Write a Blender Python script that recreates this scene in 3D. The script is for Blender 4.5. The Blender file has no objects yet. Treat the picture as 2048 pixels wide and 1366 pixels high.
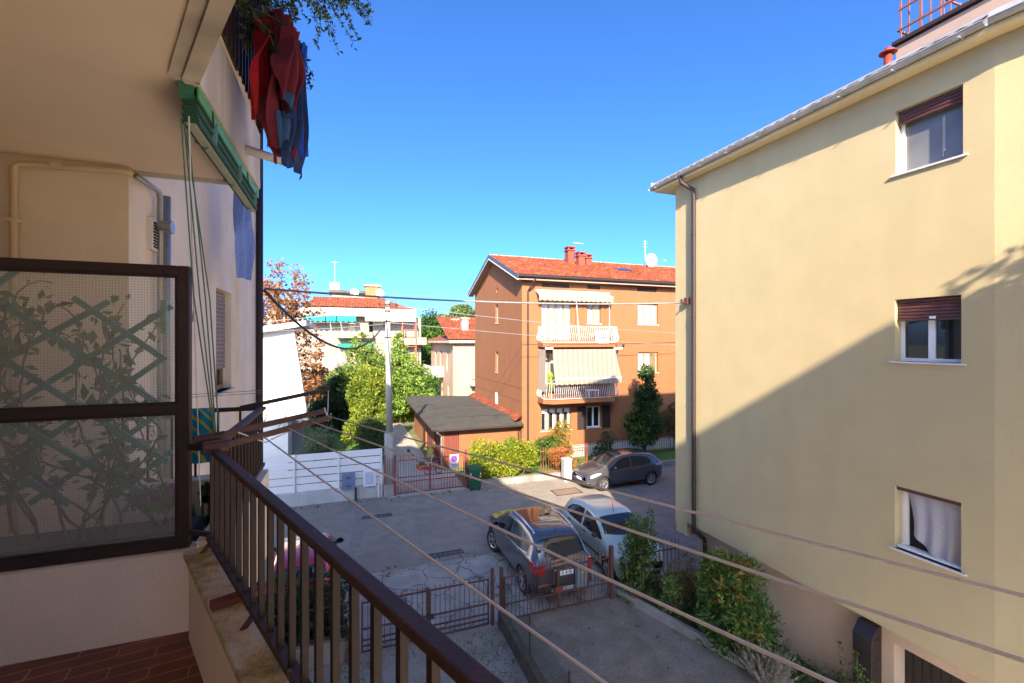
import bpy, math, random
import numpy as np
from mathutils import Vector, Matrix
random.seed(7); rng = np.random.default_rng(7)
SC = bpy.context.scene; COL = SC.collection
# ------------------------------------------------------------------ camera, sky, sun, exposure
YAW = math.radians(20.15); FPX = 910.0; CAMZ = 6.6
cam = bpy.data.cameras.new('camera'); camo = bpy.data.objects.new('camera', cam); COL.objects.link(camo)
cam.sensor_width = 36; cam.lens = FPX/2048*36; cam.clip_start = 0.05; cam.clip_end = 3000
camo.location = (0, 0, CAMZ); camo.rotation_euler = (math.radians(90), 0, -YAW)
SC.camera = camo
SUN_EL = math.radians(30); SX, SY = -0.325, -0.946
W = bpy.data.worlds.new('World'); SC.world = W; W.use_nodes = True
nt = W.node_tree; bg = nt.nodes['Background']
sky = nt.nodes.new('ShaderNodeTexSky'); sky.sky_type = 'NISHITA'; sky.sun_disc = False
sky.sun_elevation = SUN_EL; sky.sun_rotation = math.atan2(SX, SY)
sky.air_density = 0.4; sky.dust_density = 2.4; sky.ozone_density = 8.0; sky.altitude = 100
hs = nt.nodes.new('ShaderNodeHueSaturation'); hs.inputs['Saturation'].default_value = 1.10; hs.inputs['Hue'].default_value = 0.500
nt.links.new(sky.outputs[0], hs.inputs['Color']); nt.links.new(hs.outputs[0], bg.inputs[0]); bg.inputs[1].default_value = 0.104
sl = bpy.data.lights.new('sun', 'SUN'); sl.energy = 2.9; sl.angle = math.radians(0.7); sl.color = (1.0, 0.84, 0.66)
so = bpy.data.objects.new('sun', sl); COL.objects.link(so); so.location = (-10, -30, 30)
_d = Vector((-SX*math.cos(SUN_EL), -SY*math.cos(SUN_EL), -math.sin(SUN_EL)))
so.rotation_euler = _d.to_track_quat('-Z', 'Y').to_euler()
SC.view_settings.view_transform = 'Standard'; SC.view_settings.look = 'None'
SC.view_settings.exposure = 2.6; SC.view_settings.gamma = 1.0
SC.cycles.max_bounces = 14; SC.cycles.diffuse_bounces = 10; SC.cycles.transparent_max_bounces = 24
# ------------------------------------------------------------------ measuring helpers: photograph pixel -> point on a real plane
FW = (math.sin(YAW), math.cos(YAW)); RT = (math.cos(YAW), -math.sin(YAW))
def ray(px, py):
    u = (px-1024)/FPX; v = -(py-683)/FPX
    return (FW[0]+u*RT[0], FW[1]+u*RT[1], v)
def PG(px, py, z=0.0):
    d = ray(px, py); t = (z-CAMZ)/d[2]; return Vector((d[0]*t, d[1]*t, z))
def PX(px, py, x):
    d = ray(px, py); t = x/d[0]; return Vector((x, d[1]*t, CAMZ+d[2]*t))
def PY(px, py, y):
    d = ray(px, py); t = y/d[1]; return Vector((d[0]*t, y, CAMZ+d[2]*t))
# ------------------------------------------------------------------ mesh builder
class MB:
    def __init__(s): s.v = []; s.f = []; s.m = []
    def add(s, vs, fs, mi=0):
        o = len(s.v); s.v += [tuple(p) for p in vs]
        s.f += [tuple(i+o for i in f) for f in fs]; s.m += [mi]*len(fs); return s
    def box(s, x0, x1, y0, y1, z0, z1, mi=0):
        return s.add([(x0,y0,z0),(x1,y0,z0),(x1,y1,z0),(x0,y1,z0),(x0,y0,z1),(x1,y0,z1),(x1,y1,z1),(x0,y1,z1)],
              [(0,3,2,1),(4,5,6,7),(0,1,5,4),(1,2,6,5),(2,3,7,6),(3,0,4,7)], mi)
    def obox(s, c, ax, ay, az, mi=0):
        c = Vector(c); ax = Vector(ax); ay = Vector(ay); az = Vector(az)
        vs = [c+sx*ax+sy*ay+sz*az for sz in (-1,1) for sx, sy in ((-1,-1),(1,-1),(1,1),(-1,1))]
        return s.add(vs, [(0,3,2,1),(4,5,6,7),(0,1,5,4),(1,2,6,5),(2,3,7,6),(3,0,4,7)], mi)
    def beam(s, p, q, w, h, up=(0,0,1), mi=0):
        p = Vector(p); q = Vector(q); d = (q-p); L = d.length; d = d/L
        side = d.cross(Vector(up))
        if side.length < 1e-4: side = d.cross(Vector((0,1,0)))
        side.normalize(); u2 = side.cross(d)
        return s.obox((p+q)/2, d*L/2, side*w/2, u2*h/2, mi)
    def tube(s, pts, r, n=6, mi=0, cap=True):
        pts = [Vector(p) for p in pts]; k = len(pts)
        rs = r if isinstance(r, (list, tuple)) else [r]*k
        vs = []; prev = None
        for i, p in enumerate(pts):
            d = (pts[min(i+1,k-1)]-pts[max(i-1,0)])
            if d.length < 1e-9: d = Vector((0,0,1))
            d.normalize()
            ref = prev if prev is not None else (Vector((0,0,1)) if abs(d.z) < .9 else Vector((1,0,0)))
            a = d.cross(ref)
            if a.length < 1e-4: a = d.cross(Vector((0.3,1,0.1)))
            a.normalize(); b = d.cross(a); prev = a.cross(d)
            for j in range(n):
                t = 2*math.pi*j/n; vs.append(p+rs[i]*(math.cos(t)*a+math.sin(t)*b))
        fs = [(i*n+j, i*n+(j+1)%n, (i+1)*n+(j+1)%n, (i+1)*n+j) for i in range(k-1) for j in range(n)]
        if cap: fs += [tuple(range(n-1,-1,-1)), tuple(range((k-1)*n, k*n))]
        return s.add(vs, fs, mi)
    def cyl(s, p, q, r, n=12, mi=0): return s.tube([p, q], r, n, mi)
    def prism(s, poly, z0, z1, mi=0):
        n = len(poly); a = sum(poly[i][0]*poly[(i+1)%n][1]-poly[(i+1)%n][0]*poly[i][1] for i in range(n))
        if a < 0: poly = poly[::-1]
        vs = [(x,y,z0) for x,y in poly]+[(x,y,z1) for x,y in poly]
        return s.add(vs, [tuple(range(n-1,-1,-1)), tuple(range(n,2*n))]+[(i,(i+1)%n,n+(i+1)%n,n+i) for i in range(n)], mi)
    def extr(s, poly3, vec, mi=0):
        n = len(poly3); vec = Vector(vec); P = [Vector(p) for p in poly3]
        vs = P+[p+vec for p in P]
        return s.add(vs, [tuple(range(n)), tuple(range(2*n-1,n-1,-1))]+[(i,n+i,n+(i+1)%n,(i+1)%n) for i in range(n)], mi)
    def grid(s, rows, mi=0, close=False):
        h = len(rows); w = len(rows[0]); vs = [p for r in rows for p in r]
        fs = [(i*w+j, i*w+(j+1)%w, (i+1)*w+(j+1)%w, (i+1)*w+j) for i in range(h-1) for j in range(w if close else w-1)]
        return s.add(vs, fs, mi)
    def lathe(s, c, prof, n=16, axis='z', mi=0):
        rows = []
        for r, z in prof:
            row = []
            for j in range(n):
                t = 2*math.pi*j/n; a, b = r*math.cos(t), r*math.sin(t)
                row.append({'z':(c[0]+a,c[1]+b,c[2]+z),'y':(c[0]+a,c[1]+z,c[2]+b),'x':(c[0]+z,c[1]+a,c[2]+b)}[axis])
            rows.append(row)
        return s.grid(rows, mi, True)
    def wall(s, O, U, N, u0, u1, z0, z1, holes=(), depth=.2, mi=0, top=None):
        """flat wall with real openings; O origin, U along, N inward"""
        O = Vector(O); U = Vector(U); N = Vector(N); Z = Vector((0,0,1))
        us = sorted({u0,u1,*[h[0] for h in holes],*[h[1] for h in holes]}); zs = sorted({z0,z1,*[h[2] for h in holes],*[h[3] for h in holes]})
        P = lambda u, z, d=0: O+U*u+Z*z+N*d
        for i in range(len(us)-1):
            for j in range(len(zs)-1):
                a, b, c, d = us[i], us[i+1], zs[j], zs[j+1]; um, zm = (a+b)/2, (c+d)/2
                if any(h[0] < um < h[1] and h[2] < zm < h[3] for h in holes): continue
                s.add([P(a,c),P(b,c),P(b,d),P(a,d)], [(0,1,2,3)], mi)
        for h in holes:
            a, b, c, d = h[:4]; e = depth
            for q in ([P(a,c),P(a,d),P(a,d,e),P(a,c,e)],[P(b,d),P(b,c),P(b,c,e),P(b,d,e)],[P(a,d),P(b,d),P(b,d,e),P(a,d,e)],[P(b,c),P(a,c),P(a,c,e),P(b,c,e)]):
                s.add(q, [(0,1,2,3)], mi)
        return s
    def build(s, name, mats, parent=None, smooth=False, world=True, bevel=0, link=True):
        me = bpy.data.meshes.new(name)
        off = Vector(parent['_o']) if (parent is not None and world and '_o' in parent) else Vector((0,0,0))
        me.from_pydata([tuple(Vector(p)-off) for p in s.v], [], s.f)
        for m in (mats if isinstance(mats, (list,tuple)) else [mats]): me.materials.append(m)
        if any(s.m): me.polygons.foreach_set('material_index', s.m)
        if smooth: me.polygons.foreach_set('use_smooth', [True]*len(s.f))
        me.update()
        o = bpy.data.objects.new(name, me); COL.objects.link(o)
        if parent is not None: o.parent = parent
        if bevel:
            b = o.modifiers.new('bevel', 'BEVEL'); b.width = bevel; b.segments = 2; b.limit_method = 'ANGLE'
        return o
def tag(o, label, cat, group=None, kind=None):
    if label: o['label'] = label
    if cat: o['category'] = cat
    if group: o['group'] = group
    if kind: o['kind'] = kind
    return o
def thing(name, label, cat, loc=(0,0,0), group=None, rot=0):
    o = bpy.data.objects.new(name, None); COL.objects.link(o); o.location = loc; o.rotation_euler = (0,0,rot)
    o.empty_display_size = .2; o['_o'] = tuple(loc)
    return tag(o, label, cat, group)
def struct(o): o['kind'] = 'structure'; return o
def nest(child, T):      # a sub-part of a part: same origin as the part
    return child
def sub(mb, name, mats, part, T, **k):
    """sub-part: parented to a part whose own origin is at T"""
    o = mb.build(name, mats, T, **k); o.parent = part; return o
# ------------------------------------------------------------------ materials
MATS = {}
def mat(name, col, rough=.8, var=.12, scale=3.0, bump=0.0, bscale=60.0, metal=0.0, spec=.5, col2=None, coat=0.0, stain=0.0):
    m = bpy.data.materials.new(name); m.use_nodes = True; t = m.node_tree; N = t.nodes; L = t.links
    p = N['Principled BSDF']; p.inputs['Roughness'].default_value = rough; p.inputs['Metallic'].default_value = metal
    p.inputs['Specular IOR Level'].default_value = spec; p.inputs['Coat Weight'].default_value = coat; p.inputs['Coat Roughness'].default_value = .05
    g = N.new('ShaderNodeNewGeometry')
    n = N.new('ShaderNodeTexNoise'); n.inputs['Scale'].default_value = scale; n.inputs['Detail'].default_value = 6
    L.new(g.outputs['Position'], n.inputs['Vector'])
    r = N.new('ShaderNodeValToRGB'); r.color_ramp.elements[0].position = .3; r.color_ramp.elements[1].position = .7
    c = col; lo = tuple(max(0, x*(1-var)) for x in c); hi = tuple(min(1, x*(1+var)) for x in c)
    if col2: hi = col2; lo = col
    r.color_ramp.elements[0].color = (*lo,1); r.color_ramp.elements[1].color = (*hi,1)
    L.new(n.outputs['Fac'], r.inputs['Fac']); out = r.outputs['Color']
    if stain:
        n2 = N.new('ShaderNodeTexNoise'); n2.inputs['Scale'].default_value = .7; n2.inputs['Detail'].default_value = 8
        mp = N.new('ShaderNodeMapping'); mp.inputs['Scale'].default_value = (3,3,.35)
        L.new(g.outputs['Position'], mp.inputs['Vector']); L.new(mp.outputs[0], n2.inputs['Vector'])
        r2 = N.new('ShaderNodeValToRGB'); r2.color_ramp.elements[0].position = .35; r2.color_ramp.elements[1].position = .65
        k = 1-stain; r2.color_ramp.elements[0].color = (k,k,k*.97,1); r2.color_ramp.elements[1].color = (1,1,1,1)
        mx = N.new('ShaderNodeMixRGB'); mx.blend_type = 'MULTIPLY'; mx.inputs[0].default_value = 1
        L.new(n2.outputs['Fac'], r2.inputs['Fac']); L.new(out, mx.inputs[1]); L.new(r2.outputs[0], mx.inputs[2]); out = mx.outputs[0]
    L.new(out, p.inputs['Base Color'])
    if bump:
        nb = N.new('ShaderNodeTexNoise'); nb.inputs['Scale'].default_value = bscale; nb.inputs['Detail'].default_value = 4
        L.new(g.outputs['Position'], nb.inputs['Vector'])
        b = N.new('ShaderNodeBump'); b.inputs['Strength'].default_value = bump; b.inputs['Distance'].default_value = .01
        L.new(nb.outputs['Fac'], b.inputs['Height']); L.new(b.outputs[0], p.inputs['Normal'])
    MATS[name] = m; return m
def nodes_of(m): return m.node_tree.nodes, m.node_tree.links
def ramp(N, stops):
    r = N.new('ShaderNodeValToRGB'); e = r.color_ramp.elements
    e[0].position, e[0].color = stops[0][0], (*stops[0][1],1); e[1].position, e[1].color = stops[-1][0], (*stops[-1][1],1)
    for p, c in stops[1:-1]:
        x = e.new(p); x.color = (*c,1)
    return r
def leafmat(name, stops, trans=.35, rough=.55):
    m = bpy.data.materials.new(name); m.use_nodes = True; N, L = nodes_of(m); p = N['Principled BSDF']
    a = N.new('ShaderNodeAttribute'); a.attribute_name = 'rnd'
    r = ramp(N, stops); L.new(a.outputs['Fac'], r.inputs['Fac']); L.new(r.outputs[0], p.inputs['Base Color'])
    p.inputs['Roughness'].default_value = rough; p.inputs['Specular IOR Level'].default_value = .3
    tr = N.new('ShaderNodeBsdfTranslucent'); L.new(r.outputs[0], tr.inputs[0])
    mx = N.new('ShaderNodeMixShader'); mx.inputs[0].default_value = trans
    L.new(p.outputs[0], mx.inputs[1]); L.new(tr.outputs[0], mx.inputs[2])
    L.new(mx.outputs[0], N['Material Output'].inputs[0]); return m
def stripes(name, axis, period, stops, rough=.8, trans=0):
    """woven stripes along one object axis"""
    m = bpy.data.materials.new(name); m.use_nodes = True; N, L = nodes_of(m); p = N['Principled BSDF']; p.inputs['Roughness'].default_value = rough
    g = N.new('ShaderNodeNewGeometry'); s = N.new('ShaderNodeSeparateXYZ'); L.new(g.outputs['Position'], s.inputs[0])
    d = N.new('ShaderNodeMath'); d.operation = 'DIVIDE'; d.inputs[1].default_value = period; L.new(s.outputs[axis], d.inputs[0])
    f = N.new('ShaderNodeMath'); f.operation = 'FRACT'; L.new(d.outputs[0], f.inputs[0])
    r = ramp(N, stops); r.color_ramp.interpolation = 'CONSTANT'; L.new(f.outputs[0], r.inputs['Fac']); L.new(r.outputs[0], p.inputs['Base Color'])
    if trans:
        tr = N.new('ShaderNodeBsdfTranslucent'); L.new(r.outputs[0], tr.inputs[0]); mx = N.new('ShaderNodeMixShader'); mx.inputs[0].default_value = trans
        L.new(p.outputs[0], mx.inputs[1]); L.new(tr.outputs[0], mx.inputs[2]); L.new(mx.outputs[0], N['Material Output'].inputs[0])
    return m
def tiles(name, c1, c2, mortar, bw, bh, ms, angle=0, rough=.7, bump=.3):
    m = bpy.data.materials.new(name); m.use_nodes = True; N, L = nodes_of(m); p = N['Principled BSDF']; p.inputs['Roughness'].default_value = rough
    g = N.new('ShaderNodeNewGeometry'); mp = N.new('ShaderNodeMapping'); mp.inputs['Rotation'].default_value = (0,0,angle)
    L.new(g.outputs['Position'], mp.inputs['Vector'])
    b = N.new('ShaderNodeTexBrick'); b.inputs['Scale'].default_value = 1; b.inputs['Brick Width'].default_value = bw; b.inputs['Row Height'].default_value = bh
    b.inputs['Mortar Size'].default_value = ms; b.inputs['Color1'].default_value = (*c1,1); b.inputs['Color2'].default_value = (*c2,1); b.inputs['Mortar'].default_value = (*mortar,1)
    L.new(mp.outputs[0], b.inputs['Vector'])
    n = N.new('ShaderNodeTexNoise'); n.inputs['Scale'].default_value = 9; n.inputs['Detail'].default_value = 6; L.new(g.outputs['Position'], n.inputs['Vector'])
    r = ramp(N, [(.3,(.6,.6,.6)),(.75,(1.15,1.15,1.15))]); L.new(n.outputs['Fac'], r.inputs['Fac'])
    mx = N.new('ShaderNodeMixRGB'); mx.blend_type = 'MULTIPLY'; mx.inputs[0].default_value = .8; L.new(b.outputs['Color'], mx.inputs[1]); L.new(r.outputs[0], mx.inputs[2])
    L.new(mx.outputs[0], p.inputs['Base Color'])
    bp = N.new('ShaderNodeBump'); bp.inputs['Strength'].default_value = bump; bp.inputs['Distance'].default_value = .004; bp.invert = True
    L.new(b.outputs['Fac'], bp.inputs['Height']); L.new(bp.outputs[0], p.inputs['Normal']); return m
def rooftile_mat(name, stops):
    m = bpy.data.materials.new(name); m.use_nodes = True; N, L = nodes_of(m); p = N['Principled BSDF']; p.inputs['Roughness'].default_value = .85
    g = N.new('ShaderNodeNewGeometry'); v = N.new('ShaderNodeTexVoronoi'); v.inputs['Scale'].default_value = 4.2; L.new(g.outputs['Position'], v.inputs['Vector'])
    s = N.new('ShaderNodeSeparateXYZ'); L.new(v.outputs['Color'], s.inputs[0])
    n = N.new('ShaderNodeTexNoise'); n.inputs['Scale'].default_value = 1.3; n.inputs['Detail'].default_value = 8; L.new(g.outputs['Position'], n.inputs['Vector'])
    a = N.new('ShaderNodeMath'); a.operation = 'MULTIPLY_ADD'; a.inputs[1].default_value = .55; L.new(s.outputs[0], a.inputs[0])
    b = N.new('ShaderNodeMath'); b.operation = 'MULTIPLY'; b.inputs[1].default_value = .5; L.new(n.outputs['Fac'], b.inputs[0]); L.new(b.outputs[0], a.inputs[2])
    r = ramp(N, stops); L.new(a.outputs[0], r.inputs['Fac']); L.new(r.outputs[0], p.inputs['Base Color']); return m
def glassy(name, col=(.015,.02,.025), rough=.03, spec=.8):
    m = bpy.data.materials.new(name); m.use_nodes = True; p = m.node_tree.nodes['Principled BSDF']
    N, L = nodes_of(m); g = N.new('ShaderNodeNewGeometry'); n = N.new('ShaderNodeTexNoise'); n.inputs['Scale'].default_value = 1.1; L.new(g.outputs['Position'], n.inputs['Vector'])
    r = ramp(N, [(.35, tuple(c*.75 for c in col)), (.65, tuple(min(1,c*1.2) for c in col))]); L.new(n.outputs['Fac'], r.inputs['Fac']); L.new(r.outputs[0], p.inputs['Base Color'])
    p.inputs['Roughness'].default_value = rough; p.inputs['Specular IOR Level'].default_value = spec; return m

M_beige = mat('beige_stucco', (.84,.72,.57), .9, .07, 2.2, .4, 120, stain=.10)
M_ceil = mat('ceiling_paint', (.82,.68,.52), .9, .05, .8, .08, 90, stain=.06)
M_fascia = mat('weathered_plaster', (.74,.65,.53), .9, .14, 2.5, .2, 90, stain=.45)
M_brown = mat('brown_paint', (.027,.012,.0085), .6, .25, 14, .10, 120)
M_brown2 = mat('brown_pipe', (.024,.013,.011), .65, .15, 6)
M_coping = None
M_tile = tiles('terracotta_floor', (.17,.05,.03), (.21,.065,.036), (.33,.19,.14), .30, .075, .0035, math.radians(-8), .55)
M_yellow = mat('yellow_stucco', (.45,.37,.205), .92, .035, 1.7, .55, 110, stain=.035)
M_taupe = mat('taupe_stucco', (.50,.385,.28), .92, .06, 1.0, .3, 120, stain=.10)
M_orange = mat('orange_stucco', (.245,.096,.036), .92, .05, 1.0, .2, 70, stain=.08)
M_peach = mat('peach_stucco', (.38,.265,.185), .92, .05, .7, stain=.07)
M_cream = mat('cream_stucco', (.42,.35,.26), .92, .08, .7, stain=.15)
M_blockw = mat('pale_block_stucco', (.27,.24,.195), .92, .10, .5, stain=.15)
M_white = mat('white_paint', (.66,.65,.63), .55, .02, 2)
M_whitewall = mat('white_render', (.60,.58,.55), .85, .02, 2, .1, 80)
M_zinc = mat('zinc_gutter', (.42,.42,.41), .45, .18, 4, metal=.35)
M_soffit = mat('soffit_plaster', (.70,.58,.36), .9, .04, 1)
M_dark = mat('dark_recess', (.012,.011,.010), .9, .1, 3)
M_conc = mat('concrete', (.27,.25,.22), .92, .2, 2.5, .4, 60, stain=.25)
M_concd = mat('mossy_dark_concrete', (.10,.088,.066), .95, .3, 5, .5, 60, stain=.3)
M_red = mat('red_oxide_iron', (.17,.035,.025), .5, .2, 12)
M_rust = mat('rusty_brown_iron', (.075,.03,.022), .6, .3, 20)
M_gbrown = mat('roof_felt', (.045,.042,.031), .95, .15, 1.5, .4, 40, stain=.2)
M_terr = mat('terracotta_pot', (.45,.14,.06), .8, .15, 6)
M_glass = glassy('dark_window_glass'); M_curt = glassy('curtained_window', (.42,.41,.38), .12, .5); M_blindg = glassy('blind_and_sky_glass', (.17,.175,.18), .06, .6)  # top pane tone holds both the blind and a pale sky reflection
M_white_sh = mat('marble_sill', (.55,.55,.55), .5, .12, 9)
M_shut = mat('brown_roller_shutter', (.085,.032,.028), .4, .1, 8)
M_shut2 = mat('beige_roller_shutter', (.26,.20,.17), .55, .1, 8)
M_pvc = mat('white_window_frame', (.78,.78,.76), .4, .02, 5)
M_oframe = mat('ochre_window_frame', (.26,.18,.09), .5, .1, 5)
M_gpaint = mat('green_paint', (.04,.21,.12), .45, .15, 8)
M_greenpvc = mat('dark_green_slats', (.025,.09,.055), .8, .12, 20)
M_greenlite = mat('light_green_strip', (.10,.36,.13), .5, .1, 8)
M_rope = mat('pale_cord', (.78,.73,.67), .7, .06, 40, .2, 300)
M_cordg = mat('green_cord', (.09,.19,.13), .7, .1, 30)
M_cordw = mat('white_cord', (.70,.69,.66), .7, .05, 30)
M_wire = mat('grey_cable', (.20,.195,.19), .6, .15, 6)
M_wired = mat('black_cable', (.035,.035,.04), .6, .15, 6)
M_tyre = mat('tyre_rubber', (.018,.018,.019), .85, .1, 10)
M_alloy = mat('alloy_rim', (.55,.56,.58), .28, .05, 6, metal=.8)
M_blackpl = mat('black_plastic', (.02,.02,.022), .5, .1, 8)
M_chrome = mat('chrome_trim', (.75,.75,.76), .12, .02, 5, metal=1)
M_lampr = mat('red_lamp_glass', (.42,.012,.015), .12, .2, 30, coat=1)
M_lampw = mat('clear_lamp_glass', (.55,.56,.57), .1, .2, 25, coat=1)
M_plate = mat('white_number_plate', (.80,.80,.78), .4, .02, 4)
M_bluep = mat('blue_plate_band', (.012,.05,.52), .4, .05, 4)
M_blk = mat('black_lettering', (.012,.012,.014), .6, .05, 4)
M_bark = mat('bark', (.10,.07,.05), .95, .3, 12, .8, 40)
M_stem = mat('woody_stem', (.16,.11,.075), .9, .25, 15)
M_galv = mat('galvanised_pipe', (.33,.34,.34), .4, .12, 8, metal=.5)
M_polec = mat('concrete_pole', (.36,.34,.30), .9, .1, 3, .3, 60, stain=.15)
# ------------------------------------------------------------------ foliage
def leaves(name, pts, size, m, parent=None, outward=None, droop=0.0, aspect=.55, up=.0, seed=1, szvar=.35, rnd=None, along=None):
    """many single leaf blades; pts (n,3) world positions"""
    r = np.random.default_rng(seed); pts = np.asarray(pts, dtype=float); n = len(pts)
    d = r.normal(size=(n,3))
    if along is not None: d = along+d*.35
    elif outward is not None: d = d*.7+outward*1.0
    d[:,2] += up-droop; d /= np.linalg.norm(d,axis=1)[:,None]+1e-9
    e = np.cross(d, r.normal(size=(n,3))); e /= np.linalg.norm(e,axis=1)[:,None]+1e-9
    s = size*(1+szvar*r.normal(size=n)).clip(.4,1.8)
    L = d*s[:,None]; Wd = e*(s*aspect*.5)[:,None]; nrm = np.cross(d,e)*(s*.10)[:,None]
    off = np.array(parent['_o']) if parent is not None and '_o' in parent else np.zeros(3)
    b = pts-off-L*.5
    V = np.stack([b, b+L*.45+Wd+nrm, b+L, b+L*.45-Wd+nrm], axis=1).reshape(-1,3)
    me = bpy.data.meshes.new(name); me.vertices.add(4*n); me.vertices.foreach_set('co', V.ravel())
    me.loops.add(4*n); me.loops.foreach_set('vertex_index', np.arange(4*n)); me.polygons.add(n)
    me.polygons.foreach_set('loop_start', np.arange(n)*4); me.update(calc_edges=True)
    a = me.attributes.new('rnd','FLOAT','FACE'); a.data.foreach_set('value', (rnd if rnd is not None else r.random(n)).astype(np.float32))
    me.materials.append(m); o = bpy.data.objects.new(name, me); COL.objects.link(o)
    if parent is not None: o.parent = parent
    return o
def lumpy(lumps, n, seed=1, shell=.55, gap=.0):
    """points in a union of ellipsoid lumps, denser towards their skins; also outward directions and a clump value"""
    r = np.random.default_rng(seed); lumps = np.array(lumps, dtype=float)
    w = (lumps[:,3]*lumps[:,4]*lumps[:,5])**(2/3); idx = r.choice(len(lumps), n, p=w/w.sum())
    d = r.normal(size=(n,3)); d /= np.linalg.norm(d,axis=1)[:,None]
    rad = 1-(1-shell)*r.random(n)**1.6+.08*r.normal(size=n)
    P = lumps[idx,:3]+d*lumps[idx,3:6]*rad[:,None]
    if gap:
        f = 2.2/np.mean(lumps[:,3:6]); q = P*f
        k = np.sin(q[:,0]*2.1+seed)+np.sin(q[:,1]*2.3+1.7*seed)+np.sin(q[:,2]*2.6+.6*seed)+np.sin(q[:,0]*4.7+q[:,2]*3.9)
        keep = k > (-2.4+gap*3.2); P, d, idx = P[keep], d[keep], idx[keep]
    return P, d, idx
def rand_lumps(c, R, k, rmin, rmax, seed, flat=1.0):
    r = random.Random(seed); out = []
    for i in range(k):
        while True:
            v = (r.uniform(-1,1), r.uniform(-1,1), r.uniform(-1,1))
            if v[0]**2+v[1]**2+v[2]**2 < 1: break
        q = r.uniform(rmin, rmax)
        out.append((c[0]+v[0]*R[0], c[1]+v[1]*R[1], c[2]+v[2]*R[2], q, q, q*flat))
    return out
def tree(name, label, cat, base, lumps, nleaf, size, m, trunk_r=.12, group=None, seed=1, shell=.5, gap=.3, droop=0.0, aspect=.5, limbs=6, bark=None, crown='crown', up=0.0, trunk_top=None):
    T = thing(name, label, cat, base, group)
    tr = MB(); base = Vector(base); cz = sum(l[2] for l in lumps)/len(lumps); cx = sum(l[0] for l in lumps)/len(lumps); cy = sum(l[1] for l in lumps)/len(lumps)
    top = Vector((cx, cy, trunk_top if trunk_top else cz)); mid = base.lerp(top, .5)+Vector((.04,-.03,0))
    tr.tube([base, mid, top], [trunk_r, trunk_r*.75, trunk_r*.4], 8)
    r = random.Random(seed)
    for l in r.sample(lumps, min(limbs, len(lumps))):
        s = base.lerp(top, r.uniform(.4,.95)); e = Vector(l[:3]); tr.tube([s, s.lerp(e,.5)+Vector((0,0,.08)), e], [trunk_r*.45, trunk_r*.3, trunk_r*.1], 5)
    tr.build('trunk', bark or M_bark, T, smooth=True)
    P, d, ix = lumpy(lumps, nleaf, seed, shell, gap)
    r2 = np.random.default_rng(seed); tone = r2.random(len(lumps)); v = (.65*r2.random(len(P))+.35*tone[ix]).clip(0,1)
    leaves(crown, P, size, m, T, outward=d, droop=droop, aspect=aspect, seed=seed, rnd=v, up=up)
    return T
G3 = lambda a,b,c: [(0,a),(.5,b),(1,c)]
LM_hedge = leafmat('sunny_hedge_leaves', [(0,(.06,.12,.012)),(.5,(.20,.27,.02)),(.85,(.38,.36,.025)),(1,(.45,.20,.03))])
LM_dark = leafmat('dark_laurel_leaves', G3((.008,.022,.008),(.022,.055,.015),(.07,.10,.02)), .25, .4)
LM_con = leafmat('conifer_needles', G3((.07,.15,.03),(.19,.31,.05),(.36,.43,.08)), .38)
LM_yel = leafmat('yellow_green_cypress', [(0,(.09,.15,.02)),(.55,(.19,.26,.025)),(1,(.34,.33,.05))], .35)
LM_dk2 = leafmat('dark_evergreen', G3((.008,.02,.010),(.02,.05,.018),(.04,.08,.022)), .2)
LM_aut = leafmat('autumn_leaves', G3((.15,.06,.02),(.27,.12,.045),(.34,.19,.08)), .35)
LM_olive = leafmat('olive_leaves', G3((.05,.08,.04),(.10,.14,.07),(.22,.26,.16)), .25)
LM_nand = leafmat('nandina_leaves', [(0,(.03,.075,.02)),(.55,(.09,.18,.035)),(.8,(.20,.24,.04)),(.92,(.42,.15,.04)),(1,(.55,.06,.04))], .35)
LM_nsun = leafmat('red_tinged_leaves', [(0,(.08,.15,.02)),(.45,(.18,.24,.03)),(.65,(.42,.22,.04)),(1,(.52,.09,.03))], .35)
LM_green = leafmat('green_leaves', G3((.02,.06,.01),(.06,.14,.02),(.14,.22,.03)), .35)
LM_pine = leafmat('pine_crown', G3((.05,.09,.03),(.12,.19,.05),(.22,.28,.08)), .3)
LM_grey = leafmat('silver_foliage', G3((.12,.12,.09),(.26,.26,.21),(.40,.40,.33)), .2)
LM_vine = leafmat('vine_leaves', [(0,(.05,.11,.03)),(.7,(.15,.26,.07)),(1,(.22,.24,.06))], .4)
LM_fern = leafmat('fern_leaves', G3((.04,.09,.01),(.10,.17,.02),(.20,.25,.03)), .4)
LM_mag = leafmat('glossy_tree_leaves', [(0,(.012,.035,.010)),(.6,(.03,.075,.018)),(1,(.16,.22,.03))], .3, .4)
LM_grass = leafmat('grass_blades', G3((.05,.11,.01),(.11,.20,.02),(.18,.24,.04)), .4)
LM_cover = leafmat('ground_cover_leaves', [(0,(.02,.06,.01)),(.7,(.07,.16,.02)),(.95,(.15,.22,.04)),(1,(.25,.15,.06))], .35)
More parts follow.
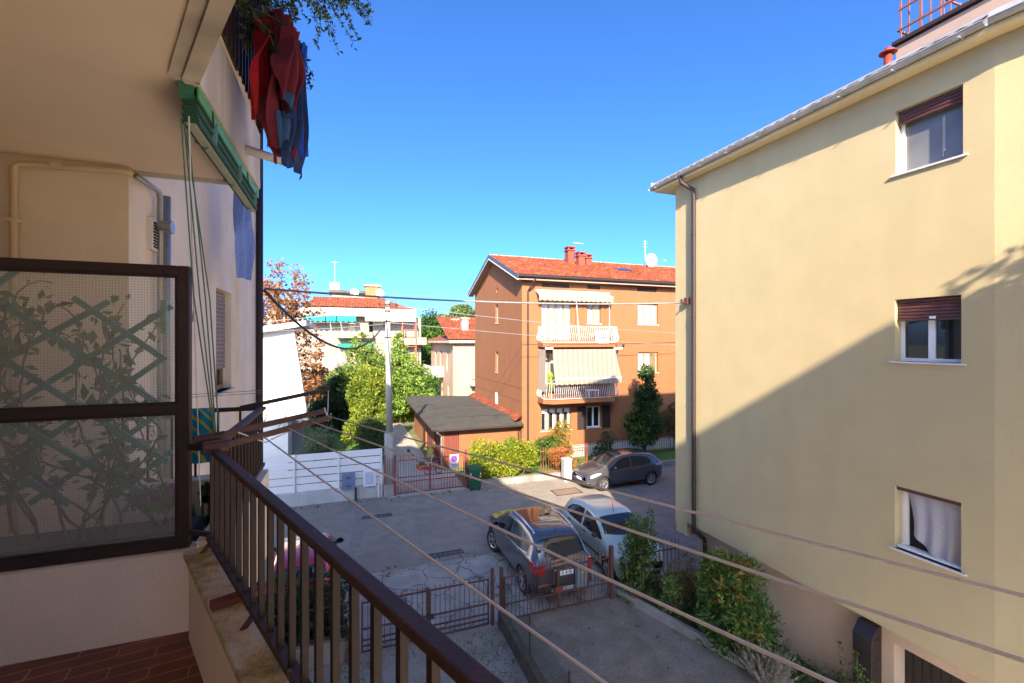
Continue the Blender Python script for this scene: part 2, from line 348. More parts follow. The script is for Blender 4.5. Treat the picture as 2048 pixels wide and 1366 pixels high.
# ------------------------------------------------------------------ the setting: ground, street, yards
def sheet(name, poly, z, m, thick=0):
    mb = MB(); mb.add([(x,y,z) for x,y in poly], [tuple(range(len(poly)))])
    return struct(mb.build(name, m))
M_ground = mat('earth', (.12,.13,.05), .95, .3, 1.5, .3, 30)
M_asph = mat('asphalt', (.26,.225,.185), .9, .10, .6, .35, 160, stain=.18)
N, L = nodes_of(M_asph); p = N['Principled BSDF']; src = p.inputs['Base Color'].links[0].from_socket; g = N.new('ShaderNodeNewGeometry')
n1 = N.new('ShaderNodeTexNoise'); n1.inputs['Scale'].default_value = 55; n1.inputs['Detail'].default_value = 3; L.new(g.outputs['Position'],n1.inputs['Vector']); r1 = ramp(N,[(.3,(.62,.62,.62)),(.7,(1.3,1.28,1.25))]); L.new(n1.outputs['Fac'],r1.inputs['Fac'])
n2 = N.new('ShaderNodeTexNoise'); n2.inputs['Scale'].default_value = 1.1; n2.inputs['Detail'].default_value = 9; n2.inputs['Roughness'].default_value = .7; L.new(g.outputs['Position'],n2.inputs['Vector']); r2 = ramp(N,[(.30,(.55,.55,.56)),(.40,(.92,.92,.92)),(.60,(1,1,1)),(.72,(1.2,1.18,1.14))]); L.new(n2.outputs['Fac'],r2.inputs['Fac'])
m1 = N.new('ShaderNodeMixRGB'); m1.blend_type = 'MULTIPLY'; m1.inputs[0].default_value = .8; L.new(src,m1.inputs[1]); L.new(r1.outputs[0],m1.inputs[2]); m2 = N.new('ShaderNodeMixRGB'); m2.blend_type = 'MULTIPLY'; m2.inputs[0].default_value = .8; L.new(m1.outputs[0],m2.inputs[1]); L.new(r2.outputs[0],m2.inputs[2]); L.new(m2.outputs[0],p.inputs['Base Color'])
M_patch = mat('asphalt_patch', (.20,.178,.15), .92, .12, 3, .4, 140)
M_drive = mat('exposed_aggregate', (.21,.18,.145), .95, .35, 45, .5, 90, stain=.3)
M_gravel = mat('pale_gravel', (.30,.27,.235), .95, .55, 60, .8, 90, stain=.2)
M_gdrive = mat('gravel_drive', (.38,.34,.29), .95, .25, 30, .5, 70, stain=.12)
M_lawn = mat('lawn_turf', (.07,.15,.012), .95, .3, 6, .6, 70)
M_soil = mat('garden_soil', (.06,.045,.03), .95, .4, 8, .6, 40)
M_paver = mat('pavement_stone', (.22,.205,.185), .9, .2, 3, .4, 70, stain=.2)
def crack_mat(name, col):
    m = mat(name, col, .92, .16, 1.4, .4, 90, stain=.22); N, L = nodes_of(m); p = N['Principled BSDF']
    src = p.inputs['Base Color'].links[0].from_socket
    g = N.new('ShaderNodeNewGeometry'); n = N.new('ShaderNodeTexNoise'); n.inputs['Scale'].default_value = 1.6; n.inputs['Detail'].default_value = 5
    L.new(g.outputs['Position'], n.inputs['Vector'])
    mv = N.new('ShaderNodeMixRGB'); mv.blend_type = 'ADD'; mv.inputs[0].default_value = .55; L.new(g.outputs['Position'], mv.inputs[1]); L.new(n.outputs['Color'], mv.inputs[2])
    v = N.new('ShaderNodeTexVoronoi'); v.feature = 'DISTANCE_TO_EDGE'; v.inputs['Scale'].default_value = 1.15; L.new(mv.outputs[0], v.inputs['Vector'])
    r = ramp(N, [(.006,(.25,.25,.22)),(.022,(1,1,1))]); L.new(v.outputs['Distance'], r.inputs['Fac'])
    mx = N.new('ShaderNodeMixRGB'); mx.blend_type = 'MULTIPLY'; mx.inputs[0].default_value = .9; L.new(src, mx.inputs[1]); L.new(r.outputs[0], mx.inputs[2])
    L.new(mx.outputs[0], p.inputs['Base Color']); return m
M_apron = crack_mat('cracked_concrete', (.34,.31,.27))
sheet('ground', [(-900,-300),(900,-300),(900,1500),(-900,1500)], 0, M_ground)
sheet('road', [(-90,13.5),(140,13.5),(140,20.09),(-90,20.09)], .006, M_asph)
sheet('apron', [(-30,10.15),(8.45,10.15),(8.45,13.5),(-30,13.5)], .010, M_apron)
sheet('pavement', [(8.45,10.6),(60,10.6),(60,13.5),(8.45,13.5)], .010, M_paver)
sheet('gravel_yard', [(-3.5,1.0),(3.33,1.0),(3.33,10.15),(-3.5,10.15)], .012, M_gravel)
sheet('driveway', [(3.5,-4),(9.5,-4),(9.5,0.5),(7.9,5.9),(6.62,10.15),(3.5,10.15)], .012, M_drive)
sheet('garden_bed', [(6.72,10.2),(9,10.2),(9,3.5),(8.35,5.0)], .13, M_soil)
sheet('gravel_drive', [(1.75,19.75),(5.1,19.75),(5.1,22.8),(4.3,23.5),(4.3,37.5),(1.0,37.5)], .012, M_gdrive)
sheet('lawn', [(-22,20.35),(1.6,20.35),(.9,37.5),(-3,47),(-22,47)], .014, M_lawn)
sheet('front_garden', [(5.35,20.05),(60,20.05),(60,23.1),(9.06,23.1),(5.35,22.8)], .03, M_lawn)
mb = MB(); mb.beam((6.62,10.1,.10),(8.25,4.95,.10),.12,.22); mb.beam((8.25,4.95,.10),(9.6,.6,.10),.12,.22)
struct(mb.build('bed_kerb', M_conc, bevel=.015))
mb = MB(); mb.box(5.75,9.6,19.75,20.02,0,.28); mb.box(9.6,60,19.75,19.98,0,.28)
struct(mb.build('kerb_wall', M_conc, bevel=.015))
for i, (px0, px1, py0, py1) in enumerate([(705,737,1018,1096)]):
    a = PG(712,1022); b = PG(735,1022); c = PG(722,1096); d = PG(697,1096)
    mb = MB(); mb.add([(p.x,p.y,.010) for p in (a,b,c,d)], [(0,1,2,3)]); mb.add([(p.x,p.y,.010) for p in (PG(690,1003),PG(757,996),PG(757,1018),PG(690,1022))], [(0,1,2,3)])
    struct(mb.build('asphalt_patch', M_patch))
def cover(px0, py0, px1, py1, label, w, d, m):
    c = (PG(px0,py0)+PG(px1,py1))/2; T = thing('manhole_cover', label, 'manhole cover', (c.x,c.y,.008), 'manhole covers in the street')
    mb = MB(); mb.box(c.x-w/2,c.x+w/2,c.y-d/2,c.y-d/2+.05,.008,.016); mb.box(c.x-w/2,c.x+w/2,c.y+d/2-.05,c.y+d/2,.008,.016)
    mb.box(c.x-w/2,c.x-w/2+.05,c.y-d/2+.05,c.y+d/2-.05,.008,.016); mb.box(c.x+w/2-.05,c.x+w/2,c.y-d/2+.05,c.y+d/2-.05,.008,.016); mb.build('frame', M_blackpl, T)
    mb = MB(); k = max(2,int(w/.16))
    for i in range(k):
        x0 = c.x-w/2+.06+i*(w-.12)/k; mb.box(x0,x0+(w-.12)/k-.02,c.y-d/2+.06,c.y+d/2-.06,.008,.014)
    mb.build('plate', m, T)
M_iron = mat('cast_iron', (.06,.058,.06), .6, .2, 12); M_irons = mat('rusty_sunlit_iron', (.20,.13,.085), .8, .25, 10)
cover(731,1036,776,1030,'narrow dark grate across the asphalt before the white fence',1.1,.3,M_iron)
cover(866,1112,917,1104,'narrow grate at the cracked edge of the asphalt',1.1,.3,M_iron)
cover(1103,984,1163,983,'broad rusty square cover in the sunlit asphalt',1.25,.75,M_irons)
cover(1112,1036,1142,1028,'square mesh cover between the two cars parked near us',.8,.6,M_irons)
# ------------------------------------------------------------------ our own building and its balconies
D2 = Vector((.387,-.922,0)); N2 = Vector((.922,.387,0)); R0 = Vector((-.616,2.583,0))
OB = thing('apartment_building', 'beige apartment building at the left whose balcony we look out from', 'building', (-3,3,0))
FZ = 5.19; CZ = 7.89
nw = (-1.6, 2.66)
P_end = R0+D2*9
mb = MB()
mb.wall((-1.5,4.13,0),(0,1,0),(-1,0,0),0,5.02,0,10.6,[(2.42,3.24,5.95,7.27)],.16)         # wing wall with its window
mb.wall((-4,4.13,0),(1,0,0),(0,1,0),0,2.5,0,10.6)                                          # return wall
mb.add([(-1.5,9.15,0),(-9,9.15,0),(-9,9.15,12),(-3,9.15,12),(-1.5,9.15,11.1)],[(0,1,2,3,4)])
mb.add([(-9,9.15,0),(-9,-5,0),(-9,-5,12),(-9,9.15,12)],[(0,1,2,3)])
q0 = Vector((-2.02,1.95,0)); q1 = q0+D2*7.5
mb.add([q0,q1,q1+Vector((0,0,10.6)),q0+Vector((0,0,10.6))],[(0,1,2,3)])
mb.add([(-3.2,2.6,0),(-3.2,4.13,0),(-3.2,4.13,10.6),(-3.2,2.6,10.6)],[(0,1,2,3)])
mb.add([(-3.2,2.6,0),q0,q0+Vector((0,0,10.6)),(-3.2,2.6,10.6)],[(0,1,2,3)])
mb.add([q1,(-9,-5,0),(-9,-5,10.6),q1+Vector((0,0,10.6))],[(0,1,2,3)])
mb.build('wall', M_beige, OB)
mb = MB(); mb.box(-1.54,-1.46,7.62,9.17,0,10.6); mb.build('pilaster', M_beige, OB)
# roof: wing gable plus the broad eave over the balconies
mb = MB()
mb.extr([(-.85,9.3,10.55),(-.85,9.3,10.75),(-3.0,9.3,12.2),(-9.3,9.3,12.2),(-9.3,9.3,10.55)],(0,-5.0,0))
mb.prism([(-.62,4.3),(.38,4.2),(1.3,0),(2.2,-2.2),(3.3,-5.2),(-9.3,-5.2),(-9.3,4.3)],10.55,10.8)
mb.build('roof', M_gbrown, OB)
# slabs
def slab(z0, z1, name, m, e=0.0):
    mb = MB(); mb.prism([(-.667-e,4.3-e),(-.672-e,2.62),(-.672-e+.387*8,2.62-.922*8),(-.5,-5),(-5,2),(-3.4,4.12),(-1.505,4.12),(-1.505,4.3-e)],z0,z1); return mb.build(name, m, OB)
slab(CZ,CZ+.2,'ceiling',M_ceil,.01)
slab(FZ-.22,FZ-.002,'balcony_slab',M_fascia,-.05)
mb = MB(); mb.prism([(-.69,2.62),(-.69+.387*8,2.62-.922*8),(-3,-6),(-3.1,2.6)],FZ-.002,FZ+.002); mb.build('floor_tiles', M_tile, OB)
# upper parapet with its drip edge
mb = MB(); t = .12
for (p,q) in (((-.667,4.31),(-.672,2.62)),((-.672,2.62),(-.672+.387*9,2.62-.922*9))):
    p = Vector((*p,0)); q = Vector((*q,0)); n = (q-p).normalized().cross(Vector((0,0,1)))*-1
    n = Vector((-(q-p).y,(q-p).x,0)).normalized(); n = n if n.x < 0 or n.y < -.2 else -n
    if n.x > 0: n = -n
    mb.extr([p+Vector((0,0,CZ-.0)),q+Vector((0,0,CZ)),q+n*t+Vector((0,0,CZ)),p+n*t+Vector((0,0,CZ))],(0,0,.44))
mb.box(-1.505,-.79,4.20,4.315,CZ-.005,8.33)
mb.build('upper_parapet', M_fascia, OB)
mb = MB()
for (p,q) in (((-.70,4.28),(-.705,2.62)),((-.705,2.62),(-.705+.387*9,2.62-.922*9))):
    mb.beam((*p,CZ-.012),(*q,CZ-.012),.07,.025); 
mb.beam((-.76,4.25,CZ-.006),(-.765,2.6,CZ-.006),.05,.012); mb.beam((-.765,2.6,CZ-.006),(-.765+.387*9,2.6-.922*9,CZ-.006),.05,.012)
mb.build('drip_moulding', M_fascia, OB)
# own parapet with mossy coping
m = bpy.data.materials.new('mossy_coping'); m.use_nodes = True; N, L = nodes_of(m); p = N['Principled BSDF']; p.inputs['Roughness'].default_value = .95
g = N.new('ShaderNodeNewGeometry'); n1 = N.new('ShaderNodeTexNoise'); n1.inputs['Scale'].default_value = 5.5; n1.inputs['Detail'].default_value = 9; n1.inputs['Roughness'].default_value = .7
L.new(g.outputs['Position'], n1.inputs['Vector']); r = ramp(N, [(.34,(.16,.13,.04)),(.44,(.34,.25,.08)),(.53,(.50,.40,.24)),(.62,(.60,.53,.44)),(.72,(.28,.22,.11))]); L.new(n1.outputs['Fac'], r.inputs['Fac']); L.new(r.outputs[0], p.inputs['Base Color'])
b = N.new('ShaderNodeBump'); b.inputs['Strength'].default_value = .9; b.inputs['Distance'].default_value = .012; n2 = N.new('ShaderNodeTexNoise'); n2.inputs['Scale'].default_value = 70; n2.inputs['Detail'].default_value = 6
L.new(g.outputs['Position'], n2.inputs['Vector']); L.new(n2.outputs['Fac'], b.inputs['Height']); L.new(b.outputs[0], p.inputs['Normal']); M_coping = m
PZ = 5.60
mb = MB(); a = R0+N2*.03; c = a+D2*8; i_ = R0-N2*.085; j_ = i_+D2*8
mb.extr([a+Vector((0,0,FZ-.22)),c+Vector((0,0,FZ-.22)),j_+Vector((0,0,FZ-.22)),i_+Vector((0,0,FZ-.22))],(0,0,PZ-.03-FZ+.22))
mb.box(-2.3,-.69,2.62,2.74,FZ,PZ-.02)
mb.build('parapet', M_beige, OB)
mb = MB(); a = R0+N2*.045+D2*-.06; c = a+D2*8; i_ = R0-N2*.105+D2*-.02; j_ = i_+D2*8
mb.extr([a+Vector((0,0,PZ-.028)),c+Vector((0,0,PZ-.028)),j_+Vector((0,0,PZ-.028)),i_+Vector((0,0,PZ-.028))],(0,0,.03))
mb.build('coping', M_coping, OB, bevel=.006)
mb = MB(); mb.box(-.70,-.56,2.68,4.0,4.97,PZ); mb.box(-1.49,-.70,3.86,4.0,4.97,PZ); mb.build('parapet', M_fascia, OB)
# wing window
def window(T, O, U, N, u0, u1, z0, z1, rec, nleaf=2, fm=None, gm=None, sill=True, fw=.06, sillm=None, name='window', extra_sill=.06, rails=()):
    O = Vector(O); U = Vector(U); N = Vector(N); Z = Vector((0,0,1)); C = lambda u,z,d: O+U*u+Z*z+N*d
    fm = fm or M_pvc; gm = gm or M_glass; mb = MB()
    def bar(ua,ub,za,zb,d=rec,dd=.03): mb.obox(C((ua+ub)/2,(za+zb)/2,d+dd), U*(ub-ua)/2, N*dd, Z*(zb-za)/2)
    bar(u0+.003,u0+fw,z0+.003,z1-.003); bar(u1-fw,u1-.003,z0+.003,z1-.003); bar(u0+fw,u1-fw,z0+.003,z0+fw); bar(u0+fw,u1-fw,z1-fw,z1-.003)
    for i in range(1,nleaf):
        u = u0+(u1-u0)*i/nleaf; bar(u-fw*.75,u+fw*.75,z0+fw,z1-fw,rec-.006,.036)
    for zr in rails: bar(u0+fw,u1-fw,zr-fw*.4,zr+fw*.4)
    w = mb.build(name, fm, T)
    mb = MB(); mb.obox(C((u0+u1)/2,(z0+z1)/2,rec+.034), U*(u1-u0-.03)/2, N*.004, Z*(z1-z0-.03)/2); sub(mb,'pane',gm,w,T)
    if sill:
        mb = MB(); mb.obox(C((u0+u1)/2,z0-.013,rec/2-.018), U*((u1-u0)/2+extra_sill), N*(rec/2+.018), Z*.013); sub(mb,'sill',sillm or M_white_sh,w,T)
    return w
def shutter(T, w, O, U, N, u0, u1, z0, z1, d, m, name='shutter'):
    O = Vector(O); U = Vector(U); N = Vector(N); Z = Vector((0,0,1)); mb = MB(); n = max(2,int(round((z1-z0)/.055))); h = (z1-z0)/n
    for i in range(n):
        z = z0+i*h; pr = [(0,0),(.012,h*.25),(.014,h*.6),(.002,h*.98)]
        rows = [[O+U*u+Z*(z+dz)+N*(d-dx) for u in (u0,u1)] for dx,dz in pr]; mb.grid(rows)
    return sub(mb,name,m,w,T)
Ow = (-1.5,4.13,0); w = window(OB,Ow,(0,1,0),(-1,0,0),2.42,3.24,5.95,7.27,.10,1,M_oframe,M_glass,sillm=M_white_sh,extra_sill=.10)
shutter(OB,w,Ow,(0,1,0),(-1,0,0),2.44,3.22,6.23,7.25,.085,M_shut2)
# upper wing window glimpsed behind the divider top
# pipes and vent
def pipe(name, label, pts, r, m, n=10, T=OB):
    mb = MB(); mb.tube(pts, r, n); return mb.build(name, m, T, smooth=True)
y = 4.13-.045
p1 = PY(27,500,y); p2 = PY(25,325,y); p3 = PY(255,342,y)
o = pipe('gas_pipe','',[(p1.x,y,5.3),(p1.x,y,p2.z-.03),(p1.x+.03,y,p2.z),(p3.x-.02,y,p3.z-.005),(-1.46,4.10,p3.z-.015)],.022,mat('cream_pipe',(.60,.46,.30),.5,.06,5))
for (px,py) in ((115,330),(25,440)):
    c = PY(px,py,y); MB().box(c.x-.03,c.x+.03,y-.026,y+.04,c.z-.012,c.z+.012).build('pipe_clip', M_soffit, OB)
pg = PX(320,390,-1.45); pipe('grey_pipe','',[(-1.45,4.12,p3.z-.02),(-1.45,pg.y-.03,pg.z+.02),(-1.45,pg.y,pg.z-.03),(-1.45,pg.y,5.0)],.022,M_galv)
pg2 = PX(327,380,-1.46); pipe('grey_pipe','',[(-1.455,pg2.y+.06,7.86),(-1.455,pg2.y+.06,5.0)],.03,M_galv)
c = PX(301,470,-1.5); mb = MB(); mb.box(-1.5,-1.46,c.y-.085,c.y+.085,c.z-.13,c.z+.13); vt = mb.build('vent', M_white, OB)
mb = MB()
for i in range(9): mb.box(-1.475,-1.452,c.y-.062,c.y+.062,c.z-.108+i*.024,c.z-.094+i*.024)
sub(mb,'grille',M_brown2,vt,OB)
mb = MB(); mb.tube([(-1.47,c.y+.03,c.z+.09),(-1.36,c.y+.03,c.z+.08)],.04,10); mb.tube([(-1.37,c.y+.03,c.z+.08),(-1.355,c.y+.03,c.z+.08)],.055,12); sub(mb,'flue',M_galv,vt,OB)
pipe('downpipe','',[(-1.40,8.98,0),(-1.40,8.98,10.5)],.055,M_brown2)
mb = MB(); mb.box(-1.46,-1.36,9.16,9.24,7.0,7.3); mb.build('junction_box', M_galv, OB)
pipe('drain_spout','',[(-.68,3.72,7.98),(-.42,3.86,7.97)],.032,M_white)
# railing
def rail_run(T, A, D, L, z0, z1, n_bal, sp, hand_w, bal, first=.05, Nn=None, hm=None):
    A = Vector(A); D = Vector(D).normalized()
    mb = MB(); mb.beam(A+D*-.02+Vector((0,0,z1)),A+D*L+Vector((0,0,z1)),hand_w,.024); mb.build('handrail', hm or M_brownw, T, bevel=.004)
    mb = MB(); mb.beam(A+Vector((0,0,z0)),A+D*L+Vector((0,0,z0)),.035,.022); mb.build('bottom_rail', M_brownw, T)
    mb = MB(); p = A+D*first; mb.beam(p+Vector((0,0,z0+.011)),p+Vector((0,0,z1-.0175)),bal,bal,up=D); b0 = mb.build('baluster', M_brown, T)
    for i in range(1,n_bal):
        b = b0.copy(); COL.objects.link(b); b.parent = T; b.location = D*(sp*i)
M_brownw = mat('flaking_brown_paint', (.060,.027,.015), .7, .2, 10, .15, 90); N, L = nodes_of(M_brownw); p = N['Principled BSDF']
src = p.inputs['Base Color'].links[0].from_socket; g = N.new('ShaderNodeNewGeometry'); n1 = N.new('ShaderNodeTexNoise'); n1.inputs['Scale'].default_value = 11; n1.inputs['Detail'].default_value = 10; n1.inputs['Roughness'].default_value = .75
L.new(g.outputs['Position'], n1.inputs['Vector']); r = ramp(N, [(.625,(0,0,0)),(.645,(1,1,1))]); L.new(n1.outputs['Fac'], r.inputs['Fac'])
mx = N.new('ShaderNodeMixRGB'); mx.inputs[2].default_value = (.22,.20,.20,1); L.new(r.outputs[0], mx.inputs[0]); L.new(src, mx.inputs[1]); L.new(mx.outputs[0], p.inputs['Base Color'])
RZ = 6.085
T = thing('balcony_railing', 'long brown railing of upright bars with flaking flat handrail on our own balcony', 'railing', (R0.x,R0.y,PZ), 'balcony railings')
rail_run(T, R0, D2, 3.6, 5.65, RZ, 34, .106, .037, .0175)
for s in (.05,.83,1.9,2.9):
    mb = MB(); q = R0+D2*s; mb.tube([q+Vector((0,0,5.65)),q+Vector((-.02,0,5.62)),q-N2*.05+Vector((0,0,5.59))],.011,6); mb.build('foot', M_rust, T)
MB().beam((-.72,2.66,6.08),(-.6,2.6,6.08),.03,.03).build('tie_bar', M_brown, T); MB().beam((-.72,2.66,5.66),(-.6,2.6,5.65),.02,.02).build('tie_bar', M_brown, T)
T = thing('balcony_railing', 'shorter brown railing round the neighbouring balcony past the glass screen', 'railing', (-.6,3.9,PZ), 'balcony railings')
rail_run(T, (-.6,2.64,0), (0,1,0), 1.34, 5.65, RZ, 13, .10, .05, .02, hm=M_brown)
A = Vector((-.62,3.97,0)); mb = MB(); mb.beam(A+Vector((0,0,RZ)),(-1.5,3.97,RZ),.03,.03); mb.build('side_rail', M_brown, T)
mb = MB(); mb.beam((-.75,3.97,PZ),(-.75,3.97,RZ-.015),.014,.014); b0 = mb.build('baluster', M_brown, T)
for i in range(1,6):
    b = b0.copy(); COL.objects.link(b); b.parent = T; b.location = (-.145*i,0,0)
# a painted board lying under the bottom rail
q = R0+D2*.62; T = tag(MB().obox(q+Vector((0,0,5.617)),N2*.10,D2*.024,Vector((0,0,.012))).build('wood_offcut', mat('red_board',(.16,.035,.02),.7,.3,18)), 'short mossy reddish board lying across the coping under the railing','board')
# glass screen
m = bpy.data.materials.new('wired_glass'); m.use_nodes = True; N, L = nodes_of(m); N.remove(N['Principled BSDF'])
g = N.new('ShaderNodeNewGeometry'); sp = N.new('ShaderNodeSeparateXYZ'); L.new(g.outputs['Position'], sp.inputs[0])
def line_mask(sock):
    d = N.new('ShaderNodeMath'); d.operation = 'DIVIDE'; d.inputs[1].default_value = .0125; L.new(sock, d.inputs[0])
    f = N.new('ShaderNodeMath'); f.operation = 'FRACT'; L.new(d.outputs[0], f.inputs[0])
    c = N.new('ShaderNodeMath'); c.operation = 'LESS_THAN'; c.inputs[1].default_value = .10; L.new(f.outputs[0], c.inputs[0]); return c.outputs[0]
mxl = N.new('ShaderNodeMath'); mxl.operation = 'MAXIMUM'; L.new(line_mask(sp.outputs[0]), mxl.inputs[0]); L.new(line_mask(sp.outputs[2]), mxl.inputs[1])
tr = N.new('ShaderNodeBsdfTransparent'); tr.inputs[0].default_value = (.97,.99,.97,1); df = N.new('ShaderNodeBsdfDiffuse'); df.inputs[0].default_value = (.80,.80,.74,1); gl = N.new('ShaderNodeBsdfGlossy'); gl.inputs['Roughness'].default_value = .12
wi = N.new('ShaderNodeBsdfDiffuse'); wi.inputs[0].default_value = (.10,.10,.09,1)
m1 = N.new('ShaderNodeMixShader'); m1.inputs[0].default_value = .14; L.new(tr.outputs[0], m1.inputs[1]); L.new(df.outputs[0], m1.inputs[2])
fr = N.new('ShaderNodeLayerWeight'); fr.inputs['Blend'].default_value = .25; m2 = N.new('ShaderNodeMixShader'); L.new(fr.outputs['Fresnel'], m2.inputs[0]); L.new(m1.outputs[0], m2.inputs[1]); L.new(gl.outputs[0], m2.inputs[2])
nn = N.new('ShaderNodeTexNoise'); nn.inputs['Scale'].default_value = 35; L.new(g.outputs['Position'], nn.inputs['Vector']); bb = N.new('ShaderNodeBump'); bb.inputs['Strength'].default_value = .25; L.new(nn.outputs['Fac'], bb.inputs['Height']); L.new(bb.outputs[0], gl.inputs['Normal'])
hl = N.new('ShaderNodeMath'); hl.operation = 'MULTIPLY'; hl.inputs[1].default_value = .25; L.new(mxl.outputs[0], hl.inputs[0])
m3 = N.new('ShaderNodeMixShader'); L.new(hl.outputs[0], m3.inputs[0]); L.new(m2.outputs[0], m3.inputs[1]); L.new(wi.outputs[0], m3.inputs[2]); L.new(m3.outputs[0], N['Material Output'].inputs[0]); M_wglass = m
T = thing('glass_screen', 'wired glass privacy screen in a dark brown steel frame between the two balconies', 'screen', (-1.4,2.68,PZ))
ys0, ys1 = 2.655, 2.705; xr0, xr1 = -.772, -.722; xl = -2.25
mb = MB(); mb.box(xr0,xr1,ys0,ys1,5.585,6.972); mb.box(xl,xr0,ys0,ys1,6.925,6.972); mb.box(xl,xr0,ys0,ys1,6.25,6.293); mb.box(xl,xr0,ys0,ys1,5.585,5.63); mb.box(xl-.05,xl,ys0,ys1,5.585,6.972)
mb.build('frame', M_brown, T, bevel=.004)
for z0,z1 in ((6.293,6.925),(5.63,6.25)):
    mb = MB(); mb.box(xl,xr0,2.678,2.684,z0,z1); mb.build('glass_pane', M_wglass, T)
    mb = MB(); mb.box(xl,xr0,2.664,2.676,z0,z0+.012); mb.box(xl,xr0,2.664,2.676,z1-.012,z1); mb.box(xr0-.012,xr0,2.664,2.676,z0+.012,z1-.012); mb.build('glazing_bead', M_brown2, T)
# lattice and climbers behind the glass
yl = 2.98
T = thing('trellis', 'green diamond trellis standing behind the wired glass screen', 'trellis', (-1.4,yl,5.62))
strips = [((30,920),(330,713)),((-40,848),(342,612)),((-30,735),(215,603)),((56,1009),(330,818)),((218,996),(341,903)),((150,596),(328,716)),((20,615),(322,808)),((0,712),(337,922)),((-20,815),(293,989)),((-20,918),(142,1006)),((-60,600),(30,540)),((-80,1060),(60,960))]
for i,(a,b) in enumerate(strips):
    p = PY(*a,yl); q = PY(*b,yl+.002*(i%2)); dy = .016*(1 if a[1] > b[1] else -1)
    mb = MB(); mb.beam(p+Vector((0,dy,0)),q+Vector((0,dy,0)),.028,.016,up=(0,1,0)); mb.build('lattice_strip', M_gpaint, T)
mb = MB(); p = PY(329,608,yl); mb.box(p.x-.012,p.x+.012,yl-.02,yl+.02,p.z-.16,p.z+.02); mb.build('peg', M_gpaint, T)
T = thing('planter_box', 'low dark trough of soil behind the glass screen', 'planter', (-1.3,3.05,5.19))
mb = MB(); mb.box(-2.0,-.80,2.90,3.2,FZ,5.56); mb.build('trough', M_concd, T); mb = MB(); mb.box(-1.97,-.83,2.93,3.16,5.56,5.575); mb.build('soil', M_soil, T)
def vine(label, roots, seed, nst, reach, spread):
    T = thing('climbing_plant', label, 'climbing plant', (roots[0][0],3.02,5.67), 'climbers on the trellis'); r = random.Random(seed); mb = MB(); pts = []; al = []
    for s in range(nst):
        x, zt = roots[s%len(roots)]; p = Vector((x+r.uniform(-.05,.05),3.02+r.uniform(-.05,.05),5.57)); path = [p.copy()]; d = Vector((r.uniform(-.35,.35),0,1)).normalized()
        L = r.uniform(*reach)
        for k in range(int(L/.06)):
            d = (d+Vector((r.uniform(-.42,.42)*spread,r.uniform(-.12,.12),r.uniform(-.25,.30)))).normalized()
            if p.z > zt: d = (d+Vector((0,0,-.5))).normalized()
            if p.y < 2.90: d.y = abs(d.y)
            if p.y > 3.2: d.y = -abs(d.y)
            if p.x > -.93: d.x = -abs(d.x)
            p = p+d*.06; path.append(p.copy())
            if k > 3:
                for _ in range(r.choice((1,2,2,3,4))): pts.append(p+Vector((r.uniform(-.05,.05),r.uniform(-.04,.04),r.uniform(-.05,.05))))
        mb.tube(path,[.006*(1-.7*i/len(path))+.0012 for i in range(len(path))],5)
    mb.build('stem', M_stem, T, smooth=True); leaves('foliage', [tuple(p) for p in pts], .068, LM_vine, T, droop=.2, aspect=.5, seed=seed); return T
vine('bushy dark climber covering the upper left of the trellis',[(-1.75,6.78),(-1.5,6.75),(-1.3,6.72),(-1.15,6.7)],11,10,(1.1,1.9),.9)
vine('thin bare stemmed climber beside the post of the glass screen',[(-1.0,6.85),(-.95,6.75)],23,4,(1.0,1.6),.6)
vine('sparse low climber in the middle of the trough',[(-1.28,6.2)],31,4,(.5,.9),.7)
T = thing('flowering_plant','low plant with small purple flowers at the right end of the trough','plant',(-.95,3.05,5.67))
P, d, _ = lumpy([(-.98,3.02,5.74,.13,.08,.07)],240,3); leaves('foliage',P,.045,LM_vine,T,outward=d,seed=3)
P, d, _ = lumpy([(-.95,2.98,5.78,.12,.06,.04)],60,4); leaves('flower',P,.03,leafmat('purple_petals',G3((.20,.02,.14),(.35,.04,.25),(.45,.10,.35))),T,outward=d,seed=4)
# green outdoor blind under the slab edge
T = thing('roller_blind','green slatted outdoor blind rolled up and roped under the slab edge','blind',(-.80,3.4,CZ))
y0, y1 = 2.60, 4.33
mb = MB(); mb.box(-.690,-.682,y0+.06,y1,CZ-.085,CZ-.02); mb.build('mounting_strip', M_greenlite, T)
mb = MB()
for i in range(9):
    z = CZ-.035-i*.0175; x0 = -.768+.010*(i%2); mb.box(x0,-.700+.005*(i%3),y0+.1,y1-.01,z-.0155,z)
mb.build('slat_stack', M_greenpvc, T)
mb = MB(); mb.box(-.748,-.706,y0+.1,y1,CZ-.203,CZ-.193); mb.build('bottom_bar', mat('grey_green_bar',(.36,.38,.28),.6,.1,8), T)
mb = MB(); mb.add([(-.765,y0+.05,CZ-.005),(-.70,y0+.05,CZ-.005),(-.70,y0+.1,CZ-.005),(-.765,y0+.1,CZ-.005),(-.765,y0+.05,CZ-.08),(-.70,y0+.05,CZ-.065),(-.70,y0+.1,CZ-.065),(-.765,y0+.1,CZ-.08)],[(0,1,5,4),(3,2,6,7),(0,4,7,3),(4,5,6,7)]); mb.build('end_bracket', M_gpaint, T)
for yy in (2.98,3.62,4.2):
    mb = MB(); mb.tube([(-.684,yy,CZ-.06),(-.690,yy+.01,CZ-.15),(-.73,yy,CZ-.214),(-.780,yy,CZ-.18),(-.782,yy,CZ-.08)],.005,5)
    for k in range(14): mb.obox((-.684-.0004*k,yy+.006*math.sin(k*2.1),CZ-.07-.008*k),(.009,.006,0),(0,.010,.004),(0,0,.006))
    mb.build('rope_tie', mat('teal_rope_%d'%int(yy*10),(.10,.24,.22),.8,.3,60), T)
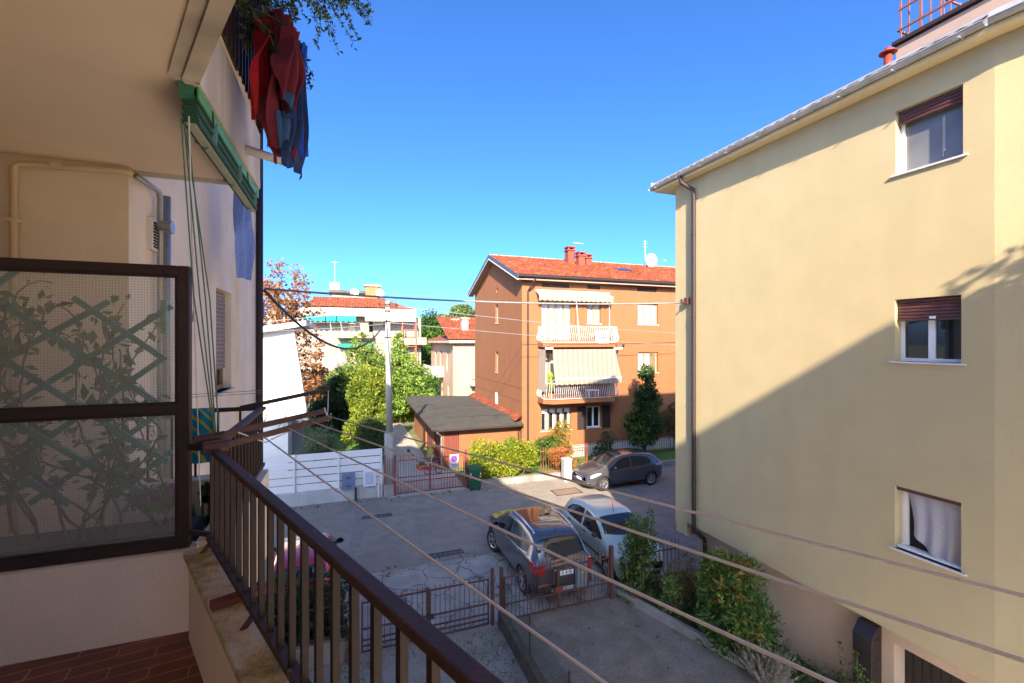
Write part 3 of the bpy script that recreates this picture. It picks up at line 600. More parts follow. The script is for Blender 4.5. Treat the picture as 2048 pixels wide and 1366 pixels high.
for i,(ang) in enumerate((.3,1.2)):
    mb = MB(); mb.tube([(-.68,2.9+i*.95,CZ-.03),(-.675,2.9+i*.95,CZ-.10),(-.68,2.93+i*.95,CZ-.11)],.004,5); mb.build('hook', M_rust, T)
ends = [(-.63,2.72,6.12),(-.62,2.70,6.11),(-.63,2.75,6.12),(-.61,2.73,6.10)]
for i,x in enumerate((-.765,-.755,-.745,-.76)):
    s = Vector((x,2.69+.012*i,CZ-.19)); e = Vector(ends[i]); mid = s.lerp(e,.55)+Vector((-.02+.012*i,.02*i-.02,0))
    mb = MB(); mb.tube([s,s.lerp(mid,.5),mid,mid.lerp(e,.5),e],.0035,5); mb.build('cord', M_cordg, T)
mb = MB(); mb.tube([(-.735,2.70,CZ-.16),(-.728,2.72,7.2),(-.722,2.74,6.75)],.004,5); mb.build('cord', M_cordw, T)
mb = MB(); mb.tube([(-.722,2.74,6.76),(-.722,2.74,6.70)],[.006,.014],8); mb.tube([(-.722,2.74,6.70),(-.70,2.76,5.75)],.0025,5); mb.build('pull_knob', M_cordw, T)
# clothes rack with four lines
T = thing('clothes_rack','brown clothes drying arms on our railing with four long pale lines','clothes line',(R0.x,R0.y,RZ))
tip = R0+N2*.585+Vector((0,0,6.165)); tip2 = Vector((-.115,2.90,6.19))
mb = MB(); mb.beam(R0+D2*.13+Vector((0,0,6.105)),tip+Vector((0,0,0)),.016,.028); mb.build('arm', M_rust, T)
mb = MB(); mb.beam((-.66,2.66,6.115),tip2,.016,.028); mb.build('arm', M_rust, T)
mb = MB(); mb.tube([R0+D2*.13+Vector((0,0,6.11))-N2*.05,R0+D2*.13+Vector((0,0,6.11))+N2*.05],.03,10); mb.build('hinge', M_rust, T); mb = MB(); mb.tube([(-.70,2.64,6.11),(-.58,2.69,6.12)],.024,10); mb.build('hinge', M_rust, T)
mb = MB(); mb.tube([tip2+Vector((0,0,.02)),tip2+Vector((.02,-.02,-.04)),tip2.lerp(tip,.6)+Vector((0,0,-.035)),tip+Vector((0,0,.02))],.004,5); mb.build('cord', M_cordw, T)
mb = MB(); mb.tube([(-.52,2.70,6.13),(-.40,2.74,6.06),(-.30,2.78,6.10),(-.22,2.83,6.165)],.004,5); mb.build('cord', M_cordw, T)
LA = None
for Lo, pxe, pye in ((.566,2048,1187),(.46,2048,1316),(.333,1680,1366),(.2066,1220,1366)):
    S = R0+N2*Lo+Vector((0,0,6.105+.07*Lo/.57)); rr = (pxe-1024)/FPX
    f_ = lambda t: (lambda q: (q.x*RT[0]+q.y*RT[1])/(q.x*FW[0]+q.y*FW[1])-rr)(S+D2*t)
    lo, hi = .2, 2.9
    for _ in range(60):
        md = (lo+hi)/2
        if (lambda q: q.x*FW[0]+q.y*FW[1])(S+D2*md) < .05 or f_(md) > 0: hi = md
        else: lo = md
    q = S+D2*lo; dep = q.x*FW[0]+q.y*FW[1]; z = CAMZ-(pye-683)/FPX*dep; sl_ = (z-S.z)/lo
    e = S+D2*3.1; e.z = S.z+sl_*3.1
    mb = MB(); mb.tube([S,S.lerp(e,.25)+Vector((0,0,-.006)),S.lerp(e,.5)+Vector((0,0,-.008)),S.lerp(e,.75)+Vector((0,0,-.006)),e],.0033,8); mb.build('line', M_rope, T, smooth=True)
    LA = e
mb = MB(); mb.beam(R0+D2*3.1+Vector((0,0,6.105)),R0+D2*3.1+N2*.62+Vector((0,0,6.30)),.016,.028); mb.build('arm', M_rust, T)
T = thing('clothes_rack','single brown drying arm with loose white cords on the neighbouring balcony','clothes line',(-.6,3.97,RZ))
tp = PY(660,778,4.06); mb = MB(); mb.beam((-.75,3.96,6.095),tp,.018,.03); mb.build('arm', M_brown2, T)
for s in (.30,.52,.75,.98):
    q = Vector((-.75,3.96,6.095)).lerp(tp,s)
    mb = MB(); mb.tube([q,q+Vector((.01,-.05,-.05)),q+Vector((-.02,-.14,-.16)),q+Vector((-.08,-.28,-.24))] if s < .9 else [q,q+Vector((.0,-.1,-.16)),q+Vector((.0,-.3,-.20))],.004,5); mb.build('cord', M_cordw, T)
mb = MB()
for dz in (0,.02): mb.tube([(-1.3,4.1,6.17+dz),tp+Vector((0,.02,dz))],.002,4)
mb.build('line', M_wire, T)
# towel on the side rail
m = bpy.data.materials.new('patterned_towel'); m.use_nodes = True; N, L = nodes_of(m); p = N['Principled BSDF']; p.inputs['Roughness'].default_value = .95
g = N.new('ShaderNodeNewGeometry'); wv = N.new('ShaderNodeTexWave'); wv.inputs['Scale'].default_value = 7; wv.inputs['Distortion'].default_value = 7; wv.inputs['Detail'].default_value = 1; wv.inputs['Detail Scale'].default_value = .7; wv.bands_direction = 'DIAGONAL'
L.new(g.outputs['Position'], wv.inputs['Vector']); r = ramp(N, [(.55,(.005,.20,.34)),(.78,(.01,.25,.30)),(.84,(.36,.36,.03))]); L.new(wv.outputs['Fac'], r.inputs['Fac']); L.new(r.outputs[0], p.inputs['Base Color'])
a = PY(388,818,3.955); b = PY(428,818,3.955)
rows = []
for k in range(14):
    z = RZ+.02-k*.031; rows.append([(a.x-.12+(b.x-a.x+.12)*j/14,3.945+.008*math.sin(j*1.1+k*.1),z) for j in range(15)])
rows = [[(x,4.0,RZ-.25) for x,_,_ in rows[0]],[(x,3.99,RZ+.018) for x,_,_ in rows[0]]]+rows
tag(MB().grid(rows).build('beach_towel', m, smooth=True),'turquoise and yellow patterned towel hung over the neighbouring side rail','towel')
T = thing('potted_plant','spiky potted plant on the floor of the neighbouring balcony','potted plant',(-1.0,3.3,5.19),'plants on the neighbouring balcony')
c = PY(405,1060,3.3); c = Vector((c.x,3.3,5.19)); mb = MB(); mb.lathe(c,[(.07,0),(.1,.16),(.11,.17),(.09,.16)],14); mb.build('pot', M_white, T, smooth=True)
mb = MB(); r = random.Random(4)
for i in range(46):
    a = r.uniform(0,6.28); l = r.uniform(.14,.27); h = r.uniform(.08,.26); d = Vector((math.cos(a),math.sin(a),0)); s = Vector((-math.sin(a),math.cos(a),0))*.009; b = c+Vector((0,0,.16))
    mb.grid([[b-s,b+s],[b+d*l*.4+Vector((0,0,h))-s,b+d*l*.4+Vector((0,0,h))+s],[b+d*l*.8+Vector((0,0,h*.9))-s*.7,b+d*l*.8+Vector((0,0,h*.9))+s*.7],[b+d*l*1.1+Vector((0,0,h*.4)),b+d*l*1.1+Vector((0,0,h*.4))]])
mb.build('foliage', mat('striped_leaves',(.05,.12,.03),.6,.4,30), T)
T = thing('potted_plant','round leaved plant behind the corner bars of the railing','potted plant',(-.9,3.4,5.19),'plants on the neighbouring balcony')
c = PY(418,985,3.45); mb = MB(); mb.tube([(c.x,3.45,5.25),(c.x,3.45,c.z)],.008,6); mb.build('stem', M_stem, T); mb = MB(); mb.lathe((c.x,3.45,5.19),[(.06,0),(.08,.13),(.07,.12)],12); mb.build('pot', M_terr, T)
P, d, _ = lumpy([(c.x,3.45,c.z,.055,.05,.06)],70,6); leaves('foliage',P,.05,LM_dark,T,outward=d,aspect=.8,seed=6)
# ------------------------------------------------------------------ laundry and plants of the balcony above
def smooth01(t): t = min(1,max(0,t)); return t*t*(3-2*t)
def garment(label, top, bot, w, m, seed, extra=None, hem=None, cat='shirt', name='hanging_shirt', wrap=1.0, hemv=1.0):
    """pegged cloth falling in deep folds; top/bot are centre points"""
    r = random.Random(seed); top = Vector(top); bot = Vector(bot); T = thing(name,label,cat,tuple(top),'laundry hung from the balcony above'); rows = []; nk, nj = 26, 34
    f1 = r.uniform(2.2,3.6); ph = r.uniform(0,6)
    for k in range(nk):
        t = k/(nk-1); c = top.lerp(bot,t); ww = w*(1-hemv*.66*(1-smooth01(t*1.7)))*(1-.5*hemv*max(0,t-.6))*(1+.10*math.sin(t*9+seed)); row = []
        for j in range(nj):
            u = j/(nj-1)*2-1; am = .055*(.5+.7*math.sin(1.4+t*2.2))*wrap
            x = ww*.5*u+.012*math.sin(5*t+seed+4*u); y = am*math.sin(f1*u*3.1+ph+1.5*math.sin(t*3+seed))+.02*math.sin(9*u+7*t+seed)
            z = c.z-hemv*.045*abs(u)*t*(1 if seed%2 else -.8)+hemv*(.03*math.sin(u*4+seed)+.012*math.sin(u*11+2*seed))*(t**3)
            row.append((c.x+x*.35+y*.8, c.y+x*.93-y*.4, z))
        rows.append(row)
    MB().grid(rows).build('cloth', m, T, smooth=True)
    if extra:
        b = MB()
        for (u,t) in extra:
            k = int(t*(nk-1)); j = int((u+1)/2*(nj-1)); q = Vector(rows[k][j]); b.lathe(q+Vector((.012,-.012,0)),[(.0,-.003),(.007,-.002),(.007,.002),(0,.003)],8,'y')
        b.build('button', M_white, T)
    if hem is not None:
        MB().grid([[ (p[0]+.005,p[1]-.006,p[2]) for p in rw[4:24]] for rw in rows[hem:]]).build('lining', hem_m, T, smooth=True)
    return T
def fab(name, c): return mat(name, c, .95, .12, 25, .3, 200)
f_red = fab('red_cotton',(.50,.015,.025)); f_mar = fab('maroon_cotton',(.17,.018,.035)); f_navy = fab('navy_cotton',(.02,.045,.13)); f_blue = fab('bright_blue_cotton',(.02,.12,.62)); f_pink = fab('faded_red_cotton',(.42,.08,.085)); hem_m = fab('slate_blue_cotton',(.035,.10,.22))
def Pd(px,py,dep):
    d = ray(px,py); return Vector((d[0]*dep,d[1]*dep,CAMZ+d[2]*dep))
garment('bright red shirt hanging nearest the parapet of the balcony above',Pd(530,40,2.95),Pd(522,240,2.98),.27,f_red,3,[(.2,.80),(.4,.93)])
garment('faded red patterned shirt tail below the bright red shirt',Pd(535,120,3.02),Pd(548,318,3.05),.23,f_pink,4)
garment('maroon shirt with slate blue lining in the middle of the laundry',Pd(560,30,3.0),Pd(568,290,3.0),.34,f_mar,7,[(.3,.86),(.5,.9)],hem=19)
garment('second maroon shirt with a rolled sleeve at the front of the laundry',Pd(580,60,2.9),Pd(577,225,2.92),.24,f_mar,10,[(.2,.85)],hem=20)
garment('navy shirt hanging lowest at the end of the laundry',Pd(590,100,3.1),Pd(584,338,3.1),.30,f_navy,13,[(-.1,.8),(.05,.8)],hemv=.35)
garment('bright blue shirt at the sky side of the laundry',Pd(595,90,3.2),Pd(598,300,3.2),.22,f_blue,17)
f_lb = fab('light_blue_cotton',(.20,.30,.62))
a = PX(473,385,-1.25); b = PX(476,560,-1.25); T = garment('plain light blue shirt hanging by the window of the beige wing',(-1.15,a.y-.15,a.z+.25),(-1.15,b.y-.15,b.z),.40,f_lb,21,name='hanging_shirt',wrap=.8,hemv=.12)
T = thing('balcony_railing','dark railing with plants on the balcony above the green blind','railing',(-.62,3.4,8.33),'balcony railings')
mb = MB(); mb.beam((-.64,4.28,9.25),(-.64,2.62,9.25),.05,.03); mb.beam((-.64,2.62,9.25),(-.64+.387*5,2.62-.922*5,9.25),.05,.03); mb.build('handrail', M_brown, T)
mb = MB(); mb.beam((-.64,4.2,8.335),(-.64,4.2,9.235),.02,.02,up=(1,0,0)); b0 = mb.build('baluster', M_brown, T)
for i in range(1,16):
    b = b0.copy(); COL.objects.link(b); b.parent = T; b.location = (0,-.1*i,0)
for i in range(34):
    b = b0.copy(); COL.objects.link(b); b.parent = T; q = D2*(.106*i); b.location = (q.x,q.y-1.58,0)
mb = MB(); mb.box(-.663,-.655,4.30,4.312,7.95,8.33); mb.build('corner_strip', M_blackpl, T)
def trailing(label, boxes, n, seed, m, leaf, length):
    r = random.Random(seed); c = boxes[0][0]; T = thing('trailing_plant',label,'plant',tuple(c),'plants of the balcony above'); mb = MB(); pts = []; al = []
    for i in range(n):
        a, b = r.choice(boxes); p = Vector(a).lerp(Vector(b), r.random()); d = Vector((r.uniform(-.2,.8),r.uniform(-.5,.5),r.uniform(-.1,.7))).normalized(); path = [p.copy()]; L = r.uniform(*length)
        for k in range(int(L/.035)):
            d = (d+Vector((r.uniform(-.25,.25),r.uniform(-.25,.25),-.13))).normalized(); p = p+d*.035; path.append(p.copy())
            for _ in range(3): pts.append(p+Vector((r.uniform(-.02,.02),r.uniform(-.02,.02),r.uniform(-.02,.02)))); al.append(d)
        mb.tube(path,.0022,4)
    mb.build('stem', M_stem, T); leaves('foliage',[tuple(p) for p in pts],leaf,m,T,seed=seed,aspect=.38); return T
trailing('feathery green plant trailing from the balcony above over the laundry',[(Pd(560,-55,3.0),Pd(625,-30,3.2)),(Pd(590,-60,3.1),Pd(635,-20,3.2))],64,5,LM_fern,.034,(.22,.52))
trailing('dark tangled plant behind the bars of the balcony above',[(Vector((-.60,2.9,8.5)),Vector((-.60,4.1,8.9))),(Vector((-.62,2.7,9.1)),Vector((-.62,4.1,9.2)))],70,8,LM_dark,.045,(.2,.5))
# ------------------------------------------------------------------ yellow building on the right
YB = thing('yellow_building','pale yellow rendered apartment building close by on the right','building',(8.39,6,0))
xw = 8.39; kx, ky = .13, -.9915
wins = [(3.95,4.80,3.25,4.26),(3.95,4.80,6.28,7.28),(3.93,4.79,9.30,10.33)]
mb = MB(); mb.wall((xw,0,0),(0,1,0),(1,0,0),3.59,10.03,1.86,10.78,wins,.22)
mb.wall((xw,3.59,0),(kx,ky,0),(-ky,kx,0),0,14,1.86,10.78)
mb.add([(xw,10.03,1.74),(22,10.03,1.74),(22,10.03,10.68),(xw,10.03,10.68)],[(0,1,2,3)])
mb.add([(xw,3.59,1.86),(xw,10.03,1.86),(22,10.03,1.86),(22,-9.5,1.86),(xw+14*kx,3.59+14*ky,1.86)],[(0,1,2,3,4)])
mb.add([(22,10.03,0),(22,-9.5,0),(22,-9.5,10.68),(22,10.03,10.68)],[(0,1,2,3)])
mb.add([(22,-9.5,0),(xw+14*kx,3.59+14*ky,0),(xw+14*kx,3.59+14*ky,10.68),(22,-9.5,10.68)],[(0,1,2,3)])
mb.build('wall', M_yellow, YB)
mb = MB(); mb.box(xw+.02,xw+.9,9.62,10.02,1.50,1.86); mb.box(xw+.9,20,9.75,10.0,1.5,1.86); mb.build('beam', M_yellow, YB)
gd = [(4.25,4.92,-.4,1.52)]
mb = MB(); xg = 8.72
mb.wall((xg,0,0),(0,1,0),(1,0,0),-9,9.6,-.4,1.86,[(3.35,5.0,-.3,1.50)],.28); mb.add([(xg,9.6,0),(22,9.6,0),(22,9.6,1.86),(xg,9.6,1.86)],[(0,1,2,3)])
mb.build('ground_floor_wall', M_taupe, YB)
mb = MB()
for i in range(13):
    y0 = 3.35+i*.127; mb.box(xg+.28,xg+.31,y0+.004,y0+.123,-.3,1.5)
mb.build('garage_door', mat('dark_door_planks',(.016,.012,.010),.6,.3,12), YB)
# windows
Oy = (xw,0,0); U = (0,1,0); Nn = (1,0,0)
w = window(YB,Oy,U,Nn,3.95,4.80,6.28,7.28,.14,2,M_pvc,M_glass,fw=.055); shutter(YB,w,Oy,U,Nn,3.97,4.78,6.96,7.27,.07,M_shut)
mb = MB(); mb.box(xw+.05,xw+.07,3.97,4.78,6.925,6.962); mb.box(xw+.045,xw+.05,4.28,4.36,6.95,6.99,1); sub(mb,'shutter_bar',[M_shut,M_pvc],w,YB)
w = window(YB,Oy,U,Nn,3.93,4.79,9.30,10.33,.14,1,M_pvc,M_blindg,fw=.055); shutter(YB,w,Oy,U,Nn,3.95,4.77,10.10,10.32,.07,M_shut)
mb = MB(); mb.tube([(xw+.155,4.22,10.02),(xw+.155,4.22,9.52)],.003,4); mb.tube([(xw+.155,4.24,10.02),(xw+.155,4.24,9.42)],.003,4); mb.lathe((xw+.155,4.22,9.51),[(0,-.015),(.012,0),(0,.015)],8); sub(mb,'blind_cord',M_cordw,w,YB)
w = window(YB,Oy,U,Nn,3.95,4.80,3.25,4.26,.16,1,M_pvc,M_dark,fw=.05); mb = MB(); mb.box(xw+.04,xw+.08,3.96,4.79,4.195,4.255); sub(mb,'shutter_bar',M_shut,w,YB)
mb = MB(); mb.obox((xw+.17,4.73,3.75),(.02,.0,0),(0,.035,0),(0,0,.44)); sub(mb,'open_sash',M_pvc,w,YB)
rows = []
for k in range(16):
    t = k/15; row = []
    for j in range(30):
        u = j/29; y0 = 3.96+u*(.70-.10*(1-t)*0); sag = .10*math.sin(math.pi*min(1,u*1.1))*0; z = 4.19-t*(.86+.06*math.sin(math.pi*u)-.22*max(0,u-.45)*1.6)
        row.append((xw+.115-.035*t*math.sin(math.pi*u)+.018*math.sin(u*19+.6*math.sin(4*t))*(.4+t), y0-.10*max(0,t-.0)*u*(.4+.5*math.sin(t*2.6)), z))
    rows.append(row)
m = mat('net_curtain',(.50,.48,.50),.9,.06,9); N,L = nodes_of(m); p = N['Principled BSDF']; trn = N.new('ShaderNodeBsdfTransparent'); mx = N.new('ShaderNodeMixShader'); mx.inputs[0].default_value = .72
vo = N.new('ShaderNodeTexVoronoi'); vo.inputs['Scale'].default_value = 9; gv = N.new('ShaderNodeNewGeometry'); L.new(gv.outputs['Position'],vo.inputs['Vector']); rv = ramp(N,[(.06,(.85,.85,.84)),(.10,(.50,.48,.50))]); L.new(vo.outputs['Distance'],rv.inputs['Fac']); L.new(rv.outputs[0],p.inputs['Base Color'])
L.new(trn.outputs[0],mx.inputs[1]); L.new(p.outputs[0],mx.inputs[2]); L.new(mx.outputs[0],N['Material Output'].inputs[0])
cm = MB().grid(rows); o = cm.build('net_curtain', m, YB, smooth=True); o.parent = w
MB2 = MB().box(xw+.055,xw+.175,3.96,4.79,3.262,3.30); sub(MB2,'inner_sill',M_pvc,w,YB)
# eave, gutter, roof
ez = 10.78; ov = .25
def eave_line(off): return [(xw-off,10.03+.58),(xw-off,3.59-.18*off),(xw-off*.94+14*kx,3.59+14*ky-off*.34)]
a = eave_line(ov); 
mb = MB(); mb.prism([a[0],a[1],a[2],(22,-9.6),(22,10.61)],ez,ez+.07); mb.build('soffit', M_soffit, YB)
def gutter_run(T, p, q, z, r, m, nrm):
    rows = []; n = Vector(nrm)
    for t in np.linspace(0,math.pi,9): rows.append([Vector((*p,z))+n*(r-r*math.cos(t))+Vector((0,0,-r*math.sin(t))), Vector((*q,z))+n*(r-r*math.cos(t))+Vector((0,0,-r*math.sin(t)))])
    mb = MB(); mb.grid(rows); 
    rows2 = [[Vector((*e,z))+n*(2*r-.01*math.cos(t)+.008)+Vector((0,0,.01*math.sin(t))) for e in (p,q)] for t in np.linspace(0,2*math.pi,7)]; mb.grid(rows2)
    mb.add([Vector((*p,z-.002)),Vector((*q,z-.002)),Vector((*q,z+.14)),Vector((*p,z+.14))],[(0,1,2,3)])
    return mb.build('gutter', m, T, smooth=True)
gutter_run(YB,(a[0][0],a[0][1]+.05),a[1],ez+.12,.065,M_zinc,(-1,0,0)); gutter_run(YB,a[1],a[2],ez+.12,.065,M_zinc,(-.94,-.34,0))
gutter_run(YB,(a[0][0]-.1,a[0][1]),(22,a[0][1]),ez+.12,.065,M_zinc,(0,1,0))
mb = MB()
for yy in np.linspace(10.4,3.8,9): mb.box(a[0][0]-.15,a[0][0],yy-.012,yy+.012,ez+.045,ez+.06)
mb.build('gutter_bracket', M_zinc, YB)
M_rt = rooftile_mat('coppi_tiles',[(.1,(.075,.015,.005)),(.4,(.15,.028,.006)),(.65,(.205,.040,.008)),(.95,(.26,.10,.035))])
def tile_roof(name, T, p0, p1, up, rows_n, m, tw=.24, amp=.065, step=.045):
    """corrugated tile slope from eave p0-p1 rising along vector up"""
    p0 = Vector(p0); p1 = Vector(p1); up = Vector(up); L = (p1-p0).length; e = (p1-p0)/L; n = e.cross(up).normalized()
    if n.z < 0: n = -n
    k = int(L/tw)*6; rows = []
    for i in range(rows_n):
        for fr, lift in ((0,step),(.98,0)):
            t = (i+fr)/rows_n; row = []
            for j in range(k+1):
                s = L*j/k; ph = (s/tw)%1; h = amp*abs(math.sin(math.pi*ph))**.8; row.append(p0+e*s+up*t+n*(h+lift+.006*math.sin(j*1.7+i*2.3)))
            rows.append(row)
    return MB().grid(rows).build(name, m, T)
tile_roof('roof', YB, (a[0][0]-.03,10.66,ez+.17),(a[1][0]-.03,a[1][1],ez+.17),(2.2,0,.55),7,M_rt,amp=.022,step=.015)
mb = MB(); mb.add([(a[0][0],10.6,ez+.15),(a[1][0],a[1][1],ez+.15),(a[2][0],a[2][1],ez+.15),(22,-9.6,ez+.2),(22,10.6,ez+.2)],[(0,1,2,3,4)]); mb.build('roof_deck', M_zinc, YB)
# terrace parapet with brown coping and iron railing, flue pipe
c0 = PX(1792,110,9.0); xt = 9.0; yt = c0.y
mb = MB(); mb.box(xt,xt+.16,-6,yt,ez+.2,11.72); mb.box(xt+.16,14,yt-.16,yt,ez+.2,11.72); mb.build('terrace_wall', mat('terrace_render',(.36,.27,.21),.9,.06,1.5), YB)
mb = MB(); mb.box(xt-.05,xt+.20,-6,yt+.04,11.75,11.81); mb.box(xt+.20,14,yt-.2,yt+.04,11.75,11.81); mb.build('terrace_coping', M_brown2, YB)
mb = MB(); mb.box(xt+1.1,xt+3.6,yt-.9,yt-.72,11.81,12.75); mb.box(xt+1.05,xt+3.65,yt-.95,yt-.67,12.75,12.82,1); mb.build('stair_wall', [mat('pink_render',(.45,.34,.26),.9,.05,1.5),M_zinc], YB)
mb = MB()
for z in (12.0,12.35,12.9): mb.beam((xt+.02,yt-.02,z),(xt+.02,-6,z),.03,.03)
for i in range(26): mb.beam((xt+.02,yt-.06-.3*i,11.81),(xt+.02,yt-.06-.3*i,12.95),.02,.02)
for z in (12.0,12.9): mb.beam((xt+.02,yt-.02,z),(xt+4.5,yt-.02,z),.03,.03)
for i in range(1,15): mb.beam((xt+.02+.3*i,yt-.02,11.81),(xt+.02+.3*i,yt-.02,12.95),.02,.02)
mb.build('terrace_railing', mat('pinkish_iron',(.20,.08,.055),.55,.15,8), YB)
c = PX(1776,122,8.75); mb = MB(); mb.tube([(8.75,c.y,10.85),(8.75,c.y,c.z+.16)],.06,14); mb.lathe((8.75,c.y,c.z+.16),[(.06,-.03),(.13,-.03),(.13,-.015),(.05,.04),(.05,.06),(0,.065)],16)
mb.build('flue_pipe', mat('red_flue',(.20,.028,.014),.5,.1,6), YB, smooth=True)
dp = PX(1388,700,xw-.06)
mb = MB(); mb.tube([(a[0][0]-.05,dp.y+.22,ez+.04),(a[0][0]-.05,dp.y+.18,ez-.12),(xw-.07,dp.y+.02,ez-.32),(xw-.07,dp.y,ez-.5),(xw-.07,dp.y,1.95),(xw-.05,dp.y-.02,1.8),(xg-.10,dp.y-.04,1.55),(xg-.08,dp.y-.04,1.4),(xg-.08,dp.y-.04,0)],.052,12); mb.build('downpipe', M_brown2, YB, smooth=True)
for z in (9.3,7.2,5.1,3.0): MB().tube([(xw-.07,dp.y,z),(xw-.07,dp.y,z+.04)],.06,12).build('pipe_clip', M_brown2, YB)
c = PX(1738,1250,xg-.14); mb = MB(); mb.box(xg-.27,xg-.01,5.18,5.50,-.3,1.48); mb.extr([(xg-.27,5.18,1.48),(xg-.01,5.18,1.48),(xg-.01,5.18,1.68),(xg-.12,5.18,1.68)],(0,.32,0)); mb.build('flue_duct', mat('dark_brown_sheet',(.022,.016,.015),.4,.1,8), YB, bevel=.012)
mb = MB(); c = PX(1375,605,xw-.03); mb.box(xw-.10,xw,c.y-.06,c.y+.06,c.z-.05,c.z+.12); mb.tube([(xw-.05,c.y,c.z),(xw-.30,c.y+.02,c.z-.02)],.018,6); mb.lathe((xw-.22,c.y,c.z+.02),[(.02,-.05),(.04,-.02),(.02,0),(.045,.03),(.015,.07)],10); mb.build('cable_bracket', M_rust, YB)
YBR = Vector((xw-.3,c.y,c.z-.02))
mb = MB(); mb.beam((xw-.012,dp.y-.02,1.9),(xw-.012,dp.y-.3,1.9),.01,.01); 
# ------------------------------------------------------------------ terracotta apartment house across the street
OH = thing('orange_apartment_house','three storey orange rendered apartment house with red tiled gable roof across the street','building',(9.06,23.1,0))
x0, y0, x1, y1 = 9.06, 23.1, 30.0, 32.7; ez = 10.12; rz = 11.92; ym = 27.9
w1 = (10.22,12.06); fh = [(10.22,12.06,6.62,8.93),(13.10,13.98,7.63,8.86),(16.56,18.01,7.62,8.88),(16.56,18.01,4.70,5.95),(10.22,12.06,3.72,5.98),(13.10,13.98,4.62,5.9),(10.20,12.05,1.62,2.90),(13.06,13.97,1.62,2.86),(16.56,18.01,1.6,2.9),(20.5,22.0,7.62,8.88),(20.5,22.0,4.7,5.95),
      (10.25,11.95,9.62,9.86),(13.1,13.95,9.62,9.86),(16.5,17.9,9.62,9.86)]
mb = MB(); mb.wall((0,y0,0),(1,0,0),(0,1,0),x0,x1,.72,ez,fh,.18)
gh = [(27.25,27.75,7.75,8.95),(27.25,27.75,4.62,5.95),(27.25,27.75,2.25,3.35),(27.3,27.62,9.72,9.98)]
mb.wall((x0,0,0),(0,1,0),(1,0,0),y0,y1,0,ez,gh,.16)
mb.add([(x0,y0,ez),(x0,y1,ez),(x0,ym,rz-.02)],[(0,1,2)]); mb.add([(x1,y0,0),(x1,y1,0),(x1,y1,ez),(x1,ym,rz-.02),(x1,y0,ez)],[(0,1,2,3,4)]); mb.add([(x0,y1,0),(x1,y1,0),(x1,y1,ez),(x0,y1,ez)],[(0,1,2,3)])
mb.build('wall', M_orange, OH)
mb = MB(); mb.box(x0-.03,x1,y0-.035,y0+.1,0,.72); mb.build('plinth', mat('pale_plinth',(.52,.47,.40),.9,.08,1.5,stain=.2), OH)
mb = MB()
for z in (3.32,4.05): mb.box(x0-.012,x1,y0-.014,y0+.01,z,z+.035); mb.box(x0-.014,x0+.01,y0-.002,y1,z,z+.035)
mb.build('string_course', M_orange, OH)
Of = (0,y0,0); Uf = (1,0,0); Nf = (0,1,0); Og = (x0,0,0); Ug = (0,1,0); Ng = (1,0,0)
for i,h in enumerate(fh):
    if h[2] > 9.5:
        mb = MB(); mb.box(h[0]+.003,h[1]-.003,y0+.12,y0+.14,h[2]+.003,h[3]-.003); n = int((h[1]-h[0])/.06)
        for k in range(n): mb.box(h[0]+.02+k*.06,h[0]+.03+k*.06,y0+.08,y0+.12,h[2]+.003,h[3]-.003)
        mb.build('attic_vent', mat('attic_grille_%d'%i,(.10,.085,.07),.7,.1,8), OH); continue
    wd = h[1]-h[0]; nl = 4 if wd > 1.7 else (3 if wd > 1.3 else 2)
    gm = M_curt if h[2] > 3 else M_glass
    w = window(OH,Of,Uf,Nf,*h,.10,nl,M_oframe if not (h[2]<3 and wd<1) else M_pvc,gm,sill=(h[3]-h[2] < 2),fw=.07,sillm=M_white)
    if h[2] < 3 and wd > 1.7:
        mb = MB()
        for k in range(4): mb.box(h[0]+.10+k*.46,h[0]+.40+k*.46,y0+.098,y0+.112,h[3]-.30,h[3]-.08); mb.box(h[0]+.28+k*.46,h[0]+.42+k*.46,y0+.115,y0+.124,h[2]+.08,h[3]-.30)
        sub(mb,'curtain',M_pvc,w,OH)
    if h[2] < 3 and wd < 1:
        for s in (h[0]-.62,h[1]+.10):
            mb = MB()
            mb.box(s,s+.52,y0-.06,y0-.025,h[2]-.04,h[3]+.04)
            for k in range(14): mb.box(s+.06,s+.46,y0-.072,y0-.06,h[2]+.04+k*.085,h[2]+.085+k*.085)
            sub(mb,'shutter',M_brown2,w,OH)
    if h == fh[3]:
        mb = MB(); mb.obox((h[0]+.95,y0-.14,(h[2]+h[3])/2),(.03,-.20,0),(.02,.003,0),(0,0,.60)); sub(mb,'open_sash',M_oframe,w,OH)
for i,h in enumerate(gh):
    w = window(OH,Og,Ug,Ng,*h,.10,1,M_oframe if i < 3 else M_gpaint,M_curt if i < 3 else M_gpaint,sill=i < 2,fw=.045,sillm=M_white)
    if i == 2:
        mb = MB()
        for k in range(6): mb.beam((x0-.02,h[0]+.04+k*.085,h[2]),(x0-.02,h[0]+.04+k*.085,h[3]),.015,.015)
        for k in range(5): mb.beam((x0-.02,h[0],h[2]+.1+k*.22),(x0-.02,h[1],h[2]+.1+k*.22),.012,.012,up=(1,0,0))
        sub(mb,'window_grille',M_white,w,OH)
go = .40; fo = .45; sl_ = (rz-ez)/(ym-y0)
ze = ez-fo*sl_
tile_roof('roof', OH, (x0-go,y0-fo,ze+.18),(x1,y0-fo,ze+.18),(0,ym-y0+fo,rz-ze),17,M_rt)
mb = MB(); mb.add([(x0-go,ym,rz+.17),(x1,ym,rz+.17),(x1,y1+fo,ze+.17),(x0-go,y1+fo,ze+.17)],[(0,1,2,3)]); mb.build('rear_roof', M_rt, OH)
mb = MB(); rows = []
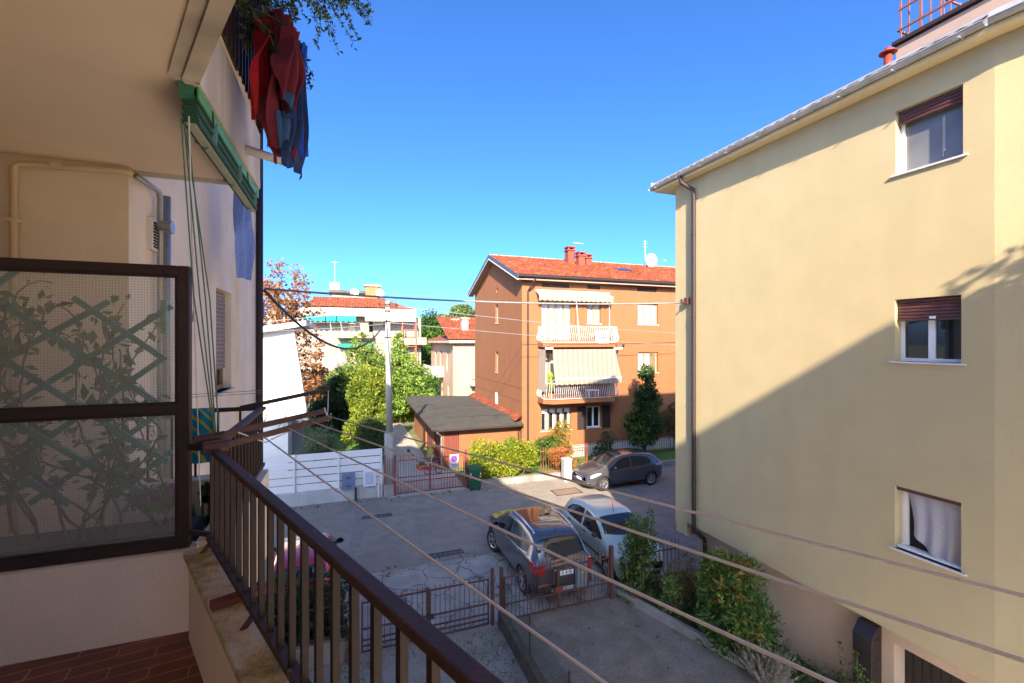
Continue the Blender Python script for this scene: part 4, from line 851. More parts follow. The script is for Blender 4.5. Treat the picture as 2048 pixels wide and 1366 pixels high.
for j in range(int((x1-x0+go)/.35)*2+1):
    x = x0-go+j*.175; rr = .10+.02*(j%2); rows.append([(x,ym+rr*math.cos(t),rz+.17+rr*math.sin(t)) for t in np.linspace(0,math.pi,7)])
mb.grid(rows); mb.build('ridge_tiles', rooftile_mat('ridge_tile',[(.2,(.30,.12,.05)),(.8,(.42,.25,.14))]), OH)
M_sof = mat('brown_soffit',(.33,.22,.16),.85,.06,2)
mb = MB()
for s,e in (((y0-fo,ze),(ym,rz)),((y1+fo,ze),(ym,rz))):
    mb.extr([(x0-go,s[0],s[1]),(x0-go,e[0],e[1]),(x0-go,e[0],e[1]+.05),(x0-go,s[0],s[1]+.05)],(go-.005,0,0))
mb.box(x0-go,x1,y0-fo,y0-.003,ze-.005,ze+.05); mb.build('soffit', M_sof, OH)
mb = MB()
for s,e in (((y0-fo-.02,ze),(ym,rz)),((y1+fo+.02,ze),(ym,rz))):
    mb.extr([(x0-go-.03,s[0],s[1]-.02),(x0-go-.03,e[0],e[1]-.02),(x0-go-.03,e[0],e[1]+.24),(x0-go-.03,s[0],s[1]+.24)],(.03,0,0))
mb.build('verge_board', mat('dark_verge_sheet',(.055,.06,.055),.4,.1,6), OH)
mb = MB()
for s,e in (((y0-fo-.02,ze),(ym,rz)),((y1+fo+.02,ze),(ym,rz))):
    mb.extr([(x0-go-.045,s[0],s[1]-.065),(x0-go-.045,e[0],e[1]-.065),(x0-go-.045,e[0],e[1]-.021),(x0-go-.045,s[0],s[1]-.021)],(.045,0,0))
mb.build('verge_trim', M_white, OH)
gutter_run(OH,(x0-go,y0-fo),(x1,y0-fo),ze+.15,.07,M_brown2,(0,-1,0))
mb = MB(); mb.box(x0-go,x1,y0-fo-.012,y0-fo-.002,ze-.03,ze+.02); mb.build('gutter_trim', M_sof, OH)
d = PY(1056,600,y0-.07); mb = MB(); mb.tube([(d.x+.25,y0-fo-.05,ze+.05),(d.x+.2,y0-fo-.02,ze-.08),(d.x,y0-.08,ze-.6),(d.x,y0-.08,.1)],.055,8); mb.build('downpipe', M_brown2, OH)
def chimney(cx, cy, w, h, label=None):
    z = rz-abs(cy-ym)*sl_+.05; mb = MB(); mb.box(cx-w/2,cx+w/2,cy-w/2,cy+w/2,z-.1,z+h)
    for k,(e,t) in enumerate(((.06,.07),(-.03,.16),(.06,.07))):
        pass
    mb.box(cx-w/2-.06,cx+w/2+.06,cy-w/2-.06,cy+w/2+.06,z+h,z+h+.07)
    for sx in (-1,1):
        for sy in (-1,1): mb.box(cx+sx*(w/2-.05)-.05,cx+sx*(w/2-.05)+.05,cy+sy*(w/2-.05)-.05,cy+sy*(w/2-.05)+.05,z+h+.07,z+h+.21)
    mb.box(cx-w/2-.05,cx+w/2+.05,cy-w/2-.05,cy+w/2+.05,z+h+.21,z+h+.28)
    return mb.build('chimney', mat('brick_chimney_%d'%int(cx*10),(.22,.045,.022),.9,.12,8), OH)
chimney(14.0,27.0,.5,.95); chimney(14.45,26.4,.46,.75); chimney(15.1,26.6,.42,.60)
mb = MB(); mb.beam((14.2,26.9,13.15),(14.9,26.75,13.1),.03,.03); mb.build('flue_arm', M_galv, OH)
mb = MB(); mb.obox((17.2,25.6,rz-2.3*sl_+.26),(.5,0,0),(0,.35,.35*sl_),(0,-.02,.03)); mb.build('skylight', M_glass, OH)
mb = MB(); mb.tube([(20.4,27.6,11.8),(20.4,27.6,13.9)],.03,6); 
for z in (13.85,13.7,13.45): mb.beam((20.15,27.6,z),(20.65,27.6,z),.015,.015)
mb.build('antenna', M_galv, OH)
mb = MB(); mb.lathe((20.75,27.2,12.45),[(0,0),(.25,.02),(.42,.08),(.5,.14)],18,'y'); o = mb.build('satellite_dish', M_white, OH)
mb = MB(); mb.tube([(20.75,27.2,12.45),(21.2,26.5,12.3)],.015,5); mb.box(21.14,21.26,26.4,26.52,12.25,12.37); mb.build('dish_arm', M_galv, OH)
mb = MB(); mb.tube([(16.0-.5,y0-.01,6.35),(15.5,y0-.05,6.35)],.09,12); mb.build('round_vent', M_blackpl, OH)
# its two balconies
xb0, xb1, ch, yo = 9.98, 14.65, .42, y0-1.15
M_bsl = M_orange
m_aw = stripes('peach_striped_canvas',0,.30,[(0,(.32,.285,.235)),(.30,(.28,.155,.085)),(.42,(.32,.285,.235)),(.55,(.28,.155,.085)),(.62,(.30,.265,.215))],.85,.25)
def fr_poly(ins=0): return [(xb0+ins,y0-.002),(xb0+ins,yo+ch),(xb0+ch,yo+ins),(xb1-ch,yo+ins),(xb1-ins,yo+ch),(xb1-ins,y0-.002)]
for zf, nm in ((6.50,'up'),(3.45,'low')):
    mb = MB(); mb.prism(fr_poly(),zf-.20,zf); bl = mb.build('balcony', M_bsl, OH)
    pl = fr_poly(.05); mb = MB(); hz = zf+.92
    for (p,q) in zip(pl[:-1],pl[1:]):
        mb.beam((*p,hz),(*q,hz),.045,.03); mb.beam((*p,zf+.06),(*q,zf+.06),.03,.02)
        P = Vector((*p,0)); Q = Vector((*q,0)); L = (Q-P).length; k = max(2,int(L/.115)); out = Vector(((Q-P).y,-(Q-P).x,0)).normalized()
        if out.y > 0 and abs(out.x) < .9: out = -out
        if abs(out.x) > .9: out = Vector((-1 if p[0] < 12 else 1,0,0))
        if nm == 'z': pass
        for i in range(k):
            b = P.lerp(Q,(i+.5)/k); mb.tube([b+Vector((0,0,zf+.05)),b+out*.10+Vector((0,0,zf+.18)),b+out*.13+Vector((0,0,zf+.33)),b+out*.04+Vector((0,0,zf+.6)),b+Vector((0,0,hz))],.010,4,cap=False)
    sub(mb,'railing',M_white,bl,OH)
# upper awning, retracted, with its scalloped valance
T_ = OH
def valance(xa, xb, y, z0, z1, slope=0.0):
    k = int((xb-xa)/.30)*6; return [[(xa+(xb-xa)*j/k, y, z1) for j in range(k+1)],[(xa+(xb-xa)*j/k, y-.01, z0+.06*abs(math.sin(math.pi*((xa+(xb-xa)*j/k)/.30)))) for j in range(k+1)]]
mb = MB(); mb.grid([[(9.85,y0-.12,9.36),(14.5,y0-.12,9.36)],[(9.85,y0-.50,9.12),(14.5,y0-.50,9.12)]]); mb.grid(valance(9.85,14.5,y0-.51,8.80,9.11)); aw = mb.build('awning', m_aw, OH)
mb = MB(); mb.beam((9.85,y0-.52,9.13),(14.5,y0-.52,9.13),.05,.06); mb.beam((9.85,y0-.08,9.40),(14.5,y0-.08,9.40),.10,.10)
for x in (9.9,12.1,14.45): mb.beam((x,y0-.1,9.3),(x,y0-.5,9.12),.04,.04)
mb.tube([(12.1,y0-.5,9.1),(12.1,y0-.9,6.6)],.015,5); mb.tube([(14.5,y0-.1,9.3),(14.5,y0-.1,7.2)],.02,5); sub(mb,'awning_frame',M_white,aw,OH)
# lower awning let right down
za, zb = 6.18, 4.62; yb_ = yo-.18
mb = MB(); mb.grid([[(10.35+(14.2-10.35)*j/10,yo-.03,za) for j in range(11)],[(10.35+(14.35-10.35)*j/10,(yo+yb_)/2-.0,(za+zb)/2-.03) for j in range(11)],[(10.4+(14.5-10.4)*j/10,yb_,zb) for j in range(11)]]); mb.grid(valance(10.4,14.5,yb_-.03,zb-.36,zb-.04)); aw = mb.build('awning', m_aw, OH)
mb = MB(); mb.beam((10.4,yb_-.01,zb-.02),(14.5,yb_-.01,zb-.02),.05,.06); mb.beam((9.98,yo+.1,za+.05),(10.4,yo+.1,za+.05),.12,.10); mb.beam((14.2,yo+.1,za+.02),(14.72,yo+.1,za+.05),.12,.10)
mb.beam((10.4,y0-.5,4.3),(10.42,yb_,zb-.02),.03,.03); mb.beam((14.45,y0-.5,4.3),(14.48,yb_,zb-.02),.03,.03); sub(mb,'awning_frame',M_white,aw,OH)
m_aw2 = stripes('grey_striped_side_canvas',1,.16,[(0,(.42,.36,.29)),(.5,(.30,.22,.16)),(.62,(.42,.36,.29)),(.9,(.28,.21,.16)),(1,(.28,.21,.16))],.85,.2)
mb = MB(); mb.grid([[(xb0+.02,y0-.10,za),(xb0+.02,yo+.12,za)],[(xb0-.02,y0-.10,4.1),(xb0-.03,yo+.02,4.1)],[(xb0-.02,y0-.1,3.95),(xb0-.04,yo-.04,3.9)]]); mb.build('side_awning', m_aw2, OH)
mb = MB(); mb.grid([[(xb1-.02,y0-.10,za),(xb1-.02,yo+.3,za)],[(xb1+.02,y0-.1,4.9),(xb1+.02,yo+.3,4.9)]]); mb.build('side_awning', m_aw2, OH)
mb = MB(); mb.box(13.45,14.15,y0-.62,y0-.25,6.502,7.2); acu = mb.build('air_conditioner', M_white, OH, bevel=.02)
mb = MB(); mb.lathe((13.75,y0-.635,6.85),[(0,0),(.22,0),(.24,.02)],18,'y'); sub(mb,'fan_grille',M_galv,acu,OH)
def spiky(label, c, h, rad, n, seed, m, potr=.16, poth=.28):
    T = thing('potted_plant',label,'potted plant',c,'potted plants on the lower balcony'); r = random.Random(seed); c = Vector(c)
    MB().lathe(c,[(potr*.75,.001),(potr,poth),(potr*1.1,poth),(potr*1.1,poth+.04),(potr*.9,poth+.04),(potr*.9,poth-.02),(0,poth-.02)],14).build('pot',M_terr,T)
    mb = MB()
    for i in range(n):
        a = r.uniform(0,6.28); hh = h*r.uniform(.25,1); d = Vector((math.cos(a),math.sin(a),0)); s = Vector((-d.y,d.x,0))*.016; b = c+Vector((0,0,poth+hh*.45)); l = rad*r.uniform(.5,1)
        mb.grid([[b-s,b+s],[b+d*l*.5+Vector((0,0,hh*.5))-s,b+d*l*.5+Vector((0,0,hh*.5))+s],[b+d*l+Vector((0,0,hh*.35))-s*.2,b+d*l+Vector((0,0,hh*.35))+s*.2]])
    mb.tube([c+Vector((0,0,poth-.02)),c+Vector((0,0,poth+h*.7))],.03,6)
    mb.build('foliage',m,T); return T
m_sp = mat('lime_strap_leaves',(.20,.30,.03),.6,.3,12)
spiky('tall spiky dracaena in a terracotta pot at the left of the awning balcony',(10.42,yo+.33,3.452),1.35,.42,90,3,m_sp)
spiky('short spiky plant in a pot at the right end of the awning balcony',(14.05,yo+.33,3.452),.55,.35,50,4,m_sp)
spiky('wispy grey green plant hanging over the left railing of the awning balcony',(10.14,yo+.62,3.452),.5,.36,40,5,mat('dull_strap_leaves',(.16,.19,.08),.7,.3,12),.12,.22)
T = thing('balcony_table','low white table on the lower balcony behind the railing','table',(13.1,y0-.6,3.452)); mb = MB(); mb.box(12.7,13.4,y0-.85,y0-.4,3.85,3.89); mb.build('table_top',M_white,T)
for sx in (12.75,13.35):
    for sy in (y0-.8,y0-.45): MB().box(sx-.02,sx+.02,sy-.02,sy+.02,3.452,3.85).build('leg',M_white,T)
# ------------------------------------------------------------------ flat roofed garage beside it
GB = thing('garage','low orange garage with grey felt roof and brown door beside the orange house','garage',(6.5,24,0))
gx0, gx1, gy0, gy1 = 4.75, 9.05, 23.4, 33.6
mb = MB(); mb.wall((0,gy0,0),(1,0,0),(0,1,0),gx0,gx1,0,2.12,[(gx0+.08,5.62,.0,1.98)],.12); mb.wall((gx0,0,0),(0,1,0),(1,0,0),gy0,gy1,0,2.2,[(23.6,25.9,0,2.0),(26.4,28.7,0,2.0)],.15); mb.add([(gx0,gy1,0),(gx1,gy1,0),(gx1,gy1,2.3),(gx0,gy1,2.3)],[(0,1,2,3)])
mb.build('wall', M_orange, GB)
m_bd = mat('brown_garage_door',(.15,.035,.02),.6,.12,6)
mb = MB()
for i in range(7): mb.box(gx0+.09+i*.11,gx0+.19+i*.11,gy0+.05,gy0+.09,0.01,1.97)
mb.build('door', m_bd, GB)
for ya in (23.6,26.4):
    mb = MB()
    for i in range(12): mb.box(gx0+.08,gx0+.11,ya+.02+i*.19,ya+.19+i*.19,.01,1.98)
    mb.build('door', m_bd, GB)
fx0 = 4.12; fy0 = 22.85
rim = [(fx0,fy0+.25),(fx0+.3,fy0),(gx1,fy0-.05),(gx1,gy1+.5),(fx0+.9,gy1+2.2),(fx0,gy1+.9)]
inn = [(5.6,24.6),(5.8,24.4),(gx1,24.2),(gx1,gy1-.6),(6.2,gy1+.6),(5.6,gy1-.3)]
mb = MB(); n = 6; V = [(x,y,2.14+.02*(y-23)) for x,y in rim]+[(x,y,2.40+.012*(y-23)) for x,y in inn]+[(x,y,2.04+.02*(y-23)) for x,y in rim]
mb.add(V,[(i,(i+1)%6,6+(i+1)%6,6+i) for i in range(6)]+[tuple(range(6,12))]+[tuple(range(17,11,-1))]); mb.build('roof', M_gbrown, GB)
mb = MB(); mb.add(V,[(12+i,12+(i+1)%6,(i+1)%6,i) for i in range(6)]); mb.build('fascia', M_brown2, GB)
mb = MB(); r = random.Random(2)
mb.beam((5.3,24.8,2.43),(gx1,24.4,2.44),.06,.012); mb.beam((5.2,28.1,2.47),(gx1,28.2,2.47),.05,.012); mb.beam((fx0+.2,26,2.25),(5.6,26.3,2.46),.05,.012); mb.beam((6.6,23.0,2.17),(6.6,24.4,2.44),.04,.012); mb.beam((7.9,23.0,2.17),(7.9,24.3,2.44),.04,.012); mb.beam((6.6,23.7,2.31),(7.9,23.7,2.31),.04,.012)
mb.build('felt_seam', mat('black_bitumen',(.03,.028,.025),.8,.2,8), GB)
mb = MB(); mb.add([(gx1-.42,23.0,2.30),(gx1+.0,23.0,2.55),(gx1+.0,33.0,2.78),(gx1-.42,33.0,2.56)],[(0,1,2,3)]); mb.build('tile_flashing', M_rt, GB)
mb = MB(); mb.tube([(fx0+.28,fy0+.12,2.06),(fx0+.28,fy0+.16,1.95),(gx0-.07,gy0-.06,1.7),(gx0-.07,gy0-.06,0)],.045,8); mb.build('downpipe', M_galv, GB)
mb = MB(); mb.tube([(gx1-.1,fy0+.05,2.1),(gx1-.1,gy0-.06,1.7),(gx1-.1,gy0-.06,.0)],.05,8); mb.build('downpipe', M_brown2, GB)
# ------------------------------------------------------------------ white modern house behind the slatted fence
WH = thing('white_house','white modern house with slanting side wall and sloping roof slab behind the white fence','house',(-5,24.5,0))
yh = 24.5; A_ = PY(582,652,yh); B_ = PY(612,841,yh)
mb = MB(); mb.extr([(-14,yh,2.74),(B_.x,yh,2.74),(A_.x,yh,A_.z+.1),(-14,yh,5.6)],(0,.35,0)); mb.box(-14,-4.2,yh+.35,yh+8,2.6,5.5); mb.build('upper_wall', M_whitewall, WH)
mb = MB(); C_ = PY(576,860,yh+.35); mb.box(-14,C_.x,yh+.36,yh+3,0,2.6); mb.build('lower_wall', M_whitewall, WH)
mb = MB(); mb.box(C_.x,B_.x-.3,yh+2.2,yh+3,0,2.5); mb.build('carport_wall', mat('grey_render',(.25,.25,.25),.9,.06,2), WH)
R_ = PY(612,642,yh-.4); L_ = PY(514,656,yh-.4); sl2 = (R_.z-L_.z)/(R_.x-L_.x)
mb = MB(); xl_ = -14; mb.extr([(xl_,yh-.45,R_.z-.30+sl2*(xl_-R_.x)),(R_.x,yh-.45,R_.z-.22),(R_.x,yh-.45,R_.z+.02),(xl_,yh-.45,R_.z+.10+sl2*(xl_-R_.x))],(0,6,0)); mb.build('roof_slab', M_white, WH)
mb = MB(); mb.extr([(A_.x+.0,yh-.05,A_.z),(B_.x,yh-.05,2.74),(B_.x+.10,yh-.05,2.74),(A_.x+.10,yh-.05,A_.z)],(0,.38,0)); mb.build('edge_trim', M_zinc, WH)
# ------------------------------------------------------------------ houses further away
def simple_window(T, O, U, N, h, m, name='window'):
    O = Vector(O); U = Vector(U); N = Vector(N); Z = Vector((0,0,1)); mb = MB()
    mb.obox(O+U*(h[0]+h[1])/2+Z*(h[2]+h[3])/2+N*.15,U*((h[1]-h[0])/2+.01),N*.02,Z*((h[3]-h[2])/2+.01)); return mb.build(name,m,T)
PB = thing('pale_apartment_block','pale three storey apartment block with teal awnings and tiled hip roof far behind the conifers','building',(2,58,0))
yp = 58
a = PY(560,640,yp); b = PY(842,660,yp); x0, x1 = a.x-1.5, b.x
h1 = [(PY(696,648,yp).x,PY(711,648,yp).x,7.0,9.1),(PY(738,640,yp).x,PY(746,640,yp).x,7.0,9.2),(PY(633,690,yp).x,PY(646,690,yp).x,4.5,6.5),(PY(634,735,yp).x,PY(646,735,yp).x,1.2,3.2),(PY(676,690,yp).x,PY(690,690,yp).x,4.2,6.4),(PY(700,690,yp).x,PY(715,690,yp).x,4.2,6.4),(PY(676,730,yp).x,PY(690,730,yp).x,.4,3.0)]
mb = MB(); mb.wall((0,yp,0),(1,0,0),(0,1,0),x0,x1,0,9.6,h1,.25); mb.box(x0,x1,yp+.3,yp+12,0,9.6); mb.build('wall',M_blockw,PB)
for i,h in enumerate(h1): simple_window(PB,(0,yp,0),(1,0,0),(0,1,0),h,[mat('tan_roller_blind_%d'%i,(.55,.42,.30),.7,.08,3),M_glass][i in (1,3,6)])
mb = MB()
for k in range(6):
    h = h1[3]; mb.beam((h[0]+.1+.15*k,yp-.03,h[2]),(h[0]+.1+.15*k,yp-.03,h[3]),.03,.03)
mb.build('window_grille',M_blackpl,PB)
zf = PY(700,627,yp-1.2).z; x2, x3 = PY(600,640,yp-1.2).x, PY(832,640,yp-1.2).x
mb = MB(); mb.box(x2,x3,yp-1.2,yp+12.5,9.6,10.55); mb.build('fascia',M_cream,PB)
r0 = PY(632,606,yp+4); r1 = PY(765,610,yp+4)
mb = MB(); mb.add([(x2,yp-1.2,10.56),(x3,yp-1.2,10.56),(x3,yp+12.5,10.56),(x2,yp+12.5,10.56),(r0.x,yp+5,12.25),(r1.x,yp+5,12.25)],[(1,2,5),(2,3,4,5),(3,0,4)]); 
tile_roof('roof',PB,(x2+1.0,yp-1.2,10.56),(x3-3.2,yp-1.2,10.56),(0,6.2,1.72),9,M_rt,tw=.34,amp=.09,step=.05)
mb.add([(x3,yp-1.2,10.55),(r1.x,yp+5,12.25),(r1.x-2,yp+5,12.20),(x3-3.5,yp-1.2,10.57)],[(0,1,2,3)]); mb.add([(x2,yp-1.2,10.55),(x2+1.2,yp-1.2,10.57),(r0.x+.3,yp+5,12.2),(r0.x,yp+5,12.25)],[(0,1,2,3)]); mb.build('roof_hips',M_rt,PB)
c0 = PY(664,595,yp+7); c1 = PY(742,605,yp+7); mb = MB(); mb.box(c0.x,c1.x,yp+7,yp+11,11,13.1); mb.box(c0.x-.4,c1.x,yp+6.6,yp+11,13.1,13.45,1); mb.build('penthouse',[M_blockw,M_concd],PB)
c = PY(745,600,yp+5); mb = MB(); mb.box(c.x-.85,c.x+.85,yp+5,yp+6.4,11.5,13.9); mb.box(c.x-1.05,c.x+1.05,yp+4.8,yp+6.6,13.9,14.15,1); mb.build('chimney',[mat('orange_brick',(.34,.14,.055),.9,.15,3),M_cream],PB)
c = PY(669,590,yp+7); mb = MB(); mb.box(c.x-.6,c.x+.6,yp+8,yp+9,13.45,14.6); mb.build('chimney',M_cream,PB)
mb = MB(); mb.tube([(c.x,yp+8.5,14.6),(c.x,yp+8.5,17.6)],.05,5); mb.beam((c.x-.5,yp+8.5,17.4),(c.x+.5,yp+8.5,17.4),.05,.05); mb.beam((c.x,yp+8.1,17.1),(c.x,yp+8.9,17.1),.05,.05); mb.build('antenna',M_galv,PB)
for px in (709,760):
    c = PY(px,598,yp+4); mb = MB(); mb.tube([(c.x,yp+4.5,12),(c.x,yp+4.5,13.2)],.04,5); mb.lathe((c.x,yp+4.2,12.95),[(0,.10),(.32,.05),(.55,-.06)],16,'y'); mb.build('satellite_dish',M_zinc,PB)
m_teal = mat('teal_canvas',(.005,.24,.27),.8,.1,3); m_bal = mat('stained_balcony_concrete',(.30,.26,.19),.9,.12,.8,stain=.35)
for i,(pa,pb) in enumerate(((612,650),(652,672),(674,712))):
    p = PY(pa,632,yp-1.6); q = PY(pb,632,yp-1.6); mb = MB(); mb.grid([[(p.x+(q.x-p.x)*j/10,yp-1.3,9.62) for j in range(11)],[(p.x+(q.x-p.x)*j/10,yp-1.7,9.0-.10*(j%3)) for j in range(11)]]); mb.build('teal_awning',m_teal,PB)
p = PY(730,634,yp-1.6); q = PY(832,634,yp-1.6); mb = MB(); mb.grid([[(p.x+(q.x-p.x)*j/40,yp-1.25,9.60) for j in range(41)],[(p.x+(q.x-p.x)*j/40,yp-1.8,9.05-.07*(j%2)) for j in range(41)]]); mb.build('striped_awning',stripes('grey_cream_canvas',0,.45,[(0,(.62,.58,.48)),(.5,(.36,.34,.29)),(1,(.36,.34,.29))],.85,.15),PB)
p = PY(675,668,yp-1.2); q = PY(745,668,yp-1.2); mb = MB(); mb.box(p.x,q.x,yp-1.3,yp-.003,PY(700,676,yp-1.3).z,PY(700,664,yp-1.3).z); mb.build('balcony',m_bal,PB)
p = PY(800,668,yp-1.6); q = PY(853,668,yp-1.6); mb = MB(); mb.box(p.x,q.x,yp-1.6,yp+3,6.2,7.1); mb.build('balcony',m_bal,PB)
p = PY(675,678,yp-1); q = PY(745,678,yp-1); mb = MB(); mb.grid([[(p.x+(q.x-p.x)*j/24,yp-.2,6.35) for j in range(25)],[(p.x+(q.x-p.x)*j/24,yp-.8,5.9-.06*(j%2)) for j in range(25)]]); mb.build('green_awning',mat('dark_green_canvas',(.01,.20,.12),.8,.1,3),PB)
mb = MB(); mb.box(x0,x1,yp-.08,yp-.003,6.35,6.6); mb.build('string_course',m_bal,PB)
mb = MB()
for px in (805,832):
    c = PY(px,700,yp-1.8); mb.beam((c.x,yp-1.8,0),(c.x,yp-1.8,9.2),.09,.09)
    mb.beam((c.x,yp-.9,0),(c.x,yp-.9,9.2),.09,.09)
c = PY(805,700,yp-1.8); d = PY(832,700,yp-1.8)
for z in (2,4,6,7.2,8): mb.beam((c.x,yp-1.8,z),(d.x,yp-1.8,z),.07,.07)
mb.build('scaffold_frame',mat('red_scaffold',(.42,.09,.05),.6,.1,3),PB)
PH = thing('peach_house','two storey peach house with tiled hip roof and small balconies left of the orange house','house',(14,48,0))
xp, yq = 10.3, 45.2
hs = [(47.6,48.6,3.4,5.6),(51,52.2,3.2,5.5),(54.0,55.2,3.2,5.4),(47.2,48.0,.2,2.0),(50.5,51.4,.4,2.4)]
mb = MB(); mb.wall((xp,0,0),(0,1,0),(1,0,0),yq,58,0,6.45,hs,.2); mb.wall((0,yq,0),(1,0,0),(0,1,0),xp,24,0,6.45,[(13.0,14.2,3.0,5.3)],.2); mb.add([(xp,58,0),(24,58,0),(24,58,6.45),(xp,58,6.45)],[(0,1,2,3)]); mb.build('wall',M_peach,PH)
for i,h in enumerate(hs): simple_window(PH,(xp,0,0),(0,1,0),(1,0,0),h,[mat('grey_shutter_%d'%i,(.22,.22,.19),.7,.1,3),M_glass][i%2])
simple_window(PH,(0,yq,0),(1,0,0),(0,1,0),(13.0,14.2,3.0,5.3),M_glass)
mb = MB(); mb.box(xp-.6,24.6,yq-.6,58.6,6.45,6.72); mb.build('cornice',M_cream,PH)
mb = MB(); mb.add([(xp-.62,yq-.62,6.73),(24.6,yq-.62,6.73),(24.6,58.6,6.73),(xp-.62,58.6,6.73),(17.2,51.5,9.4),(17.6,52.5,9.4)],[(1,2,5),(2,3,5),(3,0,4,5)]); mb.build('roof',M_rt,PH)
tile_roof('front_roof',PH,(xp-.62,yq-.62,6.73),(24.6,yq-.62,6.73),(0,7,2.67),10,M_rt,tw=.3,amp=.07,step=.05)
for (cx,cy,z) in ((11.6,50.5,7.2),(12.0,47.5,7.2)):
    mb = MB(); mb.box(cx-.35,cx+.35,cy-.35,cy+.35,6.9,z+1.8); mb.box(cx-.45,cx+.45,cy-.45,cy+.45,z+1.8,z+1.95); mb.build('chimney',M_peach,PH)
mb = MB(); mb.box(xp-1.3,xp-.003,50.2,56,2.65,2.85); bl = mb.build('balcony',M_white,PH); mb = MB(); mb.box(xp-1.3,xp-1.26,50.2,56,2.85,3.85); mb.box(xp-1.26,xp-.003,50.2,50.24,2.85,3.85); sub(mb,'parapet_panel',mat('pale_balcony_panel',(.55,.53,.48),.8,.1,2),bl,PH)
mb = MB(); mb.box(11.9,15.5,yq-1.1,yq-.003,2.15,2.35); bl = mb.build('balcony',M_white,PH); mb = MB(); 
for z in (2.8,3.3): mb.beam((11.95,yq-1.05,z),(15.5,yq-1.05,z),.04,.04)
for x in np.arange(11.95,15.5,.5): mb.beam((x,yq-1.05,2.35),(x,yq-1.05,3.3),.03,.03)
sub(mb,'railing',M_brown2,bl,PH)
mb = MB(); mb.tube([(xp-.1,yq-.08,6.5),(xp-.02,yq-.08,5.9),(xp-.02,yq-.08,0)],.06,6); mb.build('downpipe',M_peach,PH)
BH = thing('tall_tiled_house','cream house with broad brown eaves behind the peach house','house',(20,72,0))
p = PY(912,640,72); q = PY(990,640,72); mb = MB(); mb.box(p.x,q.x+6,72,84,0,10.0); mb.build('wall',M_cream,BH)
for i in range(4):
    mb = MB(); mb.box(p.x+.8+i*1.5,p.x+1.6+i*1.5,71.95,72.02,8.3,9.2); mb.build('window',M_glass,BH)
mb = MB(); mb.add([(p.x-2.8,70.2,9.3),(q.x+8,70.2,12.4),(q.x+8,86,12.4),(p.x-2.8,86,9.3)],[(0,1,2,3)]); mb.add([(p.x-2.8,70.2,9.1),(q.x+8,70.2,12.2),(q.x+8,86,12.2),(p.x-2.8,86,9.1)],[(3,2,1,0)]); mb.add([(p.x-2.8,70.2,9.1),(q.x+8,70.2,12.2),(q.x+8,70.2,12.4),(p.x-2.8,70.2,9.3)],[(0,1,2,3)]); mb.build('roof',M_rt,BH)
# unseen block added behind the viewpoint, shaped to shade the yellow wall
TB = thing('shadow_casting_block','unseen pillared block added behind our balcony to shade the yellow wall','building',(4,-7,0))
mb = MB(); mb.extr([(-1,-6,8.6),(9,-6,8.6),(9,-6,12.3),(6.3,-6,12.45),(5.7,-6,12.6),(5.1,-6,13.2),(4.65,-6,13.55),(-1,-6,13.62)],(0,-2,0)); mb.build('wall',M_cream,TB)
for i in range(4):
    for j in range(2): MB().box(.2+2.2*i,1.4+2.2*i,-6.0,-5.95,9.1+2.0*j,10.4+2.0*j).build('window',M_glass,TB)
for x in (-.5,4,8.5): MB().box(x-.2,x+.2,-7.2,-6.8,0,8.6).build('pillar',M_conc,TB)
struct(MB().add([(2.6,-14,.02),(12,-14,.02),(9.2,5.0,.02),(3.5,5.0,.02)],[(0,1,2,3)]).build('bounce_yard',mat('bounce_paving',(.68,.59,.47),.9,.1,2,.2,40)))  # unseen pale yard added to bounce sunlight up into the balcony
# ------------------------------------------------------------------ far side street furniture
yf = 20.15
WF = thing('slatted_fence','white horizontal board fence on a grey wall along the far side of the street','fence',(-3,yf,0))
e = PY(764,990,yf).x; xs = -11.0
top = lambda px,py: PY(px,py,yf).z
zb, zt = .52, 2.05
mb = MB(); mb.box(xs,e+.02,yf-.09,yf+.12,0,zb); mb.build('base_wall',mat('smooth_grey_concrete',(.42,.42,.41),.85,.1,1.5,.2,60,stain=.22),WF)
posts = [PY(680,900,yf).x+d for d in (0,)]; px_ = [PY(588,900,yf).x, PY(677,900,yf).x, e-.03]
sp = px_[1]-px_[0]; 
for x in (px_[0]-2*sp,px_[0]-sp,*px_): 
    mb = MB(); mb.box(x-.035,x+.035,yf-.035,yf+.035,zb,zt); mb.build('post',M_white,WF)
nb = 5; hgt = (zt-zb)/nb
b0 = None
for i in range(nb):
    mb = MB(); mb.box(xs,e-.07,yf+.036,yf+.056,zb+i*hgt+.018,zb+(i+1)*hgt-.018); mb.build('board',M_white,WF)
c = PY(697,962,yf-.2); T = thing('meter_box','blue grey metal meter box standing in the grey wall below the white boards','meter box',(c.x,yf-.12,.5))
mb = MB(); mb.box(c.x-.26,c.x+.26,yf-.22,yf-.095,.50,1.16); mb.build('box',mat('blue_grey_enamel',(.12,.17,.26),.5,.06,3),T,bevel=.012)
mb = MB(); mb.box(c.x-.10,c.x+.10,yf-.232,yf-.221,.92,1.02); mb.box(c.x-.10,c.x+.10,yf-.232,yf-.221,.60,.68); mb.build('vent',mat('slot_grey',(.06,.08,.13),.5,.1,8),T)
mb = MB(); mb.box(c.x+.24,c.x+.33,yf-.19,yf-.10,0,.52); mb.build('cable_duct',M_blackpl,T)
c = PY(739,955,yf-.2); T = thing('meter_box','white framed grey letter cabinet near the right end of the white fence','meter box',(c.x,yf-.12,.5))
mb = MB(); mb.box(c.x-.25,c.x+.25,yf-.2,yf-.095,.53,1.24); mb.build('box',M_white,T,bevel=.012); mb = MB(); mb.box(c.x-.17,c.x+.17,yf-.212,yf-.201,.62,1.13); mb.build('door',mat('pale_grey_enamel',(.40,.45,.52),.5,.06,3),T)
